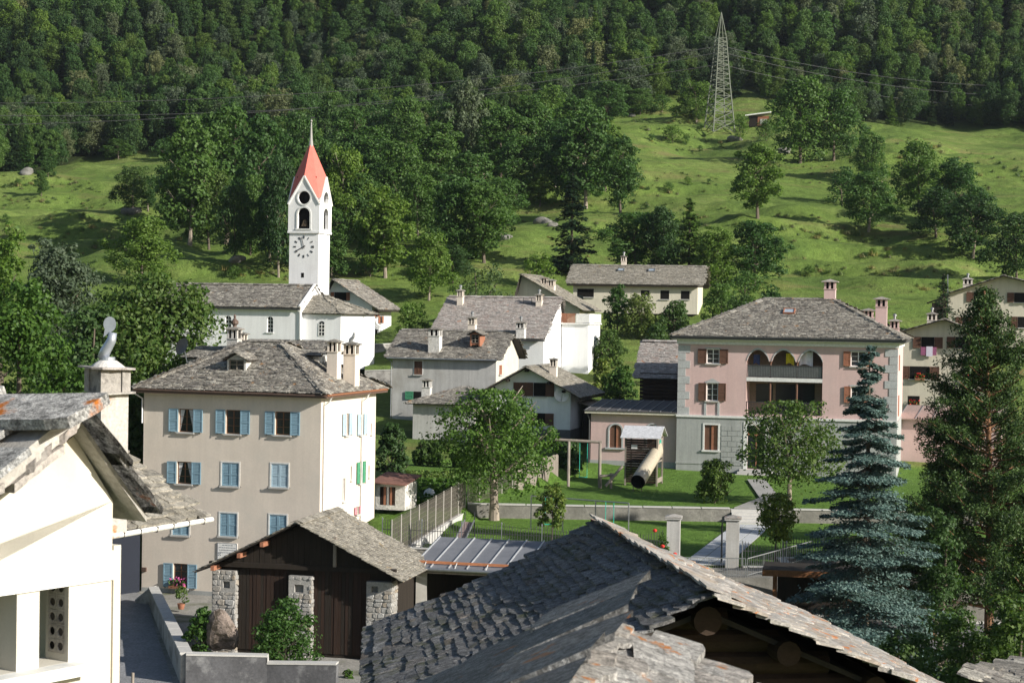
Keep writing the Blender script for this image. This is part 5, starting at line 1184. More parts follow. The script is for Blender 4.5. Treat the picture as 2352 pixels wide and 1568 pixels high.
# long low house up the slope
k8 = House('long_house', 'long low cream house with skylights in its stone roof', 'house', 1602, 690, 214, -10, xl=1316, W=8.5, yb=722)
ze = k8.hz(zat(1602, 650, 214)); zr = k8.hz(zat(1610, 612, 218)); k8.walls(ze, PL_YEL, gable=('left', 'right'), zr=zr); k8.roof(ze, 'gable', zr, over=.55, gover=.7, mat=SL_TAN, sw=.38, sh=.19, n_ind=200, axis='u', seed=121, fascia=WOOD)
for (x0, y0, x1, y1) in ((1326, 663, 1364, 682), (1472, 667, 1492, 678), (1517, 667, 1537, 687), (1564, 668, 1584, 687)): win(k8, x0, y0, x1, y1, panes=(3 if x1 - x0 > 25 else 2, 1), glass=GLASSG if x0 > 1500 else GLASS)
skylight(k8, 1427, 622, .8, .7, k8.planes[0]); skylight(k8, 1497, 623, .8, .7, k8.planes[0])
p = k8.pt(1433, 590, 4.3); k8.chimney(p[0], 4.3, p[2], .6, .5, zr - .5, PL_BEIGE, pot='pipe')
p = k8.pt(1333, 690, -.3); dish(k8, Matrix.Translation((p[0], -.5, p[2])) @ Matrix.Rotation(R(80), 4, 'X') @ Matrix.Rotation(R(-25), 4, 'Y'), .6, plain('dish_grey', (.09, .09, .1), .5))
# timber barn behind the pink house
k9 = House('timber_barn', 'old brown log barn with a pale stone roof beside the pink house', 'barn', 1570, 870, 161, -14, xl=1477, W=7, yb=960)
ze = k9.hz(zat(1540, 858, 161)); zr = k9.hz(zat(1540, 784, 165)); k9.walls(ze, WOOD, gable=('left', 'right'), zr=zr); k9.roof(ze, 'gable', zr, over=.55, gover=.7, mat=SL_LIGHT, sw=.34, sh=.16, n_ind=200, axis='u', seed=131)
for i in range(11): z = .3 + i * (ze - .3) / 11; MB().tube([(-.25, -.06, z + .2), (k9.L + .1, -.06, z + .2)], .16, 8).build('log', LOG, k9.root)
# two cream chalets at the right
Z8 = lambda x, y: (1973.6 + x * .26913, 598.9 + y * .26913)
def win8(h, x0, y0, x1, y1, **k): a = Z8(x0, y0); b = Z8(x1, y1); return win(h, a[0], a[1], b[0], b[1], **k)
k10 = House('flower_chalet', 'cream chalet with red flower boxes and dark gable behind the pink house', 'house', 2262, 850, 168, -14, xl=2052, W=9, yb=1020)
ze = k10.hz(zat(2070, 766, 168)); zr = k10.hz(zat(2171, 733, 168)); k10.walls(ze, PL_YEL, gable=('front', 'back'), zr=zr, apex=.55); k10.roof(ze, 'gable', zr, over=.8, gover=.9, mat=SL_GREY, sw=.5, sh=.3, n_ind=60, axis='w', apex=.55, seed=141, fascia=WOOD, deckmat=WOOD)
win8(k10, 530, 650, 640, 745, shut='open', smat=BROWN, panes=(2, 1), fmat=BROWN, sw=.75); win8(k10, 820, 650, 930, 745, shut='open', smat=BROWN, panes=(2, 1), fmat=BROWN, sw=.75); win8(k10, 430, 900, 600, 1008, shut='open', smat=BROWN, panes=(3, 1), glass=GLASSG, fmat=BROWN, sw=.85); win8(k10, 415, 1152, 515, 1240, panes=(1, 1), fmat=REDBROWN)
win8(k10, 900, 945, 985, 1015, shut='open', smat=BROWN, panes=(2, 1), fmat=BROWN, sw=.6)
for (x0, x1, y, m_) in ((475, 558, 1000, REDF), (425, 515, 1232, REDF), (925, 990, 1010, REDF)):
    a = Z8(x0, y); b = Z8(x1, y); flowers(k10, 'front', k10.front(*a)[0], k10.front(*b)[0], k10.front(*a)[1], m_, 60, x0, .55, .35)
q = [Z8(525, 735), Z8(660, 805)]; r_ = k10.rect('front', q[0][0], q[0][1], q[1][0], q[1][1])
o = MB().box(r_[0], r_[0] + .5, -.24, -.2, r_[2], r_[3]).box(r_[0] + .5, r_[1] - .35, -.26, -.21, r_[2] - .1, r_[3] + .05, 1).box(r_[1] - .35, r_[1], -.24, -.2, r_[2], r_[3]).build('bedding', [plain('cloth_plum', (.25, .08, .16), .9), plain('cloth_lilac', (.55, .52, .62), .9)]); o.matrix_world = k10.MW; tag(o, 'lilac and plum bedding hung out of the chalet window', 'bedding')
p = k10.pt(2141, 722, 3); k10.chimney(p[0], 3, p[2], .9, .8, ze + .2, PL_BEIGE, pot='pipe')
k11 = House('upper_chalet', 'big cream chalet with dark roof edge up behind the pine', 'house', 2480, 720, 192, -14, xl=2178, W=10, yb=800)
ze = k11.hz(zat(2185, 672, 192)); zr = k11.hz(zat(2294, 632, 192)); k11.walls(ze, PL_YEL, gable=('front', 'back'), zr=zr, apex=.42); k11.roof(ze, 'gable', zr, over=.7, gover=.9, mat=SL_GREY, sw=.5, sh=.3, n_ind=40, axis='w', apex=.42, seed=151, fascia=WOOD, deckmat=WOOD)
for (x0, y0, x1, y1) in ((975, 268, 1090, 350), (1322, 272, 1440, 355), (1352, 477, 1460, 570), (880, 480, 930, 560)): win8(k11, x0, y0, x1, y1, shut='open', smat=BROWN, panes=(2, 1), fmat=BROWN, sw=.7)
p = k11.pt(2223, 642, 2.5); k11.chimney(p[0], 2.5, p[2], 1.0, .8, ze, PL_BEIGE, pot='pipe')
p = k11.pt(2177, 720, -.3); q = k11.pt(2177, 630, -.3); k11m = MB().bar((p[0], -.3, p[2]), (q[0], -.3, q[2]), .12).bar((q[0] - .2, -.3, q[2] - 1.7), (q[0] + .6, -.3, q[2] - 1.7), .04).build('mast', STEEL, k11.root)
sh_ = House('dark_shed', 'small dark roofed shed left of the upper chalet', 'shed', 2172, 720, 186, -14, xl=2140, W=4, yb=790)
zt = sh_.hz(zat(2150, 695, 186)); sh_.walls(zt, WOOD); MB().slab([(-.5, -.5, zt - .1), (sh_.L + .3, -.5, zt + .7), (sh_.L + .3, 4, zt + .7), (-.5, 4, zt - .1)], (0, 0, .1)).build('roof', WOOD, sh_.root)
# dark walled neighbour beyond the lane
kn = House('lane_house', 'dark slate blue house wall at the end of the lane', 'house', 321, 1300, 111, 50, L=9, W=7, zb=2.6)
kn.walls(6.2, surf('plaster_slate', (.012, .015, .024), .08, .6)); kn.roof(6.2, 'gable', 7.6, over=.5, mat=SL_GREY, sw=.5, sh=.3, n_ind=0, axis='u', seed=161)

# ================================================================ barn with stone piers
b1 = House('stone_pier_barn', 'old dark timber barn between whitewashed stone piers, tan stone roof', 'barn', 899, 1320, 90.0, -12, xl=488, W=5.6, zb=2.6)
ze = b1.hz(zat(899, 1313, 90)); zr = b1.hz(zat(690, 1199, 90.6)); apx_ = (b1.front(690, 1199)[0]) / b1.L
b1.walls(ze, WOOD, gable=('front', 'back'), zr=zr - .1, apex=apx_, faces=('right', 'back', 'left'))
b1.roof(ze, 'gable', zr, over=.75, gover=.55, mat=SL_TAN, sw=.28, sh=.13, th=.032, n_ind=300, axis='w', apex=apx_, seed=171)
M1 = b1.fm('front')
g = MB(M1); g.quad((0, .35, 0), (b1.L, .35, 0), (b1.L, .35, ze), (0, .35, ze)); g.poly([(0, .35, ze), (b1.L, .35, ze), (b1.L * apx_, .35, zr - .12)]); g.build('back_boarding', WOOD, b1.root)
piers = [b1.front(487, 1400)[0], b1.front(540, 1400)[0], b1.front(662, 1400)[0], b1.front(715, 1400)[0], b1.front(841, 1400)[0], b1.front(900, 1400)[0]]
r_ = random.Random(5); x = piers[1] + .05
while x < piers[4] - .1:                      # vertical boards, one by one
    w_ = r_.uniform(.14, .24)
    if not (piers[2] - .1 < x + w_ / 2 < piers[3] + .1):
        top = ze + .05; MB(M1).box(x, x + w_ - .012, .28 + r_.uniform(0, .03), .34, .3, top).build('board', WOODB if r_.random() < .7 else WOOD, b1.root)
    x += w_
x = .3
while x < b1.L - .3:
    w_ = r_.uniform(.22, .34); c_ = x + w_ / 2; top = ze + (zr - .15 - ze) * (1 - abs(c_ - b1.L * apx_) / (b1.L * (apx_ if c_ < b1.L * apx_ else 1 - apx_))) - .1
    if top > ze + .15: MB(M1).box(x, x + w_ - .012, .12 + r_.uniform(0, .03), .18, ze, top).build('gable_board', WOOD, b1.root)
    x += w_
MB(M1).box(-.2, b1.L + .2, .02, .28, ze - .12, ze + .12).build('tie_beam', WOOD, b1.root)
slope_l = (zr - ze) / (b1.L * apx_)
for f in (.06, .36, .62): u_ = b1.L * apx_ * f; MB(M1).box(u_ - .09, u_ + .09, -.75, .3, ze + slope_l * u_ - .38, ze + slope_l * u_ - .16).build('purlin', REDBROWN, b1.root)
MB(M1).bar((b1.L * .685, .1, ze + .1), (b1.L * .685, .1, ze + 1.6), .16).build('post', WOODG, b1.root)
def rubble(M, u0, u1, z0, z1, dpt, parent, hole=None, seed=1, st=.30):
    """pier of rubble stones: a mortar core and stones set proud of it"""
    r = random.Random(seed); core = MB(M); fcs = [(0, 1)]
    if hole:
        a, b, c, d = hole
        core.box(u0, a, 0, dpt, z0, z1).box(b, u1, 0, dpt, z0, z1).box(a, b, 0, dpt, z0, c).box(a, b, 0, dpt, d, z1).box(a, b, .25, dpt, c, d)
    else: core.box(u0, u1, 0, dpt, z0, z1)
    pier = core.build('pier', MORTAR, parent)
    z = z0
    while z < z1 - .05:
        hgt = min(r.uniform(.13, .30), z1 - z)
        for face in ('f', 'r'):
            L_ = (u1 - u0) if face == 'f' else dpt; x = 0
            while x < L_ - .03:
                w_ = min(r.uniform(.2, .55), L_ - x)
                ux0, ux1 = u0 + x, u0 + x + w_
                if face == 'f' and hole and ux1 > hole[0] - .02 and ux0 < hole[1] + .02 and z + hgt > hole[2] - .02 and z < hole[3] + .02: x += w_; continue
                j = lambda a: r.uniform(-a, a); n = 7; cxx, czz = x + w_ / 2, z + hgt / 2; pr = r.uniform(.015, .06)
                pts = []
                for k in range(n):
                    t = 2 * math.pi * k / n + j(.25); rx, rz = (w_ / 2) * 1.12, (hgt / 2) * 1.12
                    px_ = max(-.98, min(.98, 1.25 * math.cos(t))) * rx * r.uniform(.80, .96); pz_ = max(-.98, min(.98, 1.25 * math.sin(t))) * rz * r.uniform(.80, .96); pts.append((cxx + px_, czz + pz_))
                if face == 'f': A = [(u0 + a, .01, b) for a, b in pts]; B = [(u0 + cxx + (a - cxx) * .82, -pr, czz + (b - czz) * .82) for a, b in pts]
                else: A = [(u1 - .01, a, b) for a, b in pts]; B = [(u1 + pr, cxx + (a - cxx) * .82, czz + (b - czz) * .82) for a, b in pts]
                MB(M).add(A + B, [tuple(range(n, 2 * n))] + [(k, (k + 1) % n, n + (k + 1) % n, n + k) for k in range(n)]).build('stone', STONE, pier)
                x += w_
        z += hgt
    return pier
hz_ = lambda x, y: b1.front(x, y)
for i, (pa, pb, yt, hole) in enumerate(((0, 1, 1313, (512, 1334, 528, 1350)), (2, 3, 1318, (676, 1342, 697, 1360)), (4, 5, 1323, (853, 1346, 868, 1360)))):
    zt = hz_(600, yt)[1]; q = b1.rect('front', *hole)
    rubble(M1, piers[pa], piers[pb], 0, zt, .95, b1.root, q, 10 + i)

# ================================================================ standing seam metal roof
sh = empty('carport', (0, 0, 0), 0, 'open shed with grey standing seam metal roof and orange snow rail', 'shed')
A = P(947, 1301, 94.0); B = Vector((6.3, 91.3, A.z)); D = P(1012, 1232, 99.4); C = Vector((D.x + (B.x - A.x), D.y + (B.y - A.y), D.z))
A2 = A; rt = MB().slab([A2, B, C, D], (0, 0, -.08)).build('roof', METAL, sh)
upv = (D - A); ex = (B - A); nseam = 12
for i in range(nseam + 1):
    p = A.lerp(B, i / nseam); q = D.lerp(C, i / nseam); MB().bar(p + Vector((0, 0, .035)), q + Vector((0, 0, .035)), .045, .07).build('seam', plain('seam_metal', (.55, .56, .57), .35, .5), rt)
o1 = upv * .10
MB().bar(A + o1 + Vector((0, 0, .12)), B + o1 + Vector((0, 0, .12)), .05, .14).build('snow_rail', plain('orange_rail', (.42, .17, .08), .55), rt)
MB().tube([A + Vector((-.1, -.12, -.06)), B + Vector((.1, -.12, -.06))], .09, 10).build('gutter', STEEL, rt)
for i in range(7): p = A.lerp(B, (i + .35) / 7); MB().bar(p + Vector((0, -.2, -.08)), p + upv * .12 + Vector((0, 0, .16)), .03).build('gutter_bracket', TRIM, rt)
gz = 2.65
MB().bar(A + Vector((-.0, .2, -.2)), B + Vector((0, .2, -.2)), .12, .2).build('eave_beam', WOODG, sh)
pp = P(968, 1320, 94.2); MB().box(pp.x - .28, pp.x + .28, pp.y, pp.y + .5, gz, A.z - .12).build('pillar', PL_GREY, sh)
pp2 = A.lerp(B, .55); MB().box(pp2.x - .15, pp2.x + .15, pp2.y + .1, pp2.y + .4, gz, A.z - .12).build('pillar', PL_GREY, sh)
MB().slab([Vector((D.x, D.y + .1, gz)), Vector((C.x, C.y + .1, gz)), Vector((C.x, C.y + .1, C.z - .1)), Vector((D.x, D.y + .1, D.z - .1))], (0, .2, 0)).build('back_wall', WOOD, sh)
MB().slab([Vector((A.x + .3, A.y + .7, gz)), Vector((D.x + .1, D.y, gz)), Vector((D.x + .1, D.y, D.z - .12)), Vector((A.x + .3, A.y + .7, A.z - .12))], (.15, 0, 0)).build('side_wall', WOOD, sh)
# ================================================================ foreground stone roofs
def T(loc): return Matrix.Translation(-Vector(loc))
def planes_roof(root, quads, mat_list, params, deckoff=-.06, n_ind=300, name='roof', seed=1):
    M = T(root.location); mb = MB(M)
    for q in quads: mb.slab([Vector(p) + Vector((0, 0, -.02)) for p in q], (0, 0, deckoff))
    ro = mb.build(name, DECK, root); return ro
# log barn
N_ = P(1640, 1370, 23.5); F_ = P(1368, 1216, 31.3); F_.z = N_.z + .03
lb = empty('log_barn', (N_.x, N_.y, 2.7), 0, 'log barn with large mossy stone roof and round timber ends in its gable', 'barn')
rdir = (F_ - N_); rdir.z = 0; rdir.normalize(); sdr = Vector((rdir.y, -rdir.x, 0))
Elf = P(842, 1446, 30.7); Eln = P(832, 1700, 22.6); Erf = P(1866, 1421, 31.9); Ern = P(2290, 1650, 24.1)
MWb = Matrix.Translation(lb.location); Mb = T(lb.location)
roofq = [(Elf, Eln, N_, F_), (Ern, Erf, F_, N_)]
mb = MB(Mb)
ri_ = rdir * .45; roofd = [(Elf - ri_ * .3, Eln + ri_, N_ + ri_, F_ - ri_ * .3), (Ern + ri_, Erf - ri_ * .3, F_ - ri_ * .3, N_ + ri_)]
for q in roofd: mb.slab([p - Vector((0, 0, .24)) for p in q], (0, 0, -.07))
ro = mb.build('roof', DECK, lb)
loc = lambda p: Vector(p) - lb.location
lay_slates(ro, slate_mats(loc(Elf), loc(Eln), loc(N_), loc(F_), .46, .16, .030, 201, .9, 1.9, .05, sag=.13), SL_NEAR, 300, MWb)
lay_slates(ro, slate_mats(loc(Ern), loc(Erf), loc(F_), loc(N_), .38, .18, .036, 202, 1.8, 1.9, .06), SL_LICH, 150, MWb)
r_ = random.Random(9); nrd = 22
for i in range(nrd):       # overlapping ridge slabs, sun side proud
    a = N_.lerp(F_, (i - .1) / nrd) + Vector((0, 0, .07)); b = N_.lerp(F_, (i + 1.15) / nrd) + Vector((0, 0, .09))
    dn = (sdr * .36 + Vector((0, 0, -.14))); up = (-sdr * .10 + Vector((0, 0, .03 + r_.uniform(0, .03))))
    MB(Mb).slab([a + up + sdr * r_.uniform(-.04, .04), b + up, b + dn + sdr * r_.uniform(-.05, .08), a + dn + sdr * r_.uniform(-.05, .08)], (0, 0, .035)).build('ridge_slab', SL_LICH, ro)
# gable of logs under the near verge
inn = .85; gN = N_ + rdir * inn; hwL = 3.6; hwR = 3.9; k_l = (N_.z - Eln.z) / (N_ - Eln).xy.length; k_r = (N_.z - Ern.z) / (N_ - Ern).xy.length
for i in range(16):
    zz = N_.z - .42 - i * .30
    wl_ = min(hwL, (N_.z - .15 - zz) / k_l - .25); wr_ = min(hwR, (N_.z - .15 - zz) / k_r - .25)
    if wl_ + wr_ < .4: continue
    a = gN - sdr * wl_ + rdir * 0; b = gN + sdr * wr_; a.z = b.z = zz
    MB(Mb).tube([a, b], [.15, .155], 10).build('log', LOG, lb)
for (off, dz, rr) in ((0, -.36, .19), (1.1, -.80, .165), (-1.1, -.80, .165), (2.3, -1.28, .165), (-2.2, -1.25, .165), (3.4, -1.75, .16)):
    k = sdr * off; p0 = N_ + k + rdir * .28; p0.z = N_.z + dz; p1 = p0 + rdir * 7.0
    MB(Mb).tube([p0, p1], rr, 12).build('purlin', LOG, lb)
for s_, E in ((-1, Eln), (1, Ern)):
    for j in range(5):
        t = (j + .5) / 5; 
    pass
zb_ = 2.7
MB(Mb).slab([Vector((p.x, p.y, zb_)) for p in (gN - sdr * 3.4 + rdir * .2, gN + sdr * 3.6 + rdir * .2, gN + sdr * 3.6 + rdir * 6.2, gN - sdr * 3.4 + rdir * 6.2)], (0, 0, 11.0)).build('timber_box', WOOD, lb)
# nearest roof
E_ = P(1412, 1376, 9.0); E2 = P(1250, 1570, 6.9); rd2 = (E2 - E_); rd2.z = 0; rd2.normalize(); s2 = Vector((-rd2.y, rd2.x, 0))
if s2.x < 0: s2 = -s2
Nn = E_ + rd2 * 4.2
nb = empty('near_cottage', (Nn.x, Nn.y, 2.7), 0, 'cottage roof of broad silvery stone slabs spotted with orange lichen', 'cottage'); Mn = T(nb.location); MWn = Matrix.Translation(nb.location); loc = lambda p: Vector(p) - nb.location
LfF = E_ - s2 * 1.5 + Vector((0, 0, -.84)); LfN = Nn - s2 * 1.5 + Vector((0, 0, -.84))
Eb = E_ + Vector((-.03, .06, -.12)) + rd2 * .12; Nb = Nn + Vector((-.03, .06, -.12)); RfF = Eb + s2 * 2.0 + Vector((0, 0, -.80)); RfN = Nb + s2 * 2.0 + Vector((0, 0, -.80))
dz_ = Vector((0, 0, -.05)); mb = MB(Mn); mb.slab([LfF + dz_, LfN + dz_, Nn + dz_, E_ + dz_], (0, 0, -.06)); mb.slab([RfN + dz_, RfF + dz_, Eb + dz_, Nb + dz_], (0, 0, -.06)); ro = mb.build('roof', DECK, nb)
SL_SILVER = slate_mat('slate_silver', [(.13, .13, .13), (.22, .22, .215), (.17, .165, .155), (.25, .25, .245)], .22, (.36, .13, .03), rough=.55, spec=.5, streak=3.4, lsc=4, con=1.6, bmp=1.0)
SL_SLAB = slate_mat('slate_slab', [(.30, .285, .265), (.40, .385, .36), (.34, .31, .28), (.44, .43, .41)], .42, (.46, .17, .03), rough=.65, spec=.5, streak=2.2, lsc=4.5, con=1.3, bmp=1.0)
lay_slates(ro, slate_mats(loc(LfF), loc(LfN), loc(Nn + s2 * .07 + Vector((0, 0, .035))), loc(E_ + s2 * .07 + Vector((0, 0, .035))), .72, .42, .032, 301, 1.0, 1.4, .03, top=.12), SL_SILVER, 300, MWn)
lay_slates(ro, slate_mats(loc(RfN), loc(RfF), loc(Eb), loc(Nb), .30, .15, .026, 302, 2.0, 1.9, .04), SL_SLAB, 300, MWn)
MB(Mn).slab([Vector((p.x, p.y, 2.7)) for p in (E_ - s2 * 1.2 - rd2 * -.4, E_ + s2 * 1.5 - rd2 * -.4, Nn + s2 * 1.5, Nn - s2 * 1.2)], (0, 0, 15.0)).build('wall', PL_GREY, nb)
# small roof corner at the lower right
a0 = P(2225, 1560, 30); a1 = P(2300, 1532, 33); cr = empty('street_shed', (a0.x + 3, a0.y + 2, 2.7), 0, 'low stone roofed shed below the pine at the street corner', 'shed'); Mc = T(cr.location); loc = lambda p: Vector(p) - cr.location
q = [a0, a0 + Vector((5, -2.2, -1.4)), a0 + Vector((6.2, 2.0, -.2)), a1 + Vector((.3, .2, 0))]
mb = MB(Mc); mb.slab(q, (0, 0, -.08)); ro = mb.build('roof', DECK, cr); lay_slates(ro, slate_mats(loc(q[0]), loc(q[1]), loc(q[2]), loc(q[3]), .45, .25, .04, 333, 1.5), SL_GREY, 60, Matrix.Translation(cr.location))
MB(Mc).box(a0.x + .5, a0.x + 5, a0.y + .3, a0.y + 2.5, 2.7, a0.z - 1.5).build('wall', WOOD, cr)

# ================================================================ near left: rendered turret with slab roof
t0 = House('rendered_turret', 'cream rendered gable with lichen covered stone slab roof and open piers', 'building', 258, 1240, 14.5, 55, L=2.9, W=2.4, zb=2.7)
ua, za_ = t0.front(170, 1000); ze = t0.front(256, 1150)[1]; kL = (za_ - t0.front(0, 1140)[1]) / (ua - t0.front(0, 1140)[0])
apex = ua / t0.L; L0 = t0.L; Wt = t0.W; zl = za_ - kL * ua
# wall pieces: solid above the lintel, piers, wall below the sill
zL1 = t0.front(130, 1345)[1]; zS = t0.front(100, 1545)[1] + .05
u1a, u1b = t0.front(38, 1450)[0], t0.front(90, 1450)[0]; u2 = t0.front(157, 1450)[0]
mt = MB(); Tk = .26
mt.slab([(0, 0, zL1), (L0, 0, zL1), (L0, 0, ze), (ua, 0, za_), (0, 0, zl)], (0, Tk, 0))
mt.box(0, L0, 0, Tk, 0, zS); mt.box(L0 - Tk, L0, Tk, Wt, 0, ze); mt.box(0, Tk, Tk, Wt, 0, zl)
mt.build('wall', PL_CREAM, t0.root)
MB().box(u2, L0, 0, Tk, zS, zL1).build('pier', PL_CREAM, t0.root); MB().box(u1a, u1b, 0, Tk, zS, zL1).build('pier', PL_CREAM, t0.root); MB().box(0, .5, 0, Tk, zS, zL1).build('pier', PL_CREAM, t0.root)
MB().box(-.02, L0 + .01, -.025, .0, zL1 - .01, zL1 + .22).build('lintel_band', WHITE, t0.root)
MB().box(u1a - .9, u2 + .14, -.16, Tk + .05, zS - .09, zS - .001).build('sill', TRIM, t0.root)
MB().box(L0 + .0, L0 + .075, -.02, Wt, 0, t0.front(258, 1252)[1]).build('corner_strip', PL_CREAM, t0.root)
# hollow brick face with two rows of holes, on the flank of the pier
HB = surf('hollow_brick', (.36, .33, .29), .12, 8, 60, .9, .5, .004, stain=(.16, .14, .12), stain_scale=5, stain_cut=(.5, .7)); ys = [(.035, .125), (.130, .22)]; hz_ = (zL1 - zS) / 5.35
for r_i in range(5):
    for (y0, y1) in ys:
        z0 = zS + .06 + r_i * hz_; z1 = z0 + hz_ - .006; cy, cz = (y0 + y1) / 2, (z0 + z1) / 2; rr = (y1 - y0) * .36; n = 16; m = MB(); x = u2 - .012
        sq = []; ci = []; cb = []
        for k in range(n):
            t = 2 * math.pi * k / n; c_, s_ = math.cos(t), math.sin(t); e = 1 / max(abs(c_), abs(s_)); sq.append((x, cy + c_ * e * (y1 - y0) / 2, cz + s_ * e * (z1 - z0) / 2)); ci.append((x, cy + c_ * rr, cz + s_ * rr)); cb.append((x + .011, cy + c_ * rr, cz + s_ * rr))
        m.add(sq + ci + cb, [(k, (k + 1) % n, n + (k + 1) % n, n + k) for k in range(n)] + [(n + k, n + (k + 1) % n, 2 * n + (k + 1) % n, 2 * n + k) for k in range(n)]); br = m.build('hollow_brick', HB, t0.root)
        MB().poly(cb).build('hole', DARK if (r_i < 2 and y0 > .1) else plain('hole_brown', (.06, .052, .045), .95), br)  # black and dark brown discs close the backs of the holes
# slab roof
SL_BIG = slate_mat('slab_lichen', [(.30, .30, .29), (.40, .39, .37), (.33, .32, .30)], .75, (.42, .13, .012), rough=.85, spec=.25, streak=1.6, lsc=2.0, con=1.4, bmp=1.0)
gv = .16; fu, fz = t0.front(337, 1198, gv); pu, pz = t0.front(187, 984, gv); lu_, lz_ = t0.front(0, 1135, gv); ua, za_ = pu, pz; sl = (pz - fz) / (fu - pu); kL = (pz - lz_) / (pu - lu_)
A = Vector((ua, -gv, za_ + .05)); B = Vector((ua, Wt + .3, za_ + .05)); Cl0 = Vector((ua - 2.0, -gv, za_ + .05 - 2.0 * kL)); Cl1 = Vector((ua - 2.0, Wt + .3, za_ + .05 - 2.0 * kL)); Cr0 = Vector((fu, -gv, fz + .05)); Cr1 = Vector((fu, Wt + .3, Cr0.z))
up_ = Vector((0, 0, .13)); A2_ = A + up_; B2_ = B + up_; Cl0b = Cl0 + up_; Cl1b = Cl1 + up_
ro = MB().slab([Cl1b, Cl0b, A2_, B2_], (0, 0, -.16)).slab([Cr0, Cr1, B, A], (0, 0, -.05)).build('roof', surf('slab_underside', (.34, .32, .29), .2, 3, 18, .9, .6, .02), t0.root)
lay_slates(ro, slate_mats(Cl1b, Cl0b, A2_, B2_, .85, .50, .055, 402, 1.2, 1.5, .05), SL_BIG, 40, t0.MW)
for i_, (f0_, dz_, ln_) in enumerate(((.0, -.17, .42), (.38, -.19, .5), (.84, -.17, .46), (.2, -.26, .5))):
    q0 = A2_.lerp(Cl0b, f0_ / 2.2); q1 = A2_.lerp(Cl0b, (f0_ + ln_) / 2.2); rr_ = random.Random(70 + i_); pts = []
    for k_ in range(7): t_ = k_ / 6; p_ = q0.lerp(q1, t_); pts.append(p_ + Vector((0, rr_.uniform(-.05, .05), 0)))
    pts += [q1 + Vector((0, .5, 0)), q0 + Vector((0, .5, 0))]; MB().slab([p_ + Vector((0, 0, dz_)) for p_ in pts], (0, 0, .07)).build('under_slab', SL_LIGHT, ro); lay_slates(ro, slate_mats(Cr0, Cr1, B, A, .8, .45, .035, 403, .2, 1.3, .03), SL_BIG, 40, t0.MW)

# ================================================================ second near house: slate roof, gutter, chimney
G1p = P(250, 1222, 40.0); G2p = P(474, 1188, 43.4); G2p.z = G1p.z = (G1p.z + G2p.z) / 2; gd = (G2p - G1p).normalized(); upd = Vector((-gd.y, gd.x, 0))
g0 = G1p - gd * 5; rs = 3.6; rise = .60
nh = empty('gutter_house', (g0.x, g0.y, 2.7), 0, 'stone slated house with a rusty white gutter and tall cowled chimney', 'house'); Mh = T(nh.location); loc = lambda p: Vector(p) - nh.location
Q = [g0, G2p, G2p + upd * rs + gd * -.35 + Vector((0, 0, rs * rise)), g0 + upd * rs + Vector((0, 0, rs * rise))]
mb = MB(Mh); mb.slab(Q, (0, 0, -.08)); Q2 = [Q[1] + upd * 2 * rs, Q[0] + upd * 2 * rs, Q[3], Q[2]]; mb.slab(Q2, (0, 0, -.08)); ro = mb.build('roof', DECK, nh)
lay_slates(ro, slate_mats(*[loc(p) for p in Q], .42, .20, .04, 411, 1.8, 1.8, .05), SL_TAN, 300, Matrix.Translation(nh.location))
MB(Mh).tube([g0 - upd * .1 + Vector((0, 0, -.06)), G2p - upd * .1 + gd * .08 + Vector((0, 0, -.06))], .065, 12).build('gutter', surf('gutter_rusty', (.60, .58, .54), .06, 2, 10, .5, .1, stain=(.34, .18, .10), stain_scale=3, stain_cut=(.56, .68)), nh)
for i in range(9): p = G2p - gd * (.3 + i * .62) - upd * .1; MB(Mh).tube([p + Vector((0, 0, .03)) + upd * .1, p - upd * .075 + Vector((0, 0, -.02)), p - upd * .05 + Vector((0, 0, -.13)), p + upd * .1 + Vector((0, 0, -.12))], .014, 6).build('gutter_bracket', IRON, nh)
wl_ = [g0 + upd * .55, G2p + upd * .55 - gd * 3.6, G2p + upd * (2 * rs - .5) - gd * 3.6, g0 + upd * (2 * rs - .5)]
MB(Mh).slab([Vector((p.x, p.y, 2.7)) for p in wl_], (0, 0, G1p.z - 2.7 + .2)).build('wall', WOOD, nh)
cc = P(232, 1000, 39.0); ct = P(232, 848, 39); cth = R(42)
Mch = Mh @ Matrix.Translation((cc.x, cc.y + .55, 0)) @ Matrix.Rotation(cth, 4, 'Z'); hs = .33
zcap = ct.z; zsl = zat(232, 905, 39); CHP = surf('chimney_plaster', (.40, .375, .34), .08, 2, 16, .9, .3, .01, stain=(.50, .17, .06), stain_scale=1.6, stain_cut=(.60, .68))
sf = MB(Mch).box(-hs, hs, -hs, hs, zat(232, 1120, 39) - 1, zsl - .02).build('chimney', CHP, nh)
tp = MB(Mch); hb = hs + .03
for sx, sy in ((-1, -1), (1, -1), (1, 1), (-1, 1)): tp.box(sx * hb if sx < 0 else hb - .2, -hb + .2 if sx < 0 else hb, sy * hb if sy < 0 else hb - .2, -hb + .2 if sy < 0 else hb, zsl + .03, zcap)
tp.box(-hb + .04, hb - .04, -hb + .04, hb - .04, zsl + .03, zcap - .005); tp.build('vent_block', surf('chimney_block', (.30, .28, .255), .3, 3, 9, .95, .9, .04, stain=(.12, .11, .10), stain_scale=3, stain_cut=(.5, .65)), sf)
def rough_slab(M, h, z, t, seed, tilt=(0, 0)):
    r = random.Random(seed); pts = []
    for k in range(14):
        a = 2 * math.pi * k / 14; e = 1 / max(abs(math.cos(a)), abs(math.sin(a))); q = h * e * r.uniform(.93, 1.08); x, y = q * math.cos(a), q * math.sin(a); pts.append((x, y, z + tilt[0] * x + tilt[1] * y))
    return MB(M).slab(pts, (0, 0, t))
rough_slab(Mch, hb + .12, zsl - .02, .045, 3, (.03, -.02)).build('slab', SL_LICH, sf); rough_slab(Mch, hb + .14, zcap, .04, 5, (-.02, .02)).build('slab', SL_LIGHT, sf)
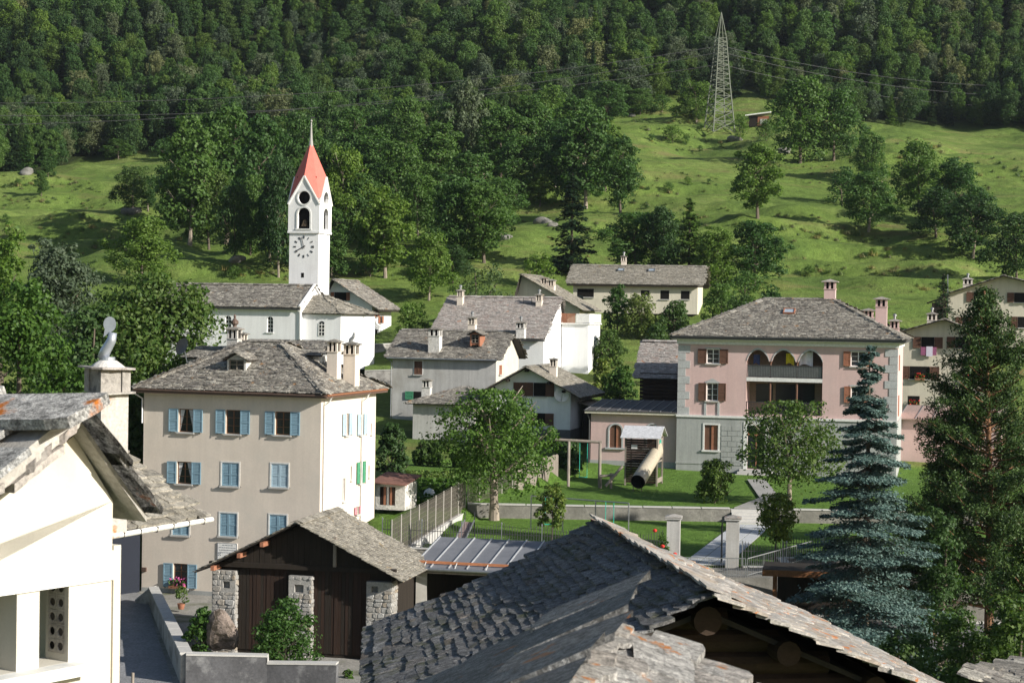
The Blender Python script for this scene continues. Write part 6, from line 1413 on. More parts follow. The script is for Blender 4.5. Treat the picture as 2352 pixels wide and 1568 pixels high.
MB(Mch).lathe([(hb + .02, 0), (.30, .07), (.2, .14), (.18, .15)], 12, c=(0, 0, zcap + .03)).build('mortar_cone', ROUGHW, sf)
ZN = plain('zinc', (.42, .45, .50), .38, .6); zk = zcap + .16
MB(Mch).lathe([(.16, 0), (.16, .09), (.15, .09)], 16, c=(0, 0, zk)).build('cowl_collar', ZN, sf)
MB(T(nh.location)).tube([(cc.x - .10, cc.y + .55, zk + .07), (cc.x - .04, cc.y + .5, zk + .22), (cc.x + .10, cc.y + .45, zk + .45), (cc.x + .13, cc.y + .45, zk + .62)], [.12, .115, .10, .085], 14).build('cowl_bend', ZN, sf, True)
bl = []; bx, bz = cc.x + .06, zk + .80
for k in range(22): a = -math.pi * .30 + 2 * math.pi * k / 22 * .80; bl.append((bx + .135 * math.cos(a), cc.y + .43, bz + .165 * math.sin(a)))
bl += [(bx - .135, cc.y + .43, bz - .28)]
MB(T(nh.location)).slab(bl, (.0, .015, 0)).build('cowl_vane', ZN, sf)

# ================================================================ lane, parapet, street, walls
COBBLE = surf('lane_gravel', (.20, .20, .205), .15, .8, 9, .95, .9, .05, fine_amt=.45)
tag(MB().slab([(-45, 78, 2.704), (-4.5, 78, 2.704), (-4.5, 96, 2.704), (-9, 111.9, 2.704), (-45, 111.9, 2.704)], (0, 0, .01)).build('yard', surf('yard_gravel', (.23, .22, .20), .2, .7, 8, .95, .8, .04, stain=(.10, .11, .06), stain_scale=.5, stain_cut=(.5, .66), fine_amt=.4)), kind='structure')
lane = [P(255, 1640, 79), P(415, 1620, 80), P(362, 1450, 96), P(345, 1412, 104), P(345, 1395, 109), P(270, 1395, 113), P(262, 1450, 98)]
tag(MB().slab([(p.x, p.y, 2.718) for p in lane], (0, 0, .012)).build('lane', COBBLE), kind='structure')
ASPH = surf('asphalt', (.14, .14, .145), .12, .6, 10, .9, .3, .01, fine_amt=.2)
st = MB().slab([(13, 99.6, 2.706), (13, 92, 2.706), (75, 96, 2.706), (75, 104, 2.706), (16, 104.3, 2.706)], (0, 0, .02)).build('street', ASPH); tag(st, kind='structure')
tag(MB().slab([(16, 104.3, 2.70), (75, 104.1, 2.70), (75, 104.45, 2.70), (16, 104.6, 2.70)], (0, 0, .15)).build('kerb', GRANITE), kind='structure')
def wall_run(name, label, pts, thick, zbot, mat, capmat, caph=.10, capw=.08, seg=1.6, cat='wall'):
    """pts: (x, y, ztop); coping stones are separate pieces"""
    c = sum((Vector(p) for p in pts), Vector()) / len(pts); o = empty(name, (c.x, c.y, zbot), 0, label, cat); M = T(o.location)
    for (a, b) in zip(pts[:-1], pts[1:]):
        a = Vector(a); b = Vector(b); d = (b - a); dn = Vector((-d.y, d.x, 0)).normalized() * thick / 2
        MB(M).add([a - dn + Vector((0, 0, zbot - a.z)), b - dn + Vector((0, 0, zbot - b.z)), b + dn + Vector((0, 0, zbot - b.z)), a + dn + Vector((0, 0, zbot - a.z)), a - dn, b - dn, b + dn, a + dn], [(0, 3, 2, 1), (4, 5, 6, 7), (0, 1, 5, 4), (1, 2, 6, 5), (2, 3, 7, 6), (3, 0, 4, 7)]).build('wall', mat, o)
        n = max(1, int(d.length / seg)); dn2 = dn * (1 + 2 * capw / thick)
        for i in range(n):
            p = a.lerp(b, i / n + .002); q = a.lerp(b, (i + 1) / n - .002); jz = rng.uniform(0, .012)
            MB(M).slab([p - dn2, q - dn2, q + dn2, p + dn2], (0, 0, caph + jz)).build('coping_stone', capmat, o)
    return o
w0_, w1_, w2_, w3_ = P(317, 1378, 107), P(352, 1349, 106.5), P(428, 1502, 84), P(622, 1508, 84.6)
wall_run('parapet_wall', 'long grey concrete wall running down beside the lane', [w0_, w1_, w2_], .5, 2.6, CONC, GRANITE, .08, .04, 1.7)
w4_, w5_ = P(615, 1506, 84.4), P(775, 1524, 84)
wall_run('garden_wall', 'stained grey concrete wall stepping down in front of the barn', [w2_, w4_, (w4_.x + .02, w4_.y, w4_.z - .33), (w5_.x, w5_.y, w5_.z)], .5, 1.0, surf('shade_stained_concrete', (.085, .085, .09), .3, .8, 8, .9, .35, .015, stain=(.26, .26, .26), stain_scale=.7, stain_cut=(.52, .7), fine_amt=.25), GRANITE, .08, .04, 2.4)  # dark base colour holds the wall's shade and algae; pale patches are stains
RET = surf('old_retaining_wall', (.20, .19, .17), .18, .7, 5, .95, .7, .04, stain=(.13, .125, .11), stain_scale=.5, stain_cut=(.45, .65), fine_amt=.3)
xst0, xst1 = P(1678, 1160, 120).x, P(1764, 1160, 120).x
wall_run('retaining_wall', 'long mossy grey retaining wall across the middle of the lawn', [(-2.75, 120.2, 7.42), (xst0, 120.2, 7.40)], .42, 5.9, RET, GRANITE, .07, .05, 1.9)
wall_run('retaining_wall', 'short stretch of retaining wall right of the garden steps', [(xst1, 120.2, 7.40), (34, 120.2, 7.36)], .42, 5.9, RET, GRANITE, .07, .05, 1.9)
wall_run('street_wall', 'retaining wall below the iron railings facing the street', [(-7.4, 105.3, 6.44), (8.7, 102.1, 6.38)], .4, 2.6, RET, GRANITE, .06, .05, 1.6)
wall_run('street_wall', 'retaining wall below the railings right of the gate', [(12.9, 100.75, 6.24), (15.6, 100.75, 6.24), (15.6, 104.6, 6.24), (45, 104.6, 6.24)], .4, 2.6, RET, GRANITE, .06, .05, 1.6)
wall_run('fence_footing', 'low stone footing under the tall garden fence', [(-6.5, 101.2, 6.35), (-2.95, 120.0, 6.95)], .35, 5.8, GRANITE, GRANITE, .05, .02, 2.2)
# church yard wall and terrace wall
c0, c1 = P(836, 792, 194), P(900, 790, 196); wall_run('churchyard_wall', 'grey arcaded wall beside the church', [c0, c1], .4, c0.z - 2.2, CONC, GRANITE, .08, .05, 2)
c0, c1 = P(838, 852, 180), P(905, 850, 180); wall_run('terrace_wall', 'grey terrace wall holding the grass below the church', [c0, c1], .4, c0.z - 5, CONC, GRANITE, .08, .05, 2)
gsh = [P(838, 850, 180.2), P(905, 848, 180.2), P(915, 824, 193), P(838, 826, 193)]; tag(MB().slab([p - Vector((0, 0, .1)) for p in gsh], (0, 0, .12)).build('churchyard_grass', MATS.get('x') or bpy.data.materials['meadow_ground']), kind='structure')
# garden steps
o = empty('garden_steps', ((xst0 + xst1) / 2, 119.4, 6.5), 0, 'stone steps up through the retaining wall', 'steps'); M = T(o.location)
for i in range(6): MB(M).box(xst0 + .05, xst1 - .05, 118.2 + i * .36, 120.6, 6.35 + i * .17, 6.35 + (i + 1) * .17).build('step', GRANITE, o)
# paved path, slab by slab
PAVE = surf('paving', (.40, .41, .42), .1, 1.2, 12, .8, .3, .01, fine_amt=.12)
pth = tag(MB().slab([(9.5, 100.9, 6.262), (12.1, 100.9, 6.262), (xst1, 118.2, 6.56), (xst0, 118.2, 6.56)], (0, 0, .02)).build('path', surf('path_joint', (.12, .13, .07), .2)), kind='structure')
for j in range(15):
    for i in range(3):
        f0, f1 = j / 15 + .004, (j + 1) / 15 - .004; e0, e1 = i / 3 + .012, (i + 1) / 3 - .012
        def pp_(e, f): a = Vector((9.5, 100.9, 6.284)).lerp(Vector((xst0, 118.2, 6.582)), f); b = Vector((12.1, 100.9, 6.284)).lerp(Vector((xst1, 118.2, 6.582)), f); return a.lerp(b, e)
        MB().slab([pp_(e0, f0), pp_(e1, f0), pp_(e1, f1), pp_(e0, f1)], (0, 0, .025)).build('paving_slab', PAVE, pth)
tag(MB().slab([(xst0 + .3, 120.5, 7.40), (xst1, 120.5, 7.40), (xst1 + 1.8, 127, 7.452), (xst1 + 2.6, 140, 7.556), (xst1 + 1.2, 140, 7.556), (xst1 + .4, 127, 7.452)], (0, 0, .06)).build('upper_path', surf('path_stone', (.27, .265, .25), .15, 1.2, 12, .9, .3, .01)), kind='structure')

# ================================================================ fences, gate, rails
def iron_fence(label, pts, seed, h=1.15, sp=.155):
    a, b = Vector(pts[0]), Vector(pts[1]); o = empty('iron_fence', a, 0, label, 'fence'); d = b - a; n = int(d.length / sp); r = random.Random(seed)
    bm = MB(); bm.box(-.016, .016, -.016, .016, .05, 1.0); bm.lathe([(.018, 1.0), (.018, 1.02), (.003, 1.10)], 4); barme = bm.mesh('bar', IRON)
    pm = MB(); pm.box(-.03, .03, -.03, .03, 0, 1.0); pm.lathe([(.045, 1.0), (.045, 1.05), (.01, 1.1)], 6); pome = pm.mesh('post', STEEL)
    for i in range(n + 1):
        p = d * (i / n); hh = h * (1 + .10 * math.cos(2 * math.pi * i / 15)); 
        if i % 15 == 0: link('post', pome, o, Matrix.Translation(p) @ Matrix.Diagonal((1, 1, h * 1.12, 1)))
        else: link('bar', barme, o, Matrix.Translation(p) @ Matrix.Diagonal((1, 1, hh, 1)))
    for z in (.12, h * .72): MB().bar(Vector((0, 0, z)), d + Vector((0, 0, z)), .03, .035).build('rail', IRON, o)
iron_fence('long run of spiked iron railings along the street edge of the lawn', [(-7.3, 105.3, 6.5), (8.6, 102.2, 6.45)], 1, 1.35)
iron_fence('spiked iron railings between the right gate pillar and the blue spruce', [(12.9, 100.75, 6.30), (15.5, 100.75, 6.30)], 2)
iron_fence('spiked iron railings running behind the blue spruce', [(15.7, 104.6, 6.30), (30, 104.6, 6.30)], 3)
def mesh_fence(name, label, pts, h, nb, wire=.075, rust=None):
    a, b = Vector(pts[0]), Vector(pts[1]); o = empty(name, a, 0, label, 'fence'); d = b - a
    for i in range(nb + 1): p = d * (i / nb); MB().tube([p + Vector((0, 0, -.2)), p + Vector((0, 0, h))], .035, 8).build('post', plain('fence_post', (.33, .31, .28), .6), o)
    for i in range(nb):
        p, q = d * (i / nb), d * ((i + 1) / nb); m = MB(); n = int((q - p).length / wire)
        for k in range(1, n):
            x = p.lerp(q, k / n); m.bar(x + Vector((0, 0, .05)), x + Vector((0, 0, h - .1)), .012)
        for z in np.arange(.1, h, .28): m.bar(p + Vector((0, 0, float(z))), q + Vector((0, 0, float(z))), .014)
        m.build('mesh_panel', plain('wire_grey', (.13, .115, .095), .7, 0), o)
mesh_fence('wire_fence', 'tall wire mesh fence with white posts beside the vegetable garden', [(-6.5, 101.2, 6.4), (-2.9, 120.0, 7.0)], 2.1, 9)
mesh_fence('wire_fence', 'tall wire mesh fence under the orchard tree on the upper lawn', [(-2.75, 120.4, 7.4), (.2, 128.2, 7.45)], 2.1, 4)
o = empty('board_fence', (.3, 128.4, 7.4), 0, 'grey weathered board fence beyond the orchard tree', 'fence'); d = Vector((3.3, 8.8, .1)); nbd = 46
for i in range(nbd):
    p = d * ((i + .5) / nbd); hh = 2.0 + rng.uniform(-.06, .06); dd = d.normalized() * .085; MB().slab([p - dd, p + dd, p + dd + Vector((0, 0, hh)), p - dd + Vector((0, 0, hh))], (.03, -.012, 0)).build('board', WOODG, o)
for z in (.4, 1.6): MB().bar(Vector((-.05, .05, z)), d + Vector((-.05, .05, z)), .06, .09).build('rail', WOODG, o)
for x0, lab in ((8.75, 'left grey gate pillar with a stone cap at the path'), (12.02, 'right grey gate pillar with a stone cap at the path')):
    o = empty('gate_pillar', (x0 + .35, 100.9, 6.2), R(-8), lab, 'pillar'); MB().box(-.36, .36, -.36, .36, -.2, 2.62).build('shaft', PL_BEIGE if 0 else PL_GREY, o); MB().box(-.45, .45, -.45, .45, 2.62, 2.70).build('cap', GRANITE, o)
    MB().add([(-.47, -.47, 2.70), (.47, -.47, 2.70), (.47, .47, 2.70), (-.47, .47, 2.70), (-.47, -.47, 2.76), (.47, -.47, 2.76), (.47, .47, 2.76), (-.47, .47, 2.76), (0, 0, 2.9)], [(0, 1, 5, 4), (1, 2, 6, 5), (2, 3, 7, 6), (3, 0, 4, 7), (4, 5, 8), (5, 6, 8), (6, 7, 8), (7, 4, 8)]).build('cap_stone', SL_LICH, o)
# open wrought iron gate leaf beside the right pillar
o = empty('iron_gate', (11.75, 101.0, 6.3), R(80), 'open leaf of the wrought iron gate beside the right pillar', 'gate'); m = MB()
for i in range(9): m.bar((i * .15, 0, .05), (i * .15, 0, 2.2 + .25 * math.sin(math.pi * i / 8)), .022)
m.build('bars', IRON, o); m = MB()
for z in (.1, 1.0, 2.1): m.bar((0, 0, z), (1.2, 0, z), .03)
for i in range(4):
    for k in range(8): a_, b_ = math.pi * 2 * k / 8, math.pi * 2 * (k + 1) / 8; c_ = (.15 + i * .3, 2.0); m.bar((c_[0] + .12 * math.cos(a_), 0, c_[1] + .12 * math.sin(a_)), (c_[0] + .12 * math.cos(b_), 0, c_[1] + .12 * math.sin(b_)), .016)
m.build('scrollwork', IRON, o)
# landing with steel railing
ld = empty('landing', (11, 98.5, 2.7), 0, 'concrete landing with steel railings in front of the gate', 'landing'); M = T(ld.location)
MB(M).box(8.6, 14.6, 96.9, 100.5, 2.6, 6.2).build('slab', RET, ld)
m = MB(M)
def rail(a, b, n, h=1.0):
    a, b = Vector(a), Vector(b); mm = MB(M)
    for i in range(n + 1): p = a.lerp(b, i / n); mm.bar(p, p + Vector((0, 0, h)), .04 if i % 8 == 0 else .014)
    mm.bar(a + Vector((0, 0, h)), b + Vector((0, 0, h)), .045); mm.bar(a + Vector((0, 0, .12)), b + Vector((0, 0, .12)), .03); mm.build('railing', STEEL, ld)
rail((8.7, 97.0, 6.2), (12.6, 97.0, 6.2), 32); rail((12.7, 97.0, 6.2), (16.6, 99.8, 6.85), 32)
# timber shelter
ts = empty('timber_shelter', (15.6, 93.6, 2.7), R(-10), 'brown timber shelter with a dark flat roof beside the blue spruce', 'shelter')
BRW = surf('oiled_timber', (.20, .085, .035), .2, 2, 14, .8, .3, .01, stretch=(3, 3, .5))
zt_ = zat(1790, 1303, 93.6) - 2.7
for x, y in ((-1.9, -.9), (1.9, -.9), (-1.9, 1.2), (1.9, 1.2)): MB().box(x - .08, x + .08, y - .08, y + .08, 0, zt_ - .1).build('post', BRW, ts)
MB().box(-2.5, 2.5, -1.5, 1.7, zt_ - .1, zt_ + .02).build('roof', WOOD, ts); MB().box(-2.5, 2.5, -1.55, -1.5, zt_ - .28, zt_ + .04).build('fascia', BRW, ts); MB().box(-1.8, 1.8, 1.15, 1.2, .0, zt_ - .12).build('back_panel', WOOD, ts)
MB().box(-.9, .6, .9, 1.0, .9, 2.0).build('notice_board', TRIM, ts)

# ================================================================ playground
pt_ = empty('play_tower', P(1478, 1113, 136), R(-14), 'brown wooden play tower with a pale metal gable roof and tube slide', 'play tower')
hp = 2.55; hw_ = 1.18
for sx in (-1, 1):
    for sy in (-1, 1): MB().box(sx * hw_ - .06, sx * hw_ + .06, sy * hw_ - .06, sy * hw_ + .06, -.1, 3.6).build('post', WOODG, pt_)
for i in range(18):
    z = .25 + i * .18
    MB().box(-hw_ + .06, hw_ - .06, -hw_ - .03, -hw_ + .02, z, z + .165).build('plank', WOOD if i % 3 else WOODB, pt_)
    if z > 1.9 or z < .5: MB().box(hw_ - .02, hw_ + .03, -hw_ + .06, hw_ - .06, z, z + .165).build('plank', WOODG, pt_)
MB().box(-hw_, hw_, -hw_ + .02, hw_, 1.75, 1.85).build('floor', WOODG, pt_); MB().box(-.75, -.3, -hw_ - .045, -hw_ - .03, 2.75, 3.05).build('window_panel', TRIM, pt_); MB().box(hw_ + .03, hw_ + .05, -.4, .35, 2.7, 3.4).build('side_panel', plain('teal_panel', (.03, .30, .22), .5), pt_)
SHM = surf('play_roof_metal', (.55, .55, .56), .05, .8, 5, .5, .1, metal=.2); m = MB(); m.slab([(-1.5, -1.65, 3.55), (1.5, -1.65, 3.55), (1.5, 0, 4.35), (-1.5, 0, 4.35)], (0, 0, .05)); m.slab([(1.5, 1.65, 3.55), (-1.5, 1.65, 3.55), (-1.5, 0, 4.35), (1.5, 0, 4.35)], (0, 0, .05)); m.build('roof', SHM, pt_)
MB().poly([(hw_, -1.3, 3.6), (hw_, 1.3, 3.6), (hw_, 0, 4.3)]).build('gable', WOODG, pt_)
TUBE = plain('slide_tan', (.38, .33, .25), .5)
mi_ = pt_.matrix_world.inverted() if 0 else (Matrix.Rotation(R(14), 4, 'Z') @ Matrix.Translation(-Vector(pt_.location)))
s0 = P(1508, 1036, 135.2); s1 = P(1494, 1062, 133.9); s2_ = P(1465, 1122 - 16, 130.6)
pts = [s0 + Vector((0, .6, .25)), s0, s0.lerp(s2_, .33), s0.lerp(s2_, .66), s2_]
m = MB(mi_); m.tube(pts, [.50, .50, .50, .52, .54], 20, cap=False); m.tube(pts[1:], [.46, .46, .48, .50], 20, 1, cap=False); tb = m.build('tube_slide', [TUBE, DARK], pt_, True)
for dx in (-.3, .3): MB(mi_).bar(s2_ + Vector((dx, .4, -.3)), Vector((s2_.x + dx, s2_.y + .4, 7.35)), .06).build('slide_leg', WOODG, pt_)
MB(mi_).bar(s2_.lerp(s0, .1) + Vector((.2, -.4, .25)), s2_.lerp(s0, .16) + Vector((.25, -.4, .32)), .04).build('handle', WHITE, pt_)
# log swing
ls = empty('log_swing', P(1335, 1112, 132), R(-8), 'timber log swing frame with teal rope swing', 'swing')
z_b = zat(1325, 1013, 132) - ls.location.z; kx = 132 / FPX
m = MB().tube([(-65 * kx, 0, z_b + .08), (46 * kx, 0, z_b - .02)], .11, 10).build('beam', WOODG, ls)
for x in (-30, 42):
    for sy in (-1, 1): MB().tube([(x * kx - .12 * sy, sy * 1.1, -.1), (x * kx, 0, z_b)], .11, 8).build('leg', WOODG, ls)
TEAL = plain('teal_rope', (.02, .38, .28), .5)
def swing(root, x, y, zt, zs, w=.45):
    m = MB(); m.tube([(x - w / 2, y, zt), (x - w / 2, y, zs)], .022, 6).tube([(x + w / 2, y, zt), (x + w / 2, y, zs)], .022, 6); s = m.build('swing_rope', TEAL, root); MB().box(x - w / 2 - .03, x + w / 2 + .03, y - .1, y + .1, zs - .04, zs).build('swing_seat', TEAL, s)
swing(ls, 4 * kx, 0, z_b, .55, .55)
cl = empty('climbing_logs', P(1395, 1118, 130.5), R(-8), 'crossed balancing logs on the grass next to the play tower', 'climbing logs'); kx = 130.5 / FPX
MB().tube([(-.1, -.4, .1), (33 * kx, .3, 48 * kx)], .10, 8).build('log', WOODG, cl); MB().tube([(-18 * kx, 0, .75), (22 * kx, .1, .9)], .10, 8).build('log', WOODG, cl); MB().tube([(.25, 0, -.1), (.25, .1, 1.0)], .1, 8).build('leg', WOODG, cl); MB().tube([(-.5, .2, -.1), (-.5, .1, .85)], .1, 8).build('leg', WOODG, cl)
# metal swing frame on the lower lawn
A_ = P(1219, 1211, 115.0); B_ = P(1443, 1238, 111.5); A_.z = B_.z = 6.5; ms = empty('metal_swing', A_, 0, 'long grey tubular swing frame with two teal swings', 'swing'); d = B_ - A_; hh = 2.05
for i in range(4): MB().tube([d * (i / 3) + Vector((0, 0, -.15)), d * (i / 3) + Vector((0, 0, hh))], .04, 8).build('post', STEEL, ms)
MB().tube([Vector((0, 0, hh)), d + Vector((0, 0, hh))], .045, 8).build('top_bar', STEEL, ms)
for f in (.19, .81): p = d * f; swing(ms, p.x, p.y, hh, .38, .5)
sl_ = empty('old_slide', P(1068, 1226, 106), R(-20), 'small weathered slide with a reddish chute on the lower lawn', 'slide'); sl_.location.z = 6.4
MB().slab([(-.28, -1.1, .15), (.28, -1.1, .15), (.28, .7, 1.35), (-.28, .7, 1.35)], (0, 0, .05)).build('chute', surf('rusty_chute', (.22, .16, .15), .2, 3), sl_)
for sx in (-.3, .3): MB().bar((sx, -1.1, .28), (sx, .7, 1.5), .04, .14).build('side', STEEL, sl_); MB().bar((sx, .75, 0), (sx, .72, 2.0), .045).build('ladder_rail', IRON, sl_)
for i in range(4): MB().bar((-.3, .75, .3 + i * .3), (.3, .75, .3 + i * .3), .03).build('rung', IRON, sl_)
# garden shed beside the beige house
gs = House('garden_shed', 'small whitewashed shed with reddish roof and firewood beside the beige house', 'shed', 930, 1140, 117, -14, xl=862, W=2.6, yb=1172)
zt = gs.hz(zat(930, 1112, 117)); gs.walls(zt, ROUGHW, {'front': [(.3, gs.L - .65, .3, zt - .2, 1.5)]}); MB().slab([(-.2, -.5, zt + .05), (gs.L + .2, -.5, zt - .05), (gs.L + .2, 3.0, zt + .3), (-.2, 3.0, zt + .45)], (0, 0, .07)).build('roof', surf('rust_roof', (.17, .085, .065), .25, 1, 8, .85, .3), gs.root)
for i in range(5): x = .35 + i * .21; MB().box(x, x + .14, .0, .12, .3, zt - .2).build('plank', (WOODB, REDBROWN, STEEL, REDBROWN, WOODB)[i], gs.root)
dm = empty('cloche', P(986, 1139, 122), 0, 'white dome cover in the vegetable garden', 'cloche'); MB().lathe([(.42, 0), (.40, .2), (.28, .42), (.08, .52), (.05, .54)], 14).build('dome', WHITE, dm, True)

# ================================================================ pylon, wires, hut
gb = ground(1652, 305); py = empty('pylon', gb - Vector((0, 0, .3)), R(18), 'tall tapering lattice steel pylon on the meadow', 'pylon'); kx = gb.y / FPX
Hp = (305 - 88) * kx; tipz = (305 - 28) * kx; b0, b1_ = 27 * kx, 9.5 * kx
GALV = plain('galvanised', (.10, .115, .085), .7, 0)
cs = lambda t: b0 + (b1_ - b0) * t ** .85
crn = [(-1, -1), (1, -1), (1, 1), (-1, 1)]; zl_ = [0, .12, .22, .31, .39, .46, .52, .57, .62, .67, .72, .76, .80, .84, .88, .92, .96, 1]
for sx, sy in crn:
    m = MB(); m.bar((sx * cs(0), sy * cs(0), 0), (sx * cs(.5), sy * cs(.5), Hp * .5), .22); m.bar((sx * cs(.5), sy * cs(.5), Hp * .5), (sx * cs(1), sy * cs(1), Hp), .2); m.bar((sx * cs(1), sy * cs(1), Hp), (0, 0, tipz), .14); m.build('leg', GALV, py)
for k in range(4):
    (ax_, ay_), (bx_, by_) = crn[k], crn[(k + 1) % 4]; m = MB()
    for i in range(len(zl_) - 1):
        s0_, s1_ = cs(zl_[i]), cs(zl_[i + 1]); z0, z1 = Hp * zl_[i], Hp * zl_[i + 1]
        m.bar((ax_ * s0_, ay_ * s0_, z0), (bx_ * s1_, by_ * s1_, z1), .10) if i % 2 else m.bar((bx_ * s0_, by_ * s0_, z0), (ax_ * s1_, ay_ * s1_, z1), .10)
        if i < 4: m.bar((ax_ * s0_, ay_ * s0_, z0), (bx_ * s1_, by_ * s1_, z1), .14)
        m.bar((ax_ * s1_, ay_ * s1_, z1), (bx_ * s1_, by_ * s1_, z1), .12)
    m.build('bracing', GALV, py)
for (xl_, yl, xr_, yr, yp) in ((-250, 290, 2600, 215, 122), (-250, 262, 2600, 240, 150), (-250, 235, 2600, 190, 108)):
    mid = gb + Vector((0, 0, (305 - yp) * kx)); a = P(xl_, yl, 330); b = P(xr_, yr, 430)
    for e, nm in ((a, 'left'), (b, 'right')):
        pts = []
        for i in range(25): t = i / 24; p = mid.lerp(e, t); p.z -= 7 * 4 * t * (1 - t) * .55; pts.append(p)
        o = MB().tube(pts, .045, 4).build('power_line', IRON); tag(o, 'thin power line slung from the pylon across the forest', 'power line', 'power lines strung from the pylon')
hg = ground(1742, 292); hu = empty('field_hut', hg - Vector((0, 0, .1)), R(-14), 'small red brown hut with a pale roof edge near the pylon', 'hut'); k_ = hg.y / FPX
MB().box(-22 * k_, 24 * k_, 0, 3, 0, 24 * k_).build('wall', WOOD, hu); MB().box(-2 * k_, 24 * k_, -.06, 0, 2 * k_, 24 * k_).build('red_front', REDBROWN, hu); MB().box(4 * k_, 20 * k_, -.12, -.06, 5 * k_, 17 * k_).build('opening', PL_GREY, hu)
MB().slab([(-30 * k_, -.6, 24 * k_), (28 * k_, -.6, 31 * k_), (28 * k_, 3.5, 31 * k_), (-30 * k_, 3.5, 24 * k_)], (0, 0, .25)).build('roof', WHITE, hu)
fh = ground(900, 300, 250, 500); fo = empty('forest_cabin', fh + Vector((0, 0, 2.0)), R(-20), 'tiny pale cabin half hidden among the trees above the church', 'cabin'); MB().box(-1.6, 1.6, -1.5, 1.5, -3, 2.2).build('wall', PL_GREY, fo); MB().slab([(-2.2, -2.0, 2.9), (2.2, -2.0, 1.9), (2.2, 2, 1.9), (-2.2, 2, 2.9)], (0, 0, .15)).build('roof', SL_LIGHT, fo)

# ================================================================ boulders
def boulder(p, s, label, seed, mat=None, grp=None):
    r = np.random.default_rng(seed); bm = bmesh.new(); bmesh.ops.create_icosphere(bm, subdivisions=3, radius=1)
    ph = r.uniform(0, 6, (6, 3)); fr = r.uniform(1, 3.4, (6, 3))
    for v in bm.verts:
        d = 1 + sum(.11 * math.sin(v.co.x * fr[k][0] + ph[k][0]) * math.sin(v.co.y * fr[k][1] + ph[k][1] + v.co.z * fr[k][2]) * 1.3 for k in range(6)); v.co *= d; v.co.x *= s[0]; v.co.y *= s[1]; v.co.z *= s[2]
    me = bpy.data.meshes.new('boulder'); bm.to_mesh(me); bm.free(); me.materials.append(mat or surf('boulder_rock', (.16, .155, .14), .25, 1.5, 8, .95, .9, .08)); o = link('boulder', me); o.location = p; return tag(o, label, 'boulder', grp)
for i, (x, y, s) in enumerate(((1186, 462, .9), (1252, 512, 1.5), (1270, 520, .9), (1160, 550, 1.2), (300, 488, 1.7), (60, 398, 1.5), (1690, 322, 1.6), (1450, 270, 1.0), (545, 600, 1.2), (1800, 350, 1.6))): boulder(ground(x, y), (s * .9, s * .7, s * .55), 'grey boulder lying in the hillside grass', 20 + i, None, 'boulders on the hillside')
boulder(P(512, 1448, 87.2), (.78, .65, 1.05), 'tall pinkish rock behind the concrete garden wall', 77, surf('pink_rock', (.25, .20, .17), .35, 2, 7, .95, 1.0, .16, stain=(.10, .08, .06), stain_scale=2.2, stain_cut=(.5, .6)))

# ================================================================ near vegetation
def near_tree(name, label, p, h, hw, n, mat, leaf, lobes=22, z0=.22, shape=.9, seed=1, r0=.02, limbs=9, bark=None, fill=.3, cat='tree', group=None):
    o = empty(name, p, 0, label, cat, group)
    V, F = crown_broad(seed, n, lobes, hw / h * .88, z0, leaf / h, shape, fill); link('crown', np_mesh('crown', V * h, F, mat), o)
    t = trunk_broad(seed, z0 + .02, r0, limbs, hw / h * .85, n=10).mesh('trunk', bark or BARK); t.vertices.foreach_set('co', (np.array([v.co[:] for v in t.vertices]) * h).astype(np.float32).ravel()); t.update(); link('trunk', t, o); return o
def nt_px(name, label, x, d, yt, hw, n, mat, leaf, yb=None, **kw):
    p = P(x, yb or 1200, d); z = Hs(p.x, p.y) if yb is None else p.z; p = Vector((p.x, p.y, z - .05)); h = zat(x, yt, d) - p.z
    return near_tree(name, label, p, h, hw * d / FPX, n, mat, leaf, **kw)
nt_px('orchard_tree', 'spreading orchard tree with a stout forked trunk on the lower lawn', 1135, 119, 893, 165, 12500, L_mid, .22, seed=3, z0=.26, r0=.034, lobes=34, bark=BARK_PALE, shape=.8)
nt_px('linden_tree', 'big linden with yellow green seed clusters beside the beige house', 360, 122, 625, 250, 40000, L_lit, .30, seed=5, z0=.05, lobes=36, fill=.15, shape=.8)
nt_px('broadleaf_tree', 'dark dense tree filling the gap left of the beige house', 270, 130, 670, 190, 22000, L_dark, .32, seed=8, z0=.02, lobes=24)
nt_px('broadleaf_tree', 'dense green tree behind the cowled chimney', 45, 104, 625, 190, 32000, L_mid, .26, seed=9, z0=.03, lobes=32, shape=.8)
nt_px('chestnut_tree', 'rounded chestnut speckled with pale blossom', 125, 165, 538, 130, 18000, L_grey, .34, seed=12, z0=.05, lobes=26, shape=.8)
nt_px('broadleaf_tree', 'dark olive tree behind the blossoming chestnut', 0, 175, 492, 85, 7000, L_mid, .34, seed=14, z0=.05)
nt_px('broadleaf_tree', 'shady tree between the dense green tree and the linden', 185, 118, 665, 160, 18000, L_dark, .30, seed=15, z0=.02, lobes=22)
nt_px('cherry_tree', 'leafy tree with several pale stems in front of the loggia', 1812, 124, 920, 142, 8800, L_lit, .22, seed=17, z0=.18, r0=.022, lobes=36, bark=BARK_PALE, shape=.8)
nt_px('young_tree', 'slender young tree growing by the swing frame', 1268, 104.5, 1102, 42, 2600, L_lit, .17, seed=19, z0=.3, r0=.012, lobes=14)
nt_px('young_tree', 'slender young tree right of the gate pillar', 1782, 103.5, 1130, 68, 4200, L_lit, .17, seed=20, z0=.3, r0=.012, lobes=14)
nt_px('lawn_shrub', 'dark round shrub on the upper lawn near the steps', 1640, 124, 1050, 52, 4200, L_dark, .19, seed=22, z0=.02, lobes=16, cat='bush')
nt_px('garden_tree', 'small dark tree right of the beige house', 896, 128, 965, 48, 4200, L_dark, .22, seed=24, z0=.08, lobes=16)
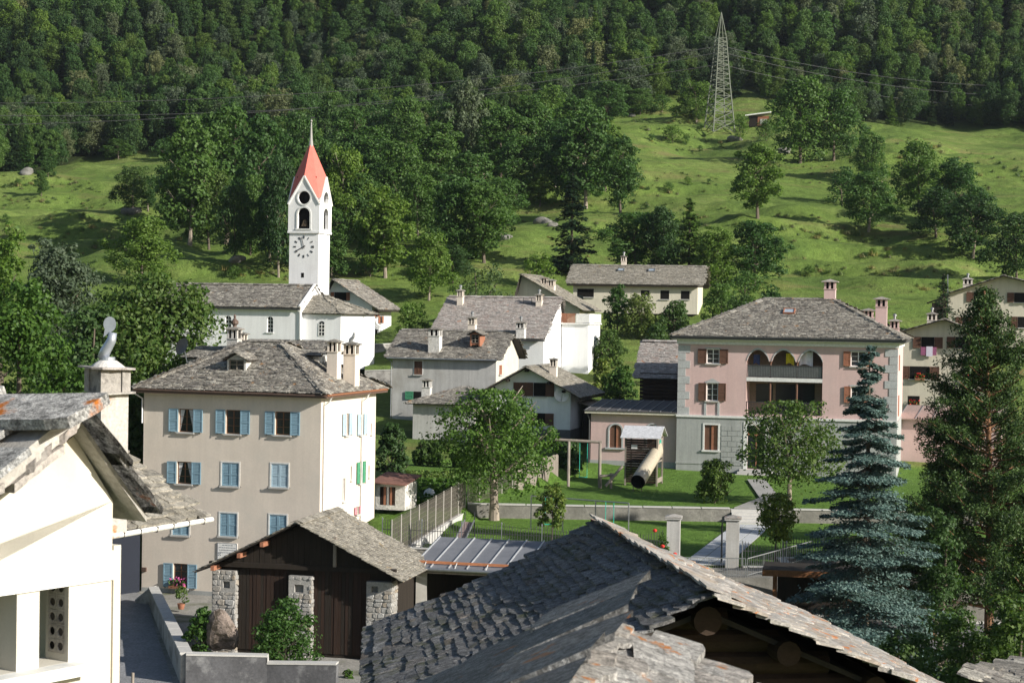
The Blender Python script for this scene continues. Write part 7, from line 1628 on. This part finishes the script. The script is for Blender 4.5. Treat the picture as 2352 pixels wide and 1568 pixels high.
nt_px('barn_shrub', 'bushy shrub growing up against the barn doors', 648, 86.3, 1375, 92, 7000, L_mid, .15, yb=1560, seed=26, z0=.02, lobes=20, cat='bush', fill=.4)
nt_px('wall_shrub', 'leafy shrub beside the pinkish rock', 462, 87.2, 1392, 45, 3000, L_mid, .15, yb=1520, seed=27, z0=.02, lobes=12, cat='bush')
nt_px('small_shrub', 'little green shrub at the foot of the barn', 800, 86, 1535, 26, 900, L_mid, .12, yb=1600, seed=28, z0=.02, lobes=8, cat='bush')
for (x, d, yt, hw, mat, lab, sd) in ((1095, 196, 596, 92, L_willow, 'pale feathery willow bush behind the big stone roof', 31), (940, 190, 688, 58, L_far, 'olive bush between the church chalet and the grey house', 32), (1410, 205, 650, 42, L_far, 'small tree in front of the long low house', 33), (1465, 203, 668, 52, L_willow, 'pale shrub in front of the long low house', 34), (1540, 202, 690, 55, L_dark, 'dark shrub below the windows of the long low house', 35), (1650, 205, 640, 60, L_far, 'bushy tree at the right end of the long low house', 36), (1690, 198, 668, 55, L_dark, 'dark bush behind the pink house roof', 37), (1418, 172, 838, 52, L_mid, 'bright hedge bush beside the log barn', 38), (1380, 176, 815, 32, L_lit, 'pale bush between the terrace block and the log barn', 39), (1500, 182, 738, 55, L_dark, 'dark bushes above the log barn', 40), (1390, 190, 755, 45, L_dark, 'dark hedge on the bank behind the terrace block', 42), (1760, 200, 650, 45, L_far, 'bush on the meadow edge behind the pink house', 43), (1300, 140, 1010, 50, L_dark, 'dark bushes behind the board fence', 44), (980, 140, 1010, 45, L_dark, 'dark shrubs behind the vegetable garden', 45), (1060, 138, 1020, 40, L_dark, 'dark shrub in the shade of the orchard tree', 46)):
    nt_px('garden_bush', lab, x, d, yt, hw, 3800, mat, .26, seed=sd, z0=.0, lobes=14, cat='bush')
# roses by the gate
ro_ = nt_px('rose_bush', 'rose bush with red blooms beside the left gate pillar', 1522, 100.2, 1215, 22, 900, L_mid, .10, yb=1300, seed=50, z0=.02, lobes=8, cat='bush', fill=.5)
for (x, y) in ((1504, 1222), (1502, 1262), (1522, 1258), (1550, 1276), (1548, 1294)):
    m = MB(T(ro_.location)); p = P(x, y, 99.8); m.lathe([(.03, 0), (.11, .06), (.12, .14), (.05, .19)], 8, c=tuple(p)); m.build('rose', REDF, ro_)
# vegetable garden rows
def veg(name, label, x0, x1, y0, y1, n, mat, size, hgt, seed):
    r = np.random.default_rng(seed); x = r.uniform(x0, x1, n); y = y0 + (np.floor(r.uniform(0, 5, n)) + r.normal(.5, .13, n)) / 5 * (y1 - y0); z = H(x, y) + r.uniform(.02, hgt, n)
    V, F = leaves(np.stack([x, y, z], -1), r.normal(size=(n, 3)) + np.array([0, -.3, 1.0]), r.uniform(.6, 1.4, n) * size, .8, seed); tag(link(name, np_mesh(name, V, F, mat), None), label, 'vegetables', kind='stuff')
veg('vegetable_bed', 'rows of leafy vegetables behind the wire fence', -7.6, -3.2, 119, 129, 5000, L_mid, .26, .5, 61)
veg('herb_bed', 'pale green herbs along the garden path', -8, -4, 129.5, 133, 1800, L_lit, .2, .35, 62)
# potted plant by the beige house
pp = empty('potted_plant', P(416, 1398, 104), 0, 'plant in a brown pot behind the lane wall', 'potted plant'); MB().lathe([(.16, 0), (.22, .3), (.24, .32), (.2, .33)], 12).build('pot', REDBROWN, pp)
V, F = crown_broad(71, 300, 6, .45, .1, .12); link('foliage', np_mesh('foliage', V * 1.1 + np.array([0, 0, .25]), F, L_lit), pp)
bn = empty('wooden_stake', P(304, 1560, 80), 0, 'grey wooden stake beside the lane', 'stake'); bn.location.z = 2.7; MB().tube([(0, 0, 0), (.02, 0, 1.3)], .07, 8).build('stake', WOODG, bn)

# conifers
def conifer(name, label, p, h, rad, n, mat, leaf, levels, seed, droop, tip, bark, flat=.5, z0=.05, stub=.35):
    o = empty(name, p, 0, label, 'tree'); (V, F), br = crown_conifer(seed, n, rad / h, z0, levels, leaf / h, droop, .5, tip, flat); link('crown', np_mesh('crown', V * h, F, mat), o)
    m = MB(); m.tube([(0, 0, -.1), (0, 0, h * .5), (0, 0, h * .99)], [h * .014, h * .009, .02], 10)
    for z, a, L_, t in br: m.tube([(0, 0, z * h), (math.cos(a) * L_ * h * .5, math.sin(a) * L_ * h * .5, (z - droop * L_ * .5) * h), (math.cos(a) * L_ * h * .85, math.sin(a) * L_ * h * .85, (z - droop * L_ * .8) * h)], [.035, .022, .008], 4)
    m.build('trunk', bark, o); return o
p = P(1985, 1500, 88.5); p.z = 2.65; conifer('blue_spruce', 'blue spruce with silvery layered branches in front of the pink house', p, zat(1972, 800, 88.5) - p.z, 4.2, 120000, L_blue, .16, 30, 91, .34, .24, BARK, .45, .03)
p = P(2160, 700, 184); conifer('dark_spruce', 'small dark conifer beside the mast of the upper chalet', Vector((P(2166, 760, 184).x, 184, zat(2166, 770, 184))), (770 - 628) * 184 / FPX, 1.5, 2600, L_spruce, .22, 18, 92, .3, .25, BARK)
def pine(name, label, p, h, spread, seed, nb, lean=(0, 0), n_leaf=60):
    r = random.Random(seed); q = np.random.default_rng(seed); o = empty(name, p, 0, label, 'tree'); m = MB()
    tp = lambda t: Vector((lean[0] * t * t, lean[1] * t * t, h * t)); m.tube([tp(i / 8) for i in range(9)], [.24 * (1 - .88 * i / 8) + .02 for i in range(9)], 10); P_ = []; N_ = []
    for i in range(nb):
        t = .10 + .88 * (i + r.random()) / nb; a = r.uniform(0, 6.283); L_ = spread * (1.05 - t) ** .95 * r.uniform(.5, 1.15); b0 = tp(t); up = r.uniform(.05, .45) + .35 * t
        e = b0 + Vector((math.cos(a) * L_, math.sin(a) * L_, L_ * up)); mid = b0.lerp(e, .5) + Vector((0, 0, -.06 * L_)); m.tube([b0, mid, e], [.06 * (1.1 - t) + .015, .035, .01], 5)
        ncl = max(4, int(L_ * 4.4))
        for k in range(ncl):
            f = r.uniform(.30, 1.03); c = b0.lerp(e, f) + Vector((r.gauss(0, .22), r.gauss(0, .22), r.gauss(.08, .13))) * (.5 + .5 * L_ / spread) * 1.1; s = r.uniform(.24, .44)
            d = q.normal(size=(n_leaf, 3)); d[:, 2] = d[:, 2] * .8 + .35; d /= np.linalg.norm(d, axis=1, keepdims=True); P_.append(np.array(c[:]) + d * s * q.uniform(.45, 1.15, (n_leaf, 1))); N_.append(np.cross(d, q.normal(size=(n_leaf, 3))) + .35 * d)
    pos = np.concatenate(P_); nm = np.concatenate(N_); V, F = leaves(pos, nm, q.uniform(.11, .21, len(pos)), .42, seed); link('crown', np_mesh('crown', V, F, L_pine), o); m.build('trunk', surf('pine_bark', (.19, .10, .055), .3, 3, 14, .95, .7, .03, stretch=(1, 1, .3)), o)
p = P(2270, 1500, 98); p.z = 2.65; pine('pine_tree', 'tall loose pine with reddish branches right of the blue spruce', p, zat(2250, 668, 98) - p.z, 6.6, 95, 250, (-.6, 0), 50)
p = P(2140, 1500, 99); p.z = 2.65; pine('pine_tree', 'shorter pine half hidden behind the blue spruce', p, 9.5, 3.8, 97, 90, (.2, 0), 62)
p = P(2350, 1500, 74); p.z = 2.65; pine('pine_tree', 'low dense young pine in front of the tall loose pine', p, 8.5, 3.6, 98, 80, (.2, 0), 62)
p = P(2420, 1500, 106); p.z = 2.65; pine('pine_tree', 'second pine crowding behind the tall loose pine', p, 16.5, 5.0, 96, 130, (-.3, 0), 60)
for (x, d, yt, hw, sd, lab) in ((2200, 72, 1380, 120, 101, 'dark undergrowth bush below the pine'), (2080, 76, 1440, 110, 102, 'dark bush at the foot of the blue spruce'), (2330, 70, 1340, 100, 103, 'dark bush right under the pine branches'), (2160, 90, 1150, 85, 104, 'dark shrub in the shade between spruce and pine')):
    nt_px('undergrowth_bush', lab, x, d, yt, hw, 6500, L_dark, .17, seed=sd, z0=.0, lobes=18, cat='bush')

# ================================================================ thin evening haze in the valley air
hz = MB().box(-330, 350, -75, 780, 1.0, 285).build('haze', [])
m, nt, n, l, b = nodes('haze'); n.remove(b); pv = n.new('ShaderNodeVolumePrincipled'); pv.inputs['Density'].default_value = .00005; pv.inputs['Color'].default_value = (.72, .82, .95, 1); pv.inputs['Anisotropy'].default_value = .2
l.new(pv.outputs[0], n['Material Output'].inputs['Volume']); hz.data.materials.append(m); tag(hz, kind='stuff')
